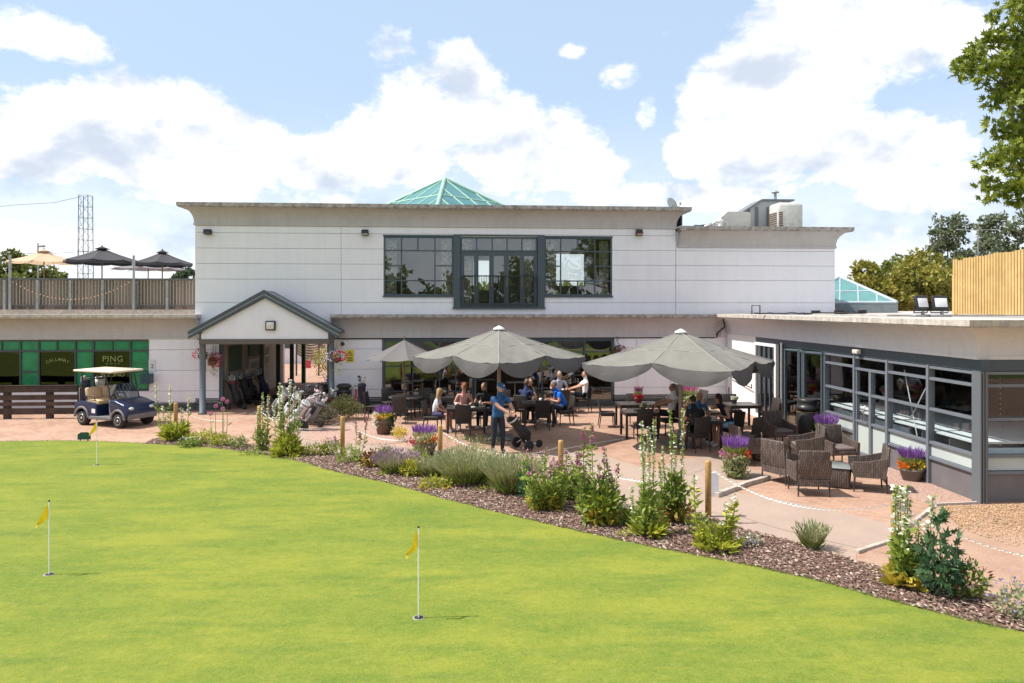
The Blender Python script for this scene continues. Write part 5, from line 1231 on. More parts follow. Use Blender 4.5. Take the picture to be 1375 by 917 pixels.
tr = trolley(G(704, 603), R(118), bk_, bw_, 'black and white golf trolley pushed by the man in the blue polo', seed=22, lean=R(38), white=True)
o = MB().ball((0, .30, .92), (.045, .035, .06)).build('head_cover', mat('cover_yellow', (.75, .45, .05), .7), tr)
for s, lab, c1, c2 in ((.25, 'navy golf bag standing on the back of the cart, near side', bn_, bg_), (-.25, 'pale topped golf bag standing on the back of the cart, far side', bw_, bk_)):
    M = Matrix.Translation(gc.location) @ Matrix.Rotation(H0, 4, 'Z'); q = M @ Vector((-1.0, s*-1, .63))
    t = thing('golf_bag', lab, 'golf bag', q, H0+R(90), 'golf bags on the cart'); bag_parts(t, c1, c2, 0, L=.55, z0=.02, seed=int(s*100)+60, nclub=11, chead=mat('head_white', (.7, .7, .7)))
# towel on the wall trolley, things on tables
b = MB(); b.rbox((0, 0, 0), (.08, .03, .42), .012); o = b.build('red_towel', mat('towel_red', (.35, .05, .07), .9)); q = G(478, 554); o.location = (q.x, q.y, .62); tag(o, 'dark red towel hanging from the navy trolley by the wall', 'towel')
def small(name, lab, cat, p, build, mats): b = MB(); build(b); o = b.build(name, mats); o.location = p; tag(o, lab, cat); return o
tz = .742
def on(T, x, y): return Vector((T.x+x, T.y+y, tz))
small('napkin_box', 'black napkin box on the table before the woman in pink', 'box', on(T1, .30, .02), lambda b: b.rbox((0, 0, .065), (.16, .1, .13), .015), [black])
small('plate', 'white plate on the table before the woman in pink', 'plate', on(T1, 0, .15), lambda b: b.lathe([(.07, 0), (.12, .012), (.125, .018), (.07, .01)], 20), [white_p])
small('paper_menu', 'white menu sheet on the table beside the black box', 'menu', on(T1, .15, -.12), lambda b: b.box((0, 0, .003), (.21, .15, .004), .3), [white_p])
def cup(T, x, y, lab): small('cup', lab, 'cup', on(T, x, y), lambda b: b.lathe([(.03, 0), (.04, .03), (.045, .10), (.04, .10), (.035, .04)], 14), [white_p])
cup(T3, .1, .1, 'white cup in front of the man in the bright blue shirt'); cup(T1, -.3, .1, 'white cup in front of the blonde girl'); cup(T6, 0, .1, 'white cup between the three people at the right table'); cup(T4, .1, .0, 'white cup on the table by the window')
def glassb(T, x, y, lab): small('glass', lab, 'glass', on(T, x, y), lambda b: b.lathe([(.03, 0), (.038, .14), (.034, .14), (.028, .01)], 12), [mat('glass_beer', (.55, .5, .4), .1)])
glassb(T3, -.15, .05, 'tall glass near the man in navy'); glassb(T6, -.18, .1, 'tall glass before the man in black'); glassb(T5, .3, .1, 'tall glass before the man with crossed legs'); glassb(T1, .42, .2, 'tall glass before the man in the black shirt')
small('ashtray', 'small dark ashtray on the near table left of the big parasol', 'ashtray', on(T5, -.1, 0), lambda b: b.lathe([(.05, 0), (.06, .03), (.05, .03), (.045, .01)], 14), [black])
# striped windbreak, posts and colour beyond the passage
YB = YW+13
wb_ = MB(); n = 24; xa, xb_ = X(398, Y=YB), X(428, Y=YB); vs = []
stripe = mat('hammock_cream', (.62, .56, .45), .8); stripe2 = mat('hammock_brown', (.12, .10, .07), .8)
for r_ in range(17):
    z_ = 1.05+1.15*r_/16
    for j in range(n+1):
        s = j/n; vs.append((xa+(xb_-xa)*s, YB+.1*math.sin(s*PI), z_-.22*math.sin(PI*s)*(1) + .25*(.5-s)))
for r_ in range(16): wb_.add([vs[r_*(n+1)+j] for j in range(n+1)]+[vs[(r_+1)*(n+1)+j] for j in range(n+1)], [(j, j+1, n+1+j+1, n+1+j) for j in range(n)], r_ % 2, True)
tag(wb_.build('striped_screen', [stripe, stripe2], recalc=False), 'sagging cream and brown striped screen seen through the passage', 'screen')
for (px, w, h, m, lab) in ((412, .5, 3.3, mat('banner_red', (.5, .06, .08), .6), 'tall red banner seen through the passage'), (446, .4, 3.4, mat('banner_amber', (.75, .35, .03), .6), 'amber sign panel at the right end of the passage view')):
    p = WY(px, 500, YB+5); o = MB().bb(-w/2, w/2, -.05, .05, .0 if px == 412 else 2.2, h).build('banner', m); o.location = (p.x, p.y, 0); tag(o, lab, 'banner')
p = WY(395, 500, YB+9); hs = thing('outbuilding', 'pale grey outbuilding seen beyond the passage', 'building', (p.x, p.y, 0)); MB().bb(-4.5, 3.5, 0, 4, 0, 3.6).build('wall', stucco, hs); MB().prism([(-4.8, 3.6), (3.8, 3.6), (-.5, 5.2)], -.3, 4.3).build('roof', slate, hs)
for k in range(3): MB().bb(-3.6+k*2.2, -2.4+k*2.2, -.03, .02, 1.0, 2.2).build('window', slate, hs)
for (px, lab) in ((398, 'left slim post beyond the passage'), (428, 'right slim post holding the striped screen')):
    p = WY(px, 500, YB); o = MB().tube([(0, 0, 0), (0, 0, 2.7)], .05, 8).build('screen_post', slate); o.location = (p.x, p.y, 0); tag(o, lab, 'post')
# ------------------------------------------------------------ people
skinm = mat('skin', (.50, .27, .19), .6); eye_m = mat('eye_dark', (.03, .02, .02), .3); lip_m = mat('lips', (.40, .16, .13), .6)
def ik(a, c, l1, l2, bend):
    d = c-a; L = min(d.length, (l1+l2)*.995); u = d.normalized(); x = (l1*l1-l2*l2+L*L)/(2*L); h = math.sqrt(max(1e-4, l1*l1-x*x)); b_ = (bend-u*bend.dot(u)).normalized()
    return a+u*x+b_*h, a+u*L
def person(loc, rz, label, pose='sit', shirt=(.5, .5, .5), legs=(.03, .03, .04), hair=(.1, .07, .05), hairlen=0, sleeve=.45, shorts=False, female=False, hands=None, lean=.08, cap=None, scale=1.0,
           head=(0, 0), shoes=(.6, .6, .6), cross=False, pattern=None, bald=False, feet=None, sleeveless=False, seat_h=.50, skin=None, twist=0):
    t = thing('person', label, 'person', loc, rz)
    t.scale = (scale,)*3
    V_ = Vector; sw = .165 if female else .195
    sm = [mat('shirt_%d_%d_%d' % tuple(int(c*99) for c in shirt), shirt, .85, **(pattern or {})), skin or skinm, mat('legs_%d_%d_%d' % tuple(int(c*99) for c in legs), legs, .85), mat('shoe_%d' % int(shoes[0]*99), shoes, .6), eye_m, lip_m]
    wk = 1.13 if pose == 'stand' else 1.04
    if pose == 'stand': hip = V_((0, 0, .93)); knee = [V_((-.10, -.03, .50)), V_((.11, -.10, .50))]; ank = [V_((-.11, .06, .085)), V_((.12, -.02, .085))]
    else:
        hip = V_((0, .10, seat_h+.07)); ky = -.36
        knee = [V_((-.14, ky, seat_h+.07)), V_((.14, ky, seat_h+.07))]; ank = [V_((-.15, ky+.02, .085)), V_((.14, ky-.06, .085))]
        if feet: ank = [V_(feet[0]), V_(feet[1])]
        if cross: knee[1] = V_((.04, ky-.04, seat_h+.17)); ank[1] = V_((-.26, ky-.16, seat_h+.02))
    hj = [hip+V_((-.09, 0, -.02)), hip+V_((.09, 0, -.02))]
    up = V_((0, -lean, 0))
    waist = hip+V_((0, 0, .17))+up*.4; chest = hip+V_((0, 0, .36))+up*1.0; neck0 = hip+V_((0, 0, .52))+up*1.55; neck1 = neck0+V_((0, -.02-lean*.2, .07))
    hd = V_((math.sin(head[0])*.03, -.03, 0)); chin = neck1+V_((0, -.015, .05))+hd*.3; crown = chin+V_((0, .005, .15))
    sh = [chest+V_((-sw, 0, .10))+up*.3, chest+V_((sw, 0, .10))+up*.3]
    vs, es, rd, mt = [], [], [], []       # joints, bones, radii
    def J(p, r): vs.append(V_(p)); rd.append(r if isinstance(r, tuple) else (r, r)); return len(vs)-1
    bones = []
    def Bn(a, b_, m): es.append((a, b_)); bones.append((a, b_, m))
    jh = J(hip, (.152 if not female else .155, .115)); jw = J(waist, (.135*wk if not female else .115, .098*wk)); jc = J(chest, (.165*wk if not female else .14, .108*wk)); jn = J(neck0, (.075, .07)); jn1 = J(neck1, .052)
    Bn(jh, jw, 0 if not shorts else 0); Bn(jw, jc, 0); Bn(jc, jn, 0); Bn(jn, jn1, 1)
    jch = J(chin, (.060, .072)); jm = J(chin.lerp(crown, .55), (.076, .092)); jt = J(crown, (.055, .07)); Bn(jn1, jch, 1); Bn(jch, jm, 1); Bn(jm, jt, 1)
    for s in (0, 1):
        a = J(hj[s], .098); k = J(knee[s], .060 if not female else .056); m_ = hj[s].lerp(knee[s], .55); jm_ = J(m_, .080); an_ = J(ank[s], .042); ca = J(knee[s].lerp(ank[s], .35), .058)
        kd = (ank[s]-knee[s]).normalized(); fwd = V_((0, -1, -.12)) if not (cross and s == 1) else V_((-.55, -.75, .15)); toe = ank[s]+fwd.normalized()*.17+V_((0, 0, -.035 if not (cross and s == 1) else 0)); jt_ = J(toe, .034); jmf = J(ank[s].lerp(toe, .5)+V_((0, 0, -.012)), .042)
        lower = 1 if shorts else 2
        Bn(jh, a, 2); Bn(a, jm_, 2); Bn(jm_, k, 2 if not shorts else 2.5); Bn(k, ca, lower); Bn(ca, an_, lower); Bn(an_, jmf, 3); Bn(jmf, jt_, 3)
    ends = []
    hands = hands or [(-.12, -.36, seat_h+.30), (.14, -.36, seat_h+.30)]
    for s in (0, 1):
        el, wr = ik(sh[s], V_(hands[s]), .285, .255, V_((-.5 if s == 0 else .5, .25, -.8)))
        a = J(sh[s], .060 if not female else .052); mm_ = J(sh[s].lerp(el, .5), .052 if not female else .044); e = J(el, .043 if not female else .036); w = J(wr, .030 if not female else .026)
        palm = wr+(wr-el).normalized()*.055; pl = J(palm, (.036, .024)); cl_ = J(chest.lerp(sh[s], .45), .085)
        sl = 0
        Bn(jc, cl_, 0); Bn(cl_, a, 0 if not sleeveless else 1); Bn(a, mm_, 1 if sleeveless else 0); Bn(mm_, e, 1 if sleeve <= .5 else 0); Bn(e, w, 1 if sleeve < 1 else 0); Bn(w, pl, 1); ends.append((wr, el, palm, s))
    me = bpy.data.meshes.new('sk'); me.from_pydata(vs, es, []); ob = bpy.data.objects.new('sk', me); COL.objects.link(ob)
    md = ob.modifiers.new('s', 'SKIN'); md.use_smooth_shade = True; md.branch_smoothing = .6; sb_ = ob.modifiers.new('u', 'SUBSURF'); sb_.levels = 2; sb_.render_levels = 2
    lay = me.skin_vertices[0].data
    for i, r_ in enumerate(rd): lay[i].radius = (r_[0]*1.12, r_[1]*1.12); lay[i].use_root = (i == 0)
    dg = bpy.context.evaluated_depsgraph_get(); m2 = bpy.data.meshes.new_from_object(ob.evaluated_get(dg)); COL.objects.unlink(ob); bpy.data.objects.remove(ob)
    b = MB(); V2 = [v.co.copy() for v in m2.vertices]; F2 = [tuple(p.vertices) for p in m2.polygons]; b.add(V2, F2, 0, True)
    for fi, f in enumerate(F2):
        c = sum((V2[i] for i in f), V_((0, 0, 0)))/len(f); best = 9; bm_ = 0
        for (i, j, m_) in bones:
            p, q = vs[i], vs[j]; d = q-p; tt = max(0, min(1, (c-p).dot(d)/d.length_squared)); dist = (c-(p+d*tt)).length-max(rd[i][0], rd[j][0])*.8
            if dist < best: best = dist; bm_ = m_ if m_ != 2.5 else (2 if tt < .6 else 1)
        if bm_ == 1 and c.z < neck1.z-.01 and abs(c.x) < .1 and not sleeveless and c.z > chest.z: bm_ = 0 if c.z < neck0.z-.035 else 1
        if bm_ in (0, 2) and abs(c.x) < .17 and abs(c.z-hip.z) < .16 and pose == 'stand': bm_ = 0 if c.z > hip.z-.02 else 2
        b.m[fi] = int(bm_)
    # fingers, thumb, face
    for (wr, el, palm, s) in ends:
        d = (wr-el).normalized(); side = d.cross(V_((0, 0, 1))); side = side.normalized() if side.length > .05 else V_((1, 0, 0)); dn = d.cross(side).normalized()
        if dn.z > 0: dn = -dn
        for k, (o, l) in enumerate(((-.026, .062), (-.009, .072), (.009, .068), (.025, .052))):
            p = palm+d*.02+side*o; q = p+d*l*.55+dn*.012; r_ = q+d*l*.35+dn*l*.5; b.tube([p, q, r_], [.0095, .0085, .0065], 6, mi=1)
        in_ = side*(1 if s == 0 else -1); p = wr+d*.02+in_*.018; b.tube([p, p+d*.035+in_*.028, p+d*.062+in_*.026+dn*.012], [.012, .010, .008], 6, mi=1)
    Hc = chin.lerp(crown, .45)+V_((0, -.004, .0)); rx, ry_, rz_ = .074, .094, .115
    hr = Matrix.Translation(Hc) @ Matrix.Rotation(head[0], 4, 'Z') @ Matrix.Rotation(head[1], 4, 'X')
    b.ball((0, 0, 0), (rx, ry_, rz_), 14, 1, hr)
    def hp(x_, y_, z_): return hr @ V_((x_, y_, z_))
    b.tube([hp(0, -.090, .012), hp(0, -.112, -.022), hp(0, -.092, -.030)], [.009, .014, .010], 6, mi=1)
    for s in (-1, 1):
        b.ball(hp(s*.030, -.080, .010), (.011, .007, .006), 6, 4); b.ball(hp(s*.075, .005, -.005), (.010, .02, .03), 6, 1)
        b.tube([hp(s*.015, -.088, .030), hp(s*.045, -.078, .031)], .004, 4, mi=4)
    b.tube([hp(-.022, -.086, -.052), hp(0, -.092, -.052), hp(.022, -.086, -.052)], .006, 5, mi=5)
    b.build('body', sm, t)
    # hair
    hm = mat('hair_%d_%d' % (int(hair[0]*99), int(hair[1]*99)), hair, .7, var=.4, vs=60)
    if not bald:
        h_ = MB(); n = 12; prof = []
        for i in range(n+1):
            a = PI/2*i/n*(1.0); prof.append((math.cos(a)*1.0 if i < n else .01, math.sin(a)))
        hs_ = Matrix.Translation((0, .016, .012)) @ Matrix.Rotation(R(-28), 4, 'X') @ Matrix.Diagonal((rx*1.09, ry_*1.10, rz_*1.02, 1)); prof = [(.97, -.30), (1.0, -.12)]+prof
        h_.lathe(prof, 14, (0, 0, 0), M=hr @ hs_)
        if hairlen:
            for k in range(15):
                a = -1.9+3.8*k/14; p = hp(math.sin(a)*.082, .03+.06*math.cos(a), .02); q = p+V_((math.sin(a)*.02, .02, -hairlen*.5)); r_ = p+V_((math.sin(a)*.012, .03, -hairlen)); h_.tube([hp(math.sin(a)*.04, .03+.03*math.cos(a), .09), p, q, r_], [.02, .024, .022, .010], 6)
        if female and not hairlen:
            rs = random.Random(3)
            for k in range(60):
                u = V_((rs.gauss(0, 1), rs.gauss(.4, 1), rs.gauss(.5, .8))).normalized()
                if u.y < -.55 and u.z < .45: continue
                h_.ball(hp(u.x*rx*1.1, u.y*ry_*1.08+.012, u.z*rz_*1.02+.01), rs.uniform(.016, .028), 5)
        h_.build('hair', hm, t)
    if cap:
        c_ = MB(); prof = [(1.0, -.05), (1.02, .1), (.97, .45), (.75, .78), (.35, .96), (.02, 1.0)]
        c_.lathe(prof, 18, (0, 0, 0), M=hr @ Matrix.Translation((0, .006, .038)) @ Matrix.Diagonal((rx*1.13, ry_*1.12, rz_*.80, 1)))
        pts = []
        for k in range(9): a = PI*k/8; pts.append((math.cos(a)*.072, -.085-math.sin(a)*.085))
        vs_ = [hp(x_, y_, .036-.12*max(0, -y_-.085)) for x_, y_ in pts]; vs2 = [v+V_((0, 0, .010)) for v in vs_]
        c_.add(vs_+vs2, [tuple(range(9))[::-1], tuple(range(9, 18))]+[(k, (k+1) % 9, (k+1) % 9+9, k+9) for k in range(9)], 0, False)
        c_.build('cap', mat('cap_%d' % int(cap[2]*99), cap, .8), t)
        MB().ball(hp(0, -.098, .095), (.022, .008, .012), 6).build('cap_badge', mat('badge_pale', (.6, .68, .72), .6), t)
    # collar and hems
    c_ = MB(); c_.lathe([(.078, 0), (.080, .02), (.066, .035), (.058, .02)], 14, neck0+V_((0, .0, -.045)), M=Matrix.Rotation(R(12), 4, 'X')); c_.build('collar', sm[0] if not sleeveless else sm[1], t) if not sleeveless else None
    return t
def at(T, x, y): return Vector((T.x+x, T.y+y, 0))
# the golfer with the trolley
man = person(G(668, 608), R(18), 'standing man in navy cap and blue patterned polo pushing a golf trolley', 'stand', (.008, .055, .165), (.012, .016, .028), (.5, .48, .45), sleeve=.4, cap=(.02, .07, .17), shoes=(.05, .05, .06), lean=.10, head=(R(20), R(18)), scale=1.03,
      hands=[(.10, -.42, 1.06), (.26, -.38, 1.04)], pattern=dict(col2=(.03, .115, .25), vs=14))
S1 = .97
person(at(T1, -.86, .02), R(78), 'blonde girl in a white top and dark shorts sitting with legs out', shirt=(.70, .70, .76), legs=(.05, .04, .10), hair=(.45, .28, .14), hairlen=.30, female=True, shorts=True, scale=.93, hands=[(-.1, -.30, .66), (.12, -.30, .66)], head=(R(12), R(4)))
person(at(T1, -.08, .66), R(5), 'woman with curly red hair in a pink sleeveless top at the table', shirt=(.70, .36, .34), legs=(.55, .5, .5), hair=(.36, .11, .05), female=True, sleeveless=True, hands=[(-.18, -.34, .80), (.20, -.34, .80)], lean=.14, head=(R(-20), R(14)))
person(at(T1, .62, .72), R(-20), 'man in a black shirt in the shade behind the woman in pink', shirt=(.015, .015, .02), legs=(.02, .02, .03), hair=(.18, .13, .10), hands=[(-.2, -.36, .80), (.1, -.36, .80)], lean=.16, head=(R(-10), R(12)))
person(at(T3, -.38, .50), R(150), 'man in a dark navy shirt with his back half to us', shirt=(.015, .025, .09), legs=(.02, .03, .06), hair=(.16, .11, .08), hands=[(-.25, -.36, .8), (.05, -.4, .8)], lean=.14, head=(R(25), R(5)))
person(at(T3, -.18, .95), R(10), 'person with brown hair facing us behind the man in navy', shirt=(.04, .035, .04), legs=(.02, .02, .02), hair=(.14, .06, .03), hairlen=.18, female=True, hands=[(-.15, -.3, .82), (.1, -.12, 1.05)], lean=.1, head=(0, R(8)))
person(at(T3, .80, .05), R(-84), 'grey haired man in a bright blue shirt and dark trousers leaning on the table', shirt=(.006, .14, .62), legs=(.012, .02, .05), hair=(.22, .19, .17), hands=[(-.2, -.42, .80), (.12, -.38, .80)], lean=.20, head=(R(-15), R(10)), shoes=(.7, .7, .72), feet=[(-.1, -.45, .085), (.12, -.28, .085)])
person(at(T4, .05, .66), R(4), 'man in a grey striped polo by the window beside the white polo', shirt=(.42, .43, .50), legs=(.05, .05, .06), hair=(.45, .42, .4), hands=[(-.22, -.3, .80), (.22, -.28, .80)], lean=.08, head=(R(-10), 0), seat_h=.52)
person(at(T4, .78, -.05), R(-86), 'bald man in a white polo and black shorts with crossed legs', shirt=(.74, .73, .76), legs=(.02, .02, .025), bald=True, shorts=True, cross=True, hands=[(-.14, -.34, .85), (.12, -.36, .86)], lean=-.02, seat_h=.54, scale=1.02)
person(at(T5, .92, .25), R(-82), 'man in a white tee shirt and black shorts leaning back with crossed legs', shirt=(.76, .75, .76), legs=(.02, .02, .025), hair=(.25, .22, .2), shorts=True, cross=True, hands=[(-.16, -.40, .80), (.1, -.36, .84)], lean=-.05, seat_h=.52, scale=1.05)
person(at(T6, -.34, -.58), R(192), 'man in black tee and shorts seated with his back to us', shirt=(.014, .014, .020), legs=(.012, .012, .014), hair=(.02, .018, .018), shorts=True, hands=[(-.18, -.40, .80), (.12, -.42, .80)], lean=.18, head=(R(10), R(12)), shoes=(.72, .72, .74), feet=[(-.18, -.30, .085), (.2, -.42, .085)])
person(at(T6, .05, .68), R(2), 'bald man in a steel blue tee facing us under the parasol', shirt=(.06, .19, .38), legs=(.03, .04, .06), bald=True, hands=[(-.18, -.38, .80), (.2, -.36, .80)], lean=.16, head=(0, R(14)))
person(at(T6, .74, .10), R(-78), 'dark haired woman in a navy vest and light blue shorts, hand at her face', shirt=(.012, .016, .045), legs=(.22, .46, .72), hair=(.03, .02, .018), hairlen=.16, female=True, shorts=True, sleeveless=True, hands=[(-.1, -.25, 1.12), (.10, -.33, .82)], lean=.22, head=(R(-15), R(16)), shoes=(.6, .6, .62))
# indoors, behind the wing's glass
Mcv = Matrix.Translation((NX, NY, 0)) @ Matrix.Rotation(-SL, 4, 'Z')
q = Mcv @ Vector((2.6, 7.3, .03)); person(q, R(-100), 'man in a white shirt seated indoors behind the glazed door', shirt=(.75, .75, .78), legs=(.03, .03, .04), hair=(.4, .38, .35), lean=.1)
q = Mcv @ Vector((3.4, 3.1, .03)); person(q, R(20), 'dark haired person in dark clothes seated indoors near the corner window', shirt=(.04, .035, .035), legs=(.03, .03, .04), hair=(.03, .02, .02), hairlen=.15, female=True, lean=.12)
# ------------------------------------------------------------ plants
RG = np.random.RandomState(12)
def np_mesh(name, V3, F, mats, mi=None, parent=None):
    """V3: (n,3) vertices, F: (m,k) faces with k constant"""
    me = bpy.data.meshes.new(name); k = F.shape[1]
    me.vertices.add(len(V3)); me.vertices.foreach_set('co', V3.astype(np.float32).ravel())
    me.loops.add(F.size); me.loops.foreach_set('vertex_index', F.astype(np.int32).ravel())
    me.polygons.add(len(F)); me.polygons.foreach_set('loop_start', np.arange(0, F.size, k, dtype=np.int32)); me.polygons.foreach_set('loop_total', np.full(len(F), k, dtype=np.int32))
    for m in (mats if isinstance(mats, (list, tuple)) else [mats]): me.materials.append(m)
    if mi is not None: me.polygons.foreach_set('material_index', mi.astype(np.int32))
    me.update(calc_edges=True); me.validate()
    o = bpy.data.objects.new(name, me); COL.objects.link(o)
    if parent is not None: o.parent = parent
    return o
def frames(D):
    D = D/np.linalg.norm(D, axis=1, keepdims=True); U = RG.normal(size=D.shape); S = np.cross(D, U); S /= np.linalg.norm(S, axis=1, keepdims=True)+1e-9; return D, S, np.cross(D, S)
def leaves(P, L, W, D=None, shape='rhomb'):
    """leaf blades starting at P, length L, along D"""
    n = len(P)
    if D is None: D = RG.normal(size=(n, 3))
    D, S, Nn = frames(D); L = np.broadcast_to(L, n)[:, None]; W = np.broadcast_to(W, n)[:, None]
    if shape == 'rhomb': a = [P, P+D*L*.45+S*W*.5, P+D*L+Nn*L*.12, P+D*L*.45-S*W*.5]
    elif shape == 'star':
        a = [P]; 
        for t, r_ in ((-1.9, .45), (-1.5, .75), (-1.15, .35), (-.75, .95), (-.45, .45), (0, 1.1), (.45, .45), (.75, .95), (1.15, .35), (1.5, .75), (1.9, .45)): a.append(P+D*L*(.25+.75*r_*math.cos(t))*1.0+S*W*r_*math.sin(t)*.62+Nn*L*.1*abs(math.sin(t)))
    V3 = np.stack(a, 1).reshape(-1, 3); k = len(a); return V3, np.arange(n*k).reshape(n, k)
def leaf_m(name, c, isl=.35, tr=.3): return mat(name, c, .55, island=isl, trans=tr, spec=.3)
g_y = leaf_m('leaf_yellow_green', (.38, .41, .05)); g_m = leaf_m('leaf_mid_green', (.19, .26, .05)); g_d = leaf_m('leaf_dark_green', (.040, .095, .045)); g_l = leaf_m('leaf_light_green', (.28, .36, .07)); g_s = leaf_m('leaf_sage', (.33, .36, .19)); g_yel = leaf_m('leaf_yellow', (.50, .42, .06)); g_red = leaf_m('leaf_bronze', (.20, .055, .035)); g_var = leaf_m('leaf_variegated', (.45, .50, .25)); stem_m = leaf_m('stem_green', (.14, .20, .05), .2, .1); straw = leaf_m('stem_straw', (.48, .45, .24), .3, .2)
f_w = leaf_m('petal_white', (.80, .79, .66), .15, .3); f_p = leaf_m('petal_magenta', (.38, .08, .24), .3, .3); f_v = leaf_m('petal_violet', (.27, .12, .40), .4, .3); f_pk = leaf_m('petal_pink', (.55, .20, .36), .3, .3); f_r = leaf_m('petal_red', (.60, .03, .05), .3, .3); f_o = leaf_m('petal_orange', (.75, .25, .03), .3, .3); f_y = leaf_m('petal_yellow', (.80, .60, .05), .2, .3); f_l = leaf_m('petal_lilac', (.38, .30, .62), .25, .3); f_d = leaf_m('petal_dusky', (.30, .09, .20), .35, .3)
def bush(t, n, rx, ry, h, leafL, leafW, m, name='foliage', z0=0, up=.5, shape='rhomb', hollow=.35):
    if name == 'foliage' and n < 2000: n = int(n*.55); rx *= .72; ry *= .74; h *= .93; leafW *= .78; leafL *= .88
    U = RG.normal(size=(n, 3)); U /= np.linalg.norm(U, axis=1, keepdims=True); r_ = (hollow+(1-hollow)*RG.rand(n))[:, None]
    lump = 1+.22*np.sin(U[:, :1]*5+1.3)*np.sin(U[:, 1:2]*4+.4)+.12*np.sin(U[:, 2:3]*9)
    n = len(U); P = U*r_*lump*np.array([rx, ry, h/2]); P[:, 2] += h/2+z0; P[:, 2] = np.maximum(P[:, 2], .012)
    D = U+RG.normal(size=(n, 3))*.6+np.array([0, 0, up]); V3, F_ = leaves(P, leafL*(.6+.8*RG.rand(n)), leafW*(.7+.6*RG.rand(n)), D, shape); V3[:, 2] = np.maximum(V3[:, 2], .005)
    return np_mesh(name, V3, F_, m, parent=t)
def rosette(t, n, r_, h, L, W, m, name='leaves', z1=None):
    P = np.zeros((n, 3)); a = RG.rand(n)*2*PI; q = RG.rand(n)**.5; P[:, 0] = np.cos(a)*q*r_*.6; P[:, 1] = np.sin(a)*q*r_*.6; P[:, 2] = RG.rand(n)*h
    D = np.stack([np.cos(a), np.sin(a), RG.rand(n)*1.2+.1], 1); V3, F_ = leaves(P, L*(.6+.7*RG.rand(n)), W*(.7+.6*RG.rand(n)), D); V3[:, 2] = np.maximum(V3[:, 2], .01)
    return np_mesh(name, V3, F_, m, parent=t)
def spires(t, specs, fm, spike=.45, bell=.022, leafy=0, dens=70, sm=None, lm=None, name='flower_spike', topgreen=.0, cover=.62):
    if 1 < len(specs) <= 12:
        for q in specs: spires(t, [q], fm, spike, bell, leafy, dens, sm, lm, name, topgreen, cover)
        return
    """specs: (x, y, height, bend). Stems, stem leaves and flower bells"""
    b = MB(); FP = []; FD = []; LP = []; LD = []; TP = []; TD = []
    bell *= .8
    for (x, y, h, bx) in specs:
        pts = [Vector((x*.6, y*.6, 0)), Vector((x*.9, y*.9, h*.4)), Vector((x+bx*.3, y, h*.75)), Vector((x+bx, y, h))]; b.tube(pts, [.008, .007, .006, .003], 5)
        def pt(f):
            f *= 3; i = min(2, int(f)); return pts[i].lerp(pts[i+1], f-i)
        for k in range(int(dens*1.3*spike*h)):
            f = 1-spike*random.random(); 
            p = pt(f); a = random.uniform(0, 2*PI); rr = bell*1.3*(1.15-((f-(1-spike))/spike)*.95)
            (FP if random.random() < cover*.75 else TP).append((p.x+rr*math.cos(a)*.3, p.y+rr*math.sin(a)*.3, p.z)); (FD if len(FD) < len(FP) else TD).append((math.cos(a), math.sin(a), random.uniform(-.5, .3)))
        for k in range(int(leafy*h)):
            f = random.random()**1.4*(1-spike); p = pt(f); a = random.uniform(0, 2*PI); LP.append(tuple(p)); LD.append((math.cos(a), math.sin(a), random.uniform(.1, .9)))
    b.build('stem', sm or stem_m, t)
    if FP: V3, F_ = leaves(np.array(FP), bell*2.1*(.7+.6*RG.rand(len(FP))), bell*1.9, np.array(FD)); np_mesh(name, V3, F_, fm, parent=t)
    if TP: V3, F_ = leaves(np.array(TP), bell*1.4, bell*1.1, np.array(TD)); np_mesh('seed_pods', V3, F_, g_l, parent=t)
    if LP: V3, F_ = leaves(np.array(LP), .12*(.5+RG.rand(len(LP))), .04, np.array(LD)); np_mesh('stem_leaves', V3, F_, lm or g_l, parent=t)
def plant(name, px, py, lab, cat='plant', grp=None, z=.018):
    p = G(px, py); return thing(name, lab, cat, (p.x, p.y, z), 0, grp)
def sp_px(base, lst):                      # spires given as (x, top y) seen in the photo, at the base's distance
    p = G(*base); dep = F*CH/(base[1]-HOR); return [((sx_-base[0])/F*dep, random.uniform(-.12, .12), CH-(ty-HOR)*dep/F, random.uniform(-.03, .03)) for sx_, ty in lst]
WF = 'flowering plants in the bark bed'
# white foxgloves below the cart
t = plant('foxglove', 236, 592, 'white foxgloves around the post below the golf cart', 'flower', WF); spires(t, sp_px((236, 592), [(210, 515), (229, 517), (252, 531), (221, 545), (244, 548)]), f_w, .45, .030, 30, 120, cover=.6); rosette(t, 260, .42, .35, .26, .085, [g_y]); bush(t, 300, .34, .3, .5, .12, .05, g_l)
t = plant('perennial', 272, 597, 'low yellowish green clump between the cart post and the alliums', 'flower', WF); bush(t, 700, .55, .3, .38, .1, .04, g_y); 
t = plant('allium', 296, 600, 'pink round headed alliums on tall thin stems', 'flower', WF); S = sp_px((296, 600), [(298, 537), (304, 541), (289, 546), (283, 556), (302, 549)]); spires(t, [(a, b_, c-.03, d) for a, b_, c, d in S], f_pk, .0, .02, 6)
for a, b_, c, d in S: 
    n = 90; U = RG.normal(size=(n, 3)); U /= np.linalg.norm(U, axis=1, keepdims=True); V3, F_ = leaves(U*.03+np.array([a+d, b_, c]), .035, .02, U); np_mesh('flower_head', V3, F_, f_pk, parent=t)
bush(t, 700, .42, .28, .34, .1, .035, g_y)
t = plant('perennial', 320, 603, 'olive green leafy clump right of the alliums', 'flower', WF); bush(t, 700, .38, .25, .34, .08, .03, g_m); bush(t, 120, .38, .25, .4, .03, .025, f_w, 'blossom', .06)
t = plant('foxglove', 352, 606, 'narrow white foxglove clump left of the bright green bush', 'flower', WF); spires(t, sp_px((352, 606), [(354, 527), (359, 531), (346, 548)]), f_w, .5, .028, 50, 120, cover=.5); bush(t, 500, .28, .25, .62, .12, .045, g_m)
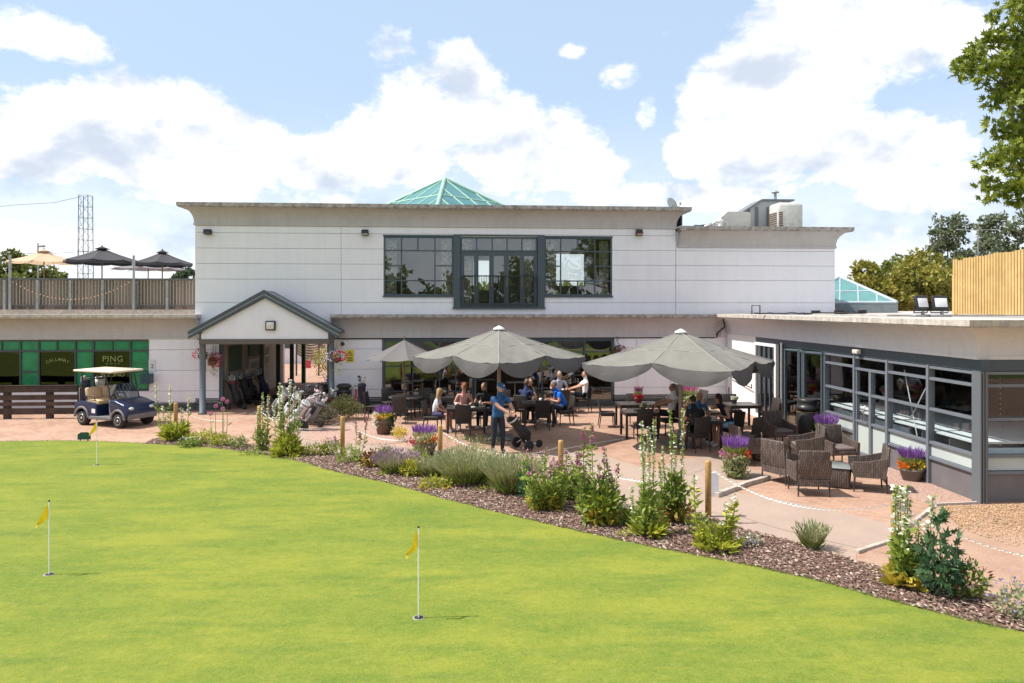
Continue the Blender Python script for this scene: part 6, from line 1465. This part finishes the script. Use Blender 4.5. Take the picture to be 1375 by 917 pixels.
t = plant('foxglove', 386, 613, 'tall white foxgloves with a bright green leafy base in front of the porch', 'flower', WF); spires(t, sp_px((386, 613), [(374, 516), (381, 520), (389, 511), (401, 526), (368, 545), (396, 519), (377, 530)]), f_w, .5, .028, 40, 120, cover=.5); bush(t, 1000, .42, .35, .62, .15, .055, g_y); rosette(t, 140, .45, .2, .22, .08, g_y)
t = plant('perennial', 424, 612, 'low spreading green mat right of the tall foxgloves', 'flower', WF); bush(t, 1000, .62, .3, .30, .08, .03, g_y)
t = plant('perennial', 340, 612, 'small straggly plants at the lawn edge beneath the foxgloves', 'flower', WF); bush(t, 300, .5, .15, .12, .07, .03, g_l)
t = plant('perennial', 470, 622, 'low green clump with small purple flowers beside the post', 'flower', WF); bush(t, 500, .35, .3, .42, .10, .035, g_l); spires(t, sp_px((470, 622), [(452, 585), (478, 565), (490, 560), (484, 580)]), f_d, .4, .025, 30, 120)
t = plant('heuchera', 499, 628, 'bronze red leaved clump at the left end of the lavender', 'flower', WF); bush(t, 600, .34, .25, .38, .08, .06, g_red); bush(t, 150, .3, .25, .3, .08, .04, g_y, 'green_leaves')
def lav(px, py, w, h, n, lab, m=g_s, fl=straw, tip=None, colr=g_m):
    w *= .84; h *= .9; n = int(n*.7)
    t = plant('lavender', px, py, lab, 'lavender', 'lavender clumps in the bark bed'); b = MB()
    nn = n; a = RG.rand(nn)*2*PI; r_ = RG.rand(nn)**.6; P = np.stack([np.cos(a)*r_*w*.28, np.sin(a)*r_*w*.22, np.zeros(nn)+.02], 1)
    D = np.stack([np.cos(a)*r_*.75*w/h*1.0, np.sin(a)*r_*.55*w/h, np.ones(nn)], 1); L = h*(.55+.45*RG.rand(nn)); V3, F_ = leaves(P, L, .012, D); np_mesh('stalks', V3, F_, [fl], parent=t)
    D1 = D/np.linalg.norm(D, axis=1, keepdims=True); T = P+D1*(L*.86)[:, None]; V3, F_ = leaves(T, .09*(.5+RG.rand(nn)), .022, D1+RG.normal(size=D1.shape)*.12); np_mesh('flower_heads', V3, F_, tip or g_s, parent=t)
    nn = int(n*1.1); a = RG.rand(nn)*2*PI; r_ = RG.rand(nn)**.5; P = np.stack([np.cos(a)*r_*w*.36, np.sin(a)*r_*w*.3, RG.rand(nn)*h*.3], 1); D = np.stack([np.cos(a)*r_*.9, np.sin(a)*r_*.9, np.ones(nn)*.9], 1); V3, F_ = leaves(P, h*(.22+.24*RG.rand(nn)), .018, D); np_mesh('foliage', V3, F_, colr, parent=t)
lav(532, 636, .95, .62, 900, 'lavender clump with faded purple tips right of the bronze leaves', tip=leaf_m('petal_faded', (.30, .20, .28)))
t = plant('perennial', 553, 641, 'yellow green leafy clump between two lavender clumps', 'flower', WF); bush(t, 500, .35, .22, .36, .1, .05, g_y); bush(t, 60, .3, .2, .3, .1, .05, g_yel, 'yellow_leaves')
lav(585, 640, .8, .50, 650, 'small grey green lavender clump behind the yellow leaved plant')
t = plant('perennial', 585, 656, 'low yellow leaved plants at the edge of the bark below the lavender', 'flower', WF); bush(t, 500, .55, .15, .24, .09, .04, g_y); rosette(t, 60, .5, .05, .1, .05, g_yel)
lav(628, 650, 1.35, .92, 2200, 'largest lavender clump with straw coloured heads below the pink topped woman', colr=g_l)
lav(688, 662, 1.05, .90, 1700, 'lavender clump in front of the standing man', colr=g_l)
t = plant('perennial', 708, 672, 'bluish green leafy plant between lavender and pink penstemon', 'flower', WF); bush(t, 500, .22, .22, .75, .1, .06, leaf_m('leaf_blue_green', (.08, .17, .09)))
t = plant('penstemon', 732, 684, 'pink flowered penstemon with a yellowing leafy base behind the bark', 'flower', WF); spires(t, [(random.uniform(-.42, .42), random.uniform(-.3, .3), random.uniform(.72, 1.18), random.uniform(-.05, .05)) for _ in range(26)], f_pk, .22, .026, 42, 70, lm=g_l); bush(t, 900, .42, .3, .5, .13, .045, g_y); rosette(t, 160, .4, .2, .18, .06, g_yel)
t = plant('perennial', 772, 672, 'mid green leafy clump between the pink and the purple flower clumps', 'flower', WF); bush(t, 900, .42, .3, .55, .11, .05, g_m); spires(t, [(random.uniform(-.35, .35), random.uniform(-.2, .2), random.uniform(.6, .95), .02) for _ in range(9)], f_d, .2, .03, 30, 80)
t = plant('foxglove', 806, 704, 'tall purple foxgloves with a yellow and green leafy base', 'flower', WF); spires(t, sp_px((806, 704), [(782, 574), (797, 571), (776, 607), (812, 602), (804, 622), (818, 622), (822, 636), (784, 626), (826, 623), (790, 640)]), f_p, .30, .034, 60, 100, cover=.5); bush(t, 800, .36, .3, .62, .16, .07, g_y); bush(t, 400, .36, .3, .7, .14, .06, g_m, 'lower_foliage'); rosette(t, 90, .36, .2, .2, .08, g_yel)
t = plant('foxglove', 872, 719, 'tall white foxgloves closest to the lawn beside the path', 'flower', WF); spires(t, sp_px((872, 719), [(861, 566), (871, 573), (878, 565), (849, 655), (866, 590)]), f_w, .62, .030, 60, 130, cover=.25, lm=g_l); bush(t, 700, .25, .22, .8, .13, .05, g_l); rosette(t, 160, .33, .1, .24, .06, g_y)
t = plant('foxglove', 905, 702, 'tallest pale green foxglove spires behind the white ones', 'flower', WF); spires(t, sp_px((905, 702), [(900, 551), (914, 548), (892, 600), (907, 585), (885, 620)]), f_w, .62, .030, 60, 130, cover=.1, lm=g_l); bush(t, 900, .30, .25, .9, .14, .055, g_m); bush(t, 150, .3, .25, .3, .13, .06, leaf_m('leaf_rust', (.35, .20, .05)), 'withered_leaves')
t = plant('foxglove', 962, 738, 'short scattered white foxgloves right of the timber post with the white board', 'flower', WF); spires(t, sp_px((962, 738), [(933, 640), (975, 675), (990, 668), (985, 690), (968, 700)]), f_w, .25, .030, 90, 100, lm=g_y); bush(t, 450, .42, .2, .36, .12, .045, g_y); rosette(t, 110, .45, .1, .2, .06, g_y)
t = plant('perennial', 938, 716, 'sparse weedy green plant at the foot of the post', 'flower', WF); bush(t, 260, .32, .2, .28, .09, .04, g_l)
lav(1090, 738, .42, .42, 420, 'small lone grassy lavender tuft on the bark beside the path', colr=g_m, tip=g_s)
t = plant('hollyhock', 1215, 788, 'white hollyhock with yellow lower leaves against the rightmost post', 'flower', WF); spires(t, sp_px((1215, 788), [(1205, 655), (1213, 658), (1225, 656), (1247, 665), (1210, 690), (1232, 700)]), f_w, .55, .042, 60, 110, cover=.5, lm=g_l); bush(t, 420, .22, .2, .75, .14, .08, g_l); rosette(t, 70, .25, .12, .22, .12, g_yel); bush(t, 60, .22, .15, .28, .12, .09, g_yel, 'yellow_leaves')
t = plant('sycamore_sapling', 1262, 803, 'dark green lobed leaf shrub in the right corner of the bark bed', 'shrub'); bush(t, 480, .40, .36, .88, .135, .15, leaf_m('leaf_lobed', (.065, .135, .06)), up=.2, shape='star'); MB().tube([(0, 0, 0), (.03, .02, .4), (.0, 0, .8)], [.02, .012, .006], 6).tube([(0, 0, .1), (.18, -.05, .5), (.22, -.05, .92)], [.012, .008, .004], 6).tube([(0, 0, .1), (-.16, -.05, .5), (-.10, .03, 1.02)], [.012, .008, .004], 6).build('trunk', mat('bark_brown', (.14, .10, .07), .9, var=.4, vs=8), t)
bush(t, 26, .05, .05, .12, .12, .11, MATS['leaf_lobed'], 'top_leaves', .95, shape='star')
t = plant('perennial', 1303, 806, 'low bronze and green leafy plant right of the lobed shrub', 'flower', WF); bush(t, 500, .30, .22, .45, .10, .045, g_m); bush(t, 70, .26, .2, .5, .07, .03, g_red, 'bronze_leaves')
t = plant('geranium', 1367, 832, 'lilac geranium at the bottom right edge of the bed', 'flower', WF); bush(t, 700, .36, .25, .42, .07, .04, g_s); bush(t, 110, .38, .28, .46, .035, .03, f_l, 'blossom', .06)
t = plant('white_flowers', 1006, 732, 'tiny white flowers scattered on the bark near the short foxgloves', 'flower', WF); bush(t, 70, .25, .18, .14, .05, .04, leaf_m('petal_chalk', (.75, .75, .74), .1)); bush(t, 60, .25, .18, .12, .06, .03, g_s, 'leaves')
rs = random.Random(8)
# little weeds and seedlings
for (px, py, w, lab) in ((650, 660, .30, 'small green seedlings in the bark below the largest lavender'), (515, 640, .22, 'yellow green seedlings at the lawn edge under the bronze leaves'), (840, 722, .22, 'tiny seedlings in the bark left of the closest foxgloves'), (395, 618, .35, 'pale pebbly ground plants at the lawn edge before the porch')):
    t = plant('seedling', px, py, lab, 'plant'); bush(t, 120, w, w*.5, .10, .06, .025, g_y)
for (px, py, rx, h, m, fm, lab) in ((255, 601, .45, .22, g_m, f_w, 'low green plants with white specks left of the alliums'), (445, 611, .38, .34, g_l, f_d, 'loose green plant with dusky flowers left of the post below the shrub'), (515, 622, .40, .38, g_m, f_d, 'dark green plant with dusky flowers behind the bronze leaves'),
        (560, 626, .45, .42, g_l, f_pk, 'loose green plant with pale pink flowers behind the yellow green clump'), (604, 634, .40, .50, g_m, f_pk, 'green plant with pink flowers at the foot of the middle post'), (660, 645, .50, .55, g_l, f_w, 'feathery pale green plant at the feet of the standing man'), (716, 655, .42, .62, g_l, f_pk, 'tall loose green plant with pink flowers beside the golf trolley'),
        (752, 672, .34, .50, g_m, f_p, 'green plant with magenta flowers in front of the post by the penstemon'), (788, 690, .26, .40, g_y, f_p, 'yellow green plant filling the gap left of the purple foxgloves'), (845, 706, .22, .30, g_l, f_w, 'small green plant between the purple and the white foxgloves')):
    t = plant('border_plant', px, py, lab, 'plant', WF); bush(t, 620, rx, rx*.6, h, .09, .035, m)
    nn = 46; P = np.stack([RG.uniform(-rx, rx, nn)*.7, RG.uniform(-rx, rx, nn)*.4, h*(.8+.45*RG.rand(nn))], 1); V3, F_ = leaves(P, .035, .03); np_mesh('blossom', V3, F_, fm, parent=t); Q = P.copy(); Q[:, 2] *= .45; V3, F_ = leaves(Q, P[:, 2]-Q[:, 2], .007, np.tile([0, 0, 1.], (nn, 1))); np_mesh('stems', V3, F_, g_l, parent=t)
# yellow flowers and shrub, grasses by the gravel
t = plant('marguerite', 537, 592, 'rounded yellow flowered plant right of the left planter', 'flower'); bush(t, 450, .26, .22, .38, .07, .025, g_yel); bush(t, 200, .27, .23, .36, .04, .04, f_y, 'blossom', .06)
t = plant('shrub', 432, 570, 'left lobe shaped grey olive rounded shrub beside the gravel', 'shrub'); 
t['label'] = 'low rounded grey green shrub with reddish left side beside the gravel'; bush(t, 2600, .55, .5, .62, .055, .025, leaf_m('leaf_heather', (.15, .12, .10))); bush(t, 900, .5, .5, .60, .055, .025, g_s, 'tips')
t = plant('shrub', 461, 563, 'low rounded olive green shrub next to the litter bin', 'shrub'); bush(t, 3600, .68, .55, .72, .06, .03, leaf_m('leaf_olive', (.16, .165, .065)))
t = plant('fern', 640, 598, 'row of low green and white bedding in front of the pink topped woman', 'plant'); bush(t, 350, 1.2, .15, .25, .12, .025, g_m); bush(t, 90, 1.2, .15, .25, .04, .03, f_w, 'blossom')
# ------------------------------------------------------------ planters
pot_b = mat('pot_brown', (.16, .11, .085), .7, var=.2, vs=6); pot_g = mat('pot_grey', (.17, .155, .145), .7, var=.2, vs=6)
def planter(px, py, r_, h, lab, kind, pot=pot_b, loc=None, z=0, s=1.0, taper=.68):
    p = loc or G(px, py); t = thing('flower_planter', lab, 'planter', (p.x, p.y, z), 0, 'planters full of summer flowers')
    MB().lathe([(r_*taper, 0), (r_*.98, h*.85), (r_*1.05, h*.86), (r_*1.05, h), (r_*.95, h), (r_*.92, h*.92), (.01, h*.92)], 24).build('pot', pot, t)
    bush(t, int(700*s), r_*1.15, r_*1.15, h*.75, .08*s**.5, .035, g_m, z0=h*.75)
    for nm, m, n, ang, dz, sp_ in kind:
        if nm == 'spikes':
            nn = n; a = RG.rand(nn)*2*PI; q = RG.rand(nn)**.5*r_*.9; P = np.stack([np.cos(a)*q, np.sin(a)*q, h+dz+RG.rand(nn)*.05], 1); D = np.stack([np.cos(a)*.35, np.sin(a)*.35, np.ones(nn)], 1); 
            V3, F_ = leaves(P, sp_*(.7+.5*RG.rand(nn)), .022, D); np_mesh('flower_spikes', V3, F_, m, parent=t)
            V3, F_ = leaves(P-np.array([0, 0, .12]), .16, .012, D); np_mesh('stems', V3, F_, g_l, parent=t)
        else:
            nn = n; a = ang+RG.normal(size=nn)*.55; el = RG.rand(nn); q = r_*(.75+.4*RG.rand(nn)); P = np.stack([np.cos(a)*q, np.sin(a)*q, h+dz+(el-.5)*sp_], 1); V3, F_ = leaves(P, .055, .05, np.stack([np.cos(a), np.sin(a), RG.rand(nn)], 1)+RG.normal(size=(nn, 3))*.4); np_mesh(nm, V3, F_, m, parent=t)
    return t
F4 = -PI/2
planter(515, 583, .26, .42, 'planter with white, yellow and purple flowers beside the pink gravel', [('spikes', f_v, 150, 0, .18, .22), ('white_blossom', f_w, 260, PI, .0, .45), ('yellow_blossom', f_y, 50, F4, .12, .15), ('orange_blossom', f_o, 40, F4, .1, .15), ('trailing_leaves', g_d, 260, 0, -.05, .5)])
planter(570, 612, .30, .30, 'planter with violet spikes and red flowers left of the middle post', [('spikes', f_v, 200, 0, .26, .2), ('red_blossom', f_r, 60, PI+.3, .08, .12), ('orange_blossom', f_o, 110, -.6, .12, .14), ('trailing_leaves', g_s, 360, F4, -.05, .45)], pot_g)
planter(987, 640, .27, .40, 'planter with purple spikes, pink and orange flowers behind the white board', [('spikes', f_v, 230, 0, .22, .24), ('pink_blossom', f_pk, 70, PI+.4, .10, .12), ('red_blossom', f_r, 60, -.4, .12, .12), ('orange_blossom', f_o, 80, -.2, .1, .14), ('trailing_leaves', g_var, 650, F4-.3, -.12, .48)])
planter(1110, 606, .29, .42, 'planter with purple spikes and cream flowers by the glazed wall', [('spikes', f_v, 200, 0, .26, .26), ('white_blossom', f_w, 200, -.4, .10, .3), ('yellow_blossom', f_y, 60, -.6, .1, .2), ('trailing_leaves', g_var, 420, F4-.4, -.1, .45)])
planter(1224, 645, .24, .26, 'low grey bowl planter with purple and orange flowers on the gravel', [('spikes', f_v, 230, 0, .20, .22), ('orange_blossom', f_o, 90, PI+.3, .08, .14), ('yellow_blossom', f_y, 60, -.5, .1, .16)], pot_g, taper=.7)
planter(926, 553, .30, .42, 'planter against the white wall with pale pink spikes', [('spikes', f_pk, 260, 0, .30, .32), ('white_blossom', f_w, 120, F4, .0, .4), ('trailing_leaves', g_l, 200, F4, 0, .3)])
for (T, x, y, lab, kind, s) in ((T5b, .05, .1, 'red flower pot with dark stems on the table left of the big parasol', [('spikes', f_d, 90, 0, .18, .16), ('red_blossom', f_r, 90, F4, .05, .12)], .35), (T7, -.15, .1, 'small pot of white flowers on the table by the doors', [('white_blossom', f_w, 160, F4, .05, .10)], .25), (T2, .05, .0, 'tiny plant in a pot on the table behind the blonde girl', [('white_blossom', f_w, 14, F4, .05, .08)], .15), (T5, .15, .12, 'small green plant on the near table left of the big parasol', [('white_blossom', g_var, 60, F4, .05, .08)], .2), (T4, -.2, .1, 'small potted plant on the table by the window', [('white_blossom', f_pk, 20, F4, .05, .08)], .15)):
    p = on(T, x, y); planter(0, 0, .09 if s < .3 else .12, .11 if s < .3 else .14, lab, kind, mat('pot_red', (.5, .05, .06), .5) if s > .3 else pot_g, p, .742, s)
def basket(px, py, Y, lab, kind, arm):
    p = WY(px, py, Y); t = thing('hanging_basket', lab, 'hanging basket', (p.x, Y, p.z), 0, 'hanging flower baskets')
    MB().lathe([(.02, -.20), (.12, -.14), (.17, 0), (.18, .0)], 16).build('bowl', pot_b, t); bush(t, 300, .22, .2, .28, .08, .04, g_m, z0=-.10)
    for nm, m, n, a_, dz, w in kind:
        nn = n; U = RG.normal(size=(nn, 3)); U /= np.linalg.norm(U, axis=1, keepdims=True); P = U*np.array([.20, .18, .15])+np.array([math.cos(a_)*.12, math.sin(a_)*.1, dz]); V3, F_ = leaves(P, .06, .055, U); np_mesh(nm, V3, F_, m, parent=t)
    nn = 60; P = np.stack([RG.normal(size=nn)*.06+.06, RG.normal(size=nn)*.05-.05, -.15-RG.rand(nn)*.45], 1); V3, F_ = leaves(P, .07, .03); np_mesh('trailing_leaves', V3, F_, g_y, parent=t)
    b = MB()
    for k in range(3): a = k*2.1; b.tube([(.17*math.cos(a), .17*math.sin(a), 0), (0, 0, .42)], .004, 4)
    b.tube([(0, 0, .42), (0, 0, .5), (arm, .0, .5), (arm, .0, .2)], .010, 5); b.build('chain_bracket', blackm, t)
basket(286, 484, YW-.30, 'hanging basket of pink, white and red flowers left of the passage', [('pink_blossom', f_pk, 90, 0, .10, 0), ('pale_blossom', leaf_m('petal_pale_pink', (.72, .6, .72), .15), 120, PI/2, .12, 0), ('red_blossom', f_r, 110, -.8, -.06, 0)], .1)
basket(452, 480, PY-.3, 'hanging basket of red and white flowers on the right porch column', [('red_blossom', f_r, 150, 0, .05, 0), ('pale_blossom', MATS['petal_pale_pink'], 70, PI, .05, 0)], -.05)
basket(272, 477, YW-.6, 'small red flowered hanging basket half behind the left porch column', [('red_blossom', f_r, 80, PI, .05, 0)], .1)
basket(828, 470, YW-.25, 'hanging basket of magenta flowers between the two big parasols', [('pink_blossom', f_p, 150, 0, .0, 0)], .05)
t = thing('flower_border', 'bank of yellow and green flowers seen through the passage', 'plants', (X(436, Y=YW+12.0), YW+12.0, 0)); bush(t, 1500, 1.0, .6, 2.0, .14, .07, g_y); bush(t, 260, 1.0, .6, 1.9, .08, .08, f_p, 'blossom', .1)
# ------------------------------------------------------------ trees
bark_m = mat('tree_bark', (.12, .095, .075), .95, var=.4, vs=6, bump=.6, bs=20)
def tree(loc, trunk_h, r_tr, blobs_, n, L, W, m, lab, name='tree', grp=None, shape='rhomb', limbs=True, hang=0.0, cl=.18, D3=None):
    t = thing(name, lab, 'tree', loc, 0, grp)
    tot = sum(b_[3]*b_[4]*b_[5] for b_ in blobs_); PP = []; DD = []
    for (x, y, z, rx, ry_, rz_) in blobs_:
        k = max(20, int(n*(rx*ry_*rz_)/tot)); nc = max(5, int(k/42)); C = RG.normal(size=(nc, 3)); C /= np.linalg.norm(C, axis=1, keepdims=True); C *= (.50+.5*RG.rand(nc, 1)**.6)
        idx = RG.randint(0, nc, k); U = RG.normal(size=(k, 3)); U /= np.linalg.norm(U, axis=1, keepdims=True)
        s = cl*(.6+.9*RG.rand(nc))[idx][:, None]
        Q = C[idx]*np.array([rx, ry_, rz_])*.9+U*(RG.rand(k, 1)**.4)*s*np.array([1, 1, .65])*max(rx, ry_, rz_)
        PP.append(Q+np.array([x, y, z])); DD.append(U+RG.normal(size=(k, 3))*.7+np.array([0, 0, .2-hang]))
    P = np.concatenate(PP); D = np.concatenate(DD); V3, F_ = leaves(P, L*(.6+.7*RG.rand(len(P))), W*(.7+.6*RG.rand(len(P))), D, shape); np_mesh('crown', V3, F_, m, parent=t)
    b = MB(); rs = random.Random(int(loc[0]*10)); b.tube([(0, 0, -.2), (r_tr*.2, 0, trunk_h*.5), (0, r_tr*.2, trunk_h)], [r_tr*1.2, r_tr*.9, r_tr*.7], 9)
    for (x, y, z, rx, ry_, rz_) in blobs_:
        q = Vector((x, y, z)); m_ = Vector((x*.35, y*.35, trunk_h+(z-trunk_h)*.45)); b.tube([(0, 0, trunk_h*.85), m_, q], [r_tr*.55, r_tr*(.32 if limbs else .14), r_tr*(.10 if limbs else .03)], 6)
        for k in range(4 if limbs else 0): d = Vector((rs.gauss(0, 1), rs.gauss(0, 1), rs.gauss(.3, .7))).normalized(); b.tube([m_.lerp(q, .6), q+Vector((d.x*rx, d.y*ry_, d.z*rz_))*.75], [r_tr*.16, r_tr*.04], 5)
    b.build('trunk', bark_m, t); return t
def loc_d(px, dep): p = DP(px, 420, dep); return (p.x, p.y, 0)
lm1 = leaf_m('tree_leaf_yellowish', (.27, .26, .05), .4, .3); lm2 = leaf_m('tree_leaf_mid', (.15, .18, .04), .4, .3); lm3 = leaf_m('tree_leaf_dark', (.17, .20, .12), .45, .3); lm4 = leaf_m('tree_leaf_maple', (.20, .25, .035), .5, .35); lm5 = leaf_m('tree_leaf_greyish', (.10, .15, .09), .4, .2)
def crown_px(px, base_dep, lst):            # blobs from the photo: (x, y, rx, ry) px at this tree's distance
    l = loc_d(px, base_dep); out = []
    for (bx, by, rx, ry_) in lst:
        q = DP(bx, by, base_dep+RG.uniform(-1, 1)*rx/F*base_dep*.5); s = base_dep/F; out.append((q.x-l[0], q.y-l[1], q.z, rx*s, rx*s*.9, ry_*s))
    return l, out
TG = 'broadleaved trees behind the low roof'
l, bl = crown_px(1160, 48, [(1158, 368, 26, 18), (1180, 392, 40, 22), (1150, 395, 26, 18)]); tree(l, 3.2, .22, bl, 4200, .28, .2, lm1, 'yellowish tree just right of the clubhouse behind the blue skylight', grp=TG)
l, bl = crown_px(1200, 52, [(1205, 366, 28, 22), (1215, 395, 38, 25)]); tree(l, 3.4, .25, bl, 4200, .28, .2, lm2, 'green tree second in the row behind the blue skylight', grp=TG)
l, bl = crown_px(1240, 46, [(1238, 352, 28, 18), (1232, 378, 42, 28), (1262, 385, 34, 28), (1245, 405, 44, 20)]); tree(l, 3.0, .25, bl, 6500, .27, .19, lm1, 'dense yellow green tree left of the timber screen', grp=TG)
l, bl = crown_px(1310, 55, [(1300, 365, 40, 24), (1345, 375, 44, 28), (1400, 360, 44, 34)]); tree(l, 3.0, .25, bl, 5000, .30, .2, lm2, 'green tree mostly hidden behind the timber screen', grp=TG)
PG2 = 'tall loose poplars in the distance'
l, bl = crown_px(1272, 66, [(1273, 312, 26, 26), (1256, 322, 15, 18), (1290, 308, 17, 20), (1270, 345, 32, 26)]); tree(l, 4, .28, bl, 3600, .34, .20, lm3, 'tall dark airy tree left of the street lamp', grp=PG2, cl=.22)
l, bl = crown_px(1330, 64, [(1322, 312, 16, 26), (1338, 306, 18, 24), (1330, 340, 26, 30)]); tree(l, 4, .28, bl, 3000, .34, .20, lm3, 'tall dark airy tree right of the street lamp', grp=PG2, cl=.22)
l, bl = crown_px(1375, 62, [(1364, 310, 15, 28), (1385, 300, 22, 30), (1375, 340, 26, 32), (1420, 320, 30, 40)]); tree(l, 4, .28, bl, 3600, .34, .20, lm3, 'tall dark airy tree at the right edge of the picture', grp=PG2, cl=.22)
TL = 'trees behind the roof terrace'
l, bl = crown_px(28, 62, [(22, 352, 24, 15), (5, 362, 20, 16), (45, 366, 30, 15), (75, 372, 16, 10), (30, 385, 50, 18)]); tree(l, 3.5, .3, bl, 6000, .34, .24, lm2, 'rounded green tree behind the cream terrace parasol', grp=TL)
l, bl = crown_px(-50, 66, [(-60, 355, 36, 26), (-25, 370, 30, 22)]); tree(l, 3.5, .3, bl, 2500, .34, .24, lm2, 'green tree at the far left edge behind the terrace', grp=TL)
l, bl = crown_px(250, 70, [(248, 368, 14, 9), (238, 378, 14, 8)]); tree(l, 3.5, .2, bl, 1100, .34, .24, lm5, 'small pale green treetop peeping out beside the clubhouse wall', grp=TL)
# the big maple that leans in from the right
dep = 9.6; l = loc_d(1600, dep); s = dep/F
bl = []
for (bx, by, rx, ry_, dd) in [(1328, 60, 22, 20, 0), (1302, 84, 22, 30, .1), (1345, 88, 24, 30, .2), (1352, 25, 28, 32, -.1), (1385, 60, 45, 60, .3), (1352, 130, 24, 30, -.1), (1362, 172, 26, 40, .1), (1348, 205, 26, 30, -.2), (1328, 240, 26, 14, .1), (1345, 252, 24, 18, 0), (1368, 252, 24, 24, 0), (1358, 236, 24, 20, .1), (1300, 100, 18, 18, 0), (1340, 60, 30, 24, .1), (1325, 88, 26, 22, 0), (1350, 110, 26, 24, 0), (1390, 200, 40, 60, .3), (1440, 120, 70, 110, .6), (1520, 60, 110, 140, .2), (1620, 60, 130, 150, 0), (1700, 120, 110, 110, .3), (1560, -60, 150, 90, .3), (1420, -30, 60, 60, 0), (1300, -75, 22, 20, .2)]:
    q = DP(bx, by, dep+dd); bl.append((q.x-l[0], q.y-l[1], q.z, rx*s, rx*s*1.1, ry_*s))
tree(l, 4.6, .20, bl, 60000, .10, .11, [lm4], 'big maple whose leafy branches lean in at the upper right', shape='star', hang=.35, cl=.34, limbs=False)
# trees behind the viewer, seen only mirrored in the windows
for i, (x, y, w, h) in enumerate(((-22, -26, 5, 9), (-11, -30, 5.5, 10.5), (0, -27, 5, 8), (9, -31, 5.5, 11), (19, -26, 5, 9), (-34, -24, 6, 10), (31, -28, 6, 10))):
    labs = ['broad tree behind the viewer mirrored at the left of the windows', 'tall tree behind the viewer mirrored in the left window', 'lower tree behind the viewer mirrored in the balcony door', 'tallest tree behind the viewer mirrored in the right window', 'broad tree behind the viewer mirrored in the patio glazing', 'farthest left tree behind the viewer', 'farthest right tree behind the viewer']
    tree((x, y, 0), 2.2, .35, [(0, 0, h*.6, w, w*.8, h*.40), (w*.5, 0, h*.42, w*.6, w*.6, h*.25), (-w*.5, 0, h*.4, w*.6, w*.6, h*.25)], 2600, .6, .45, lm2, labs[i], grp='trees standing behind the viewer', limbs=False)
hb = thing('hedge', 'long clipped hedge far behind the clubhouse and car park', 'hedge', (0, 110, 0)); bush(hb, 9000, 140, 2.5, 6.5, 1.4, 1.2, lm2, hollow=.5)
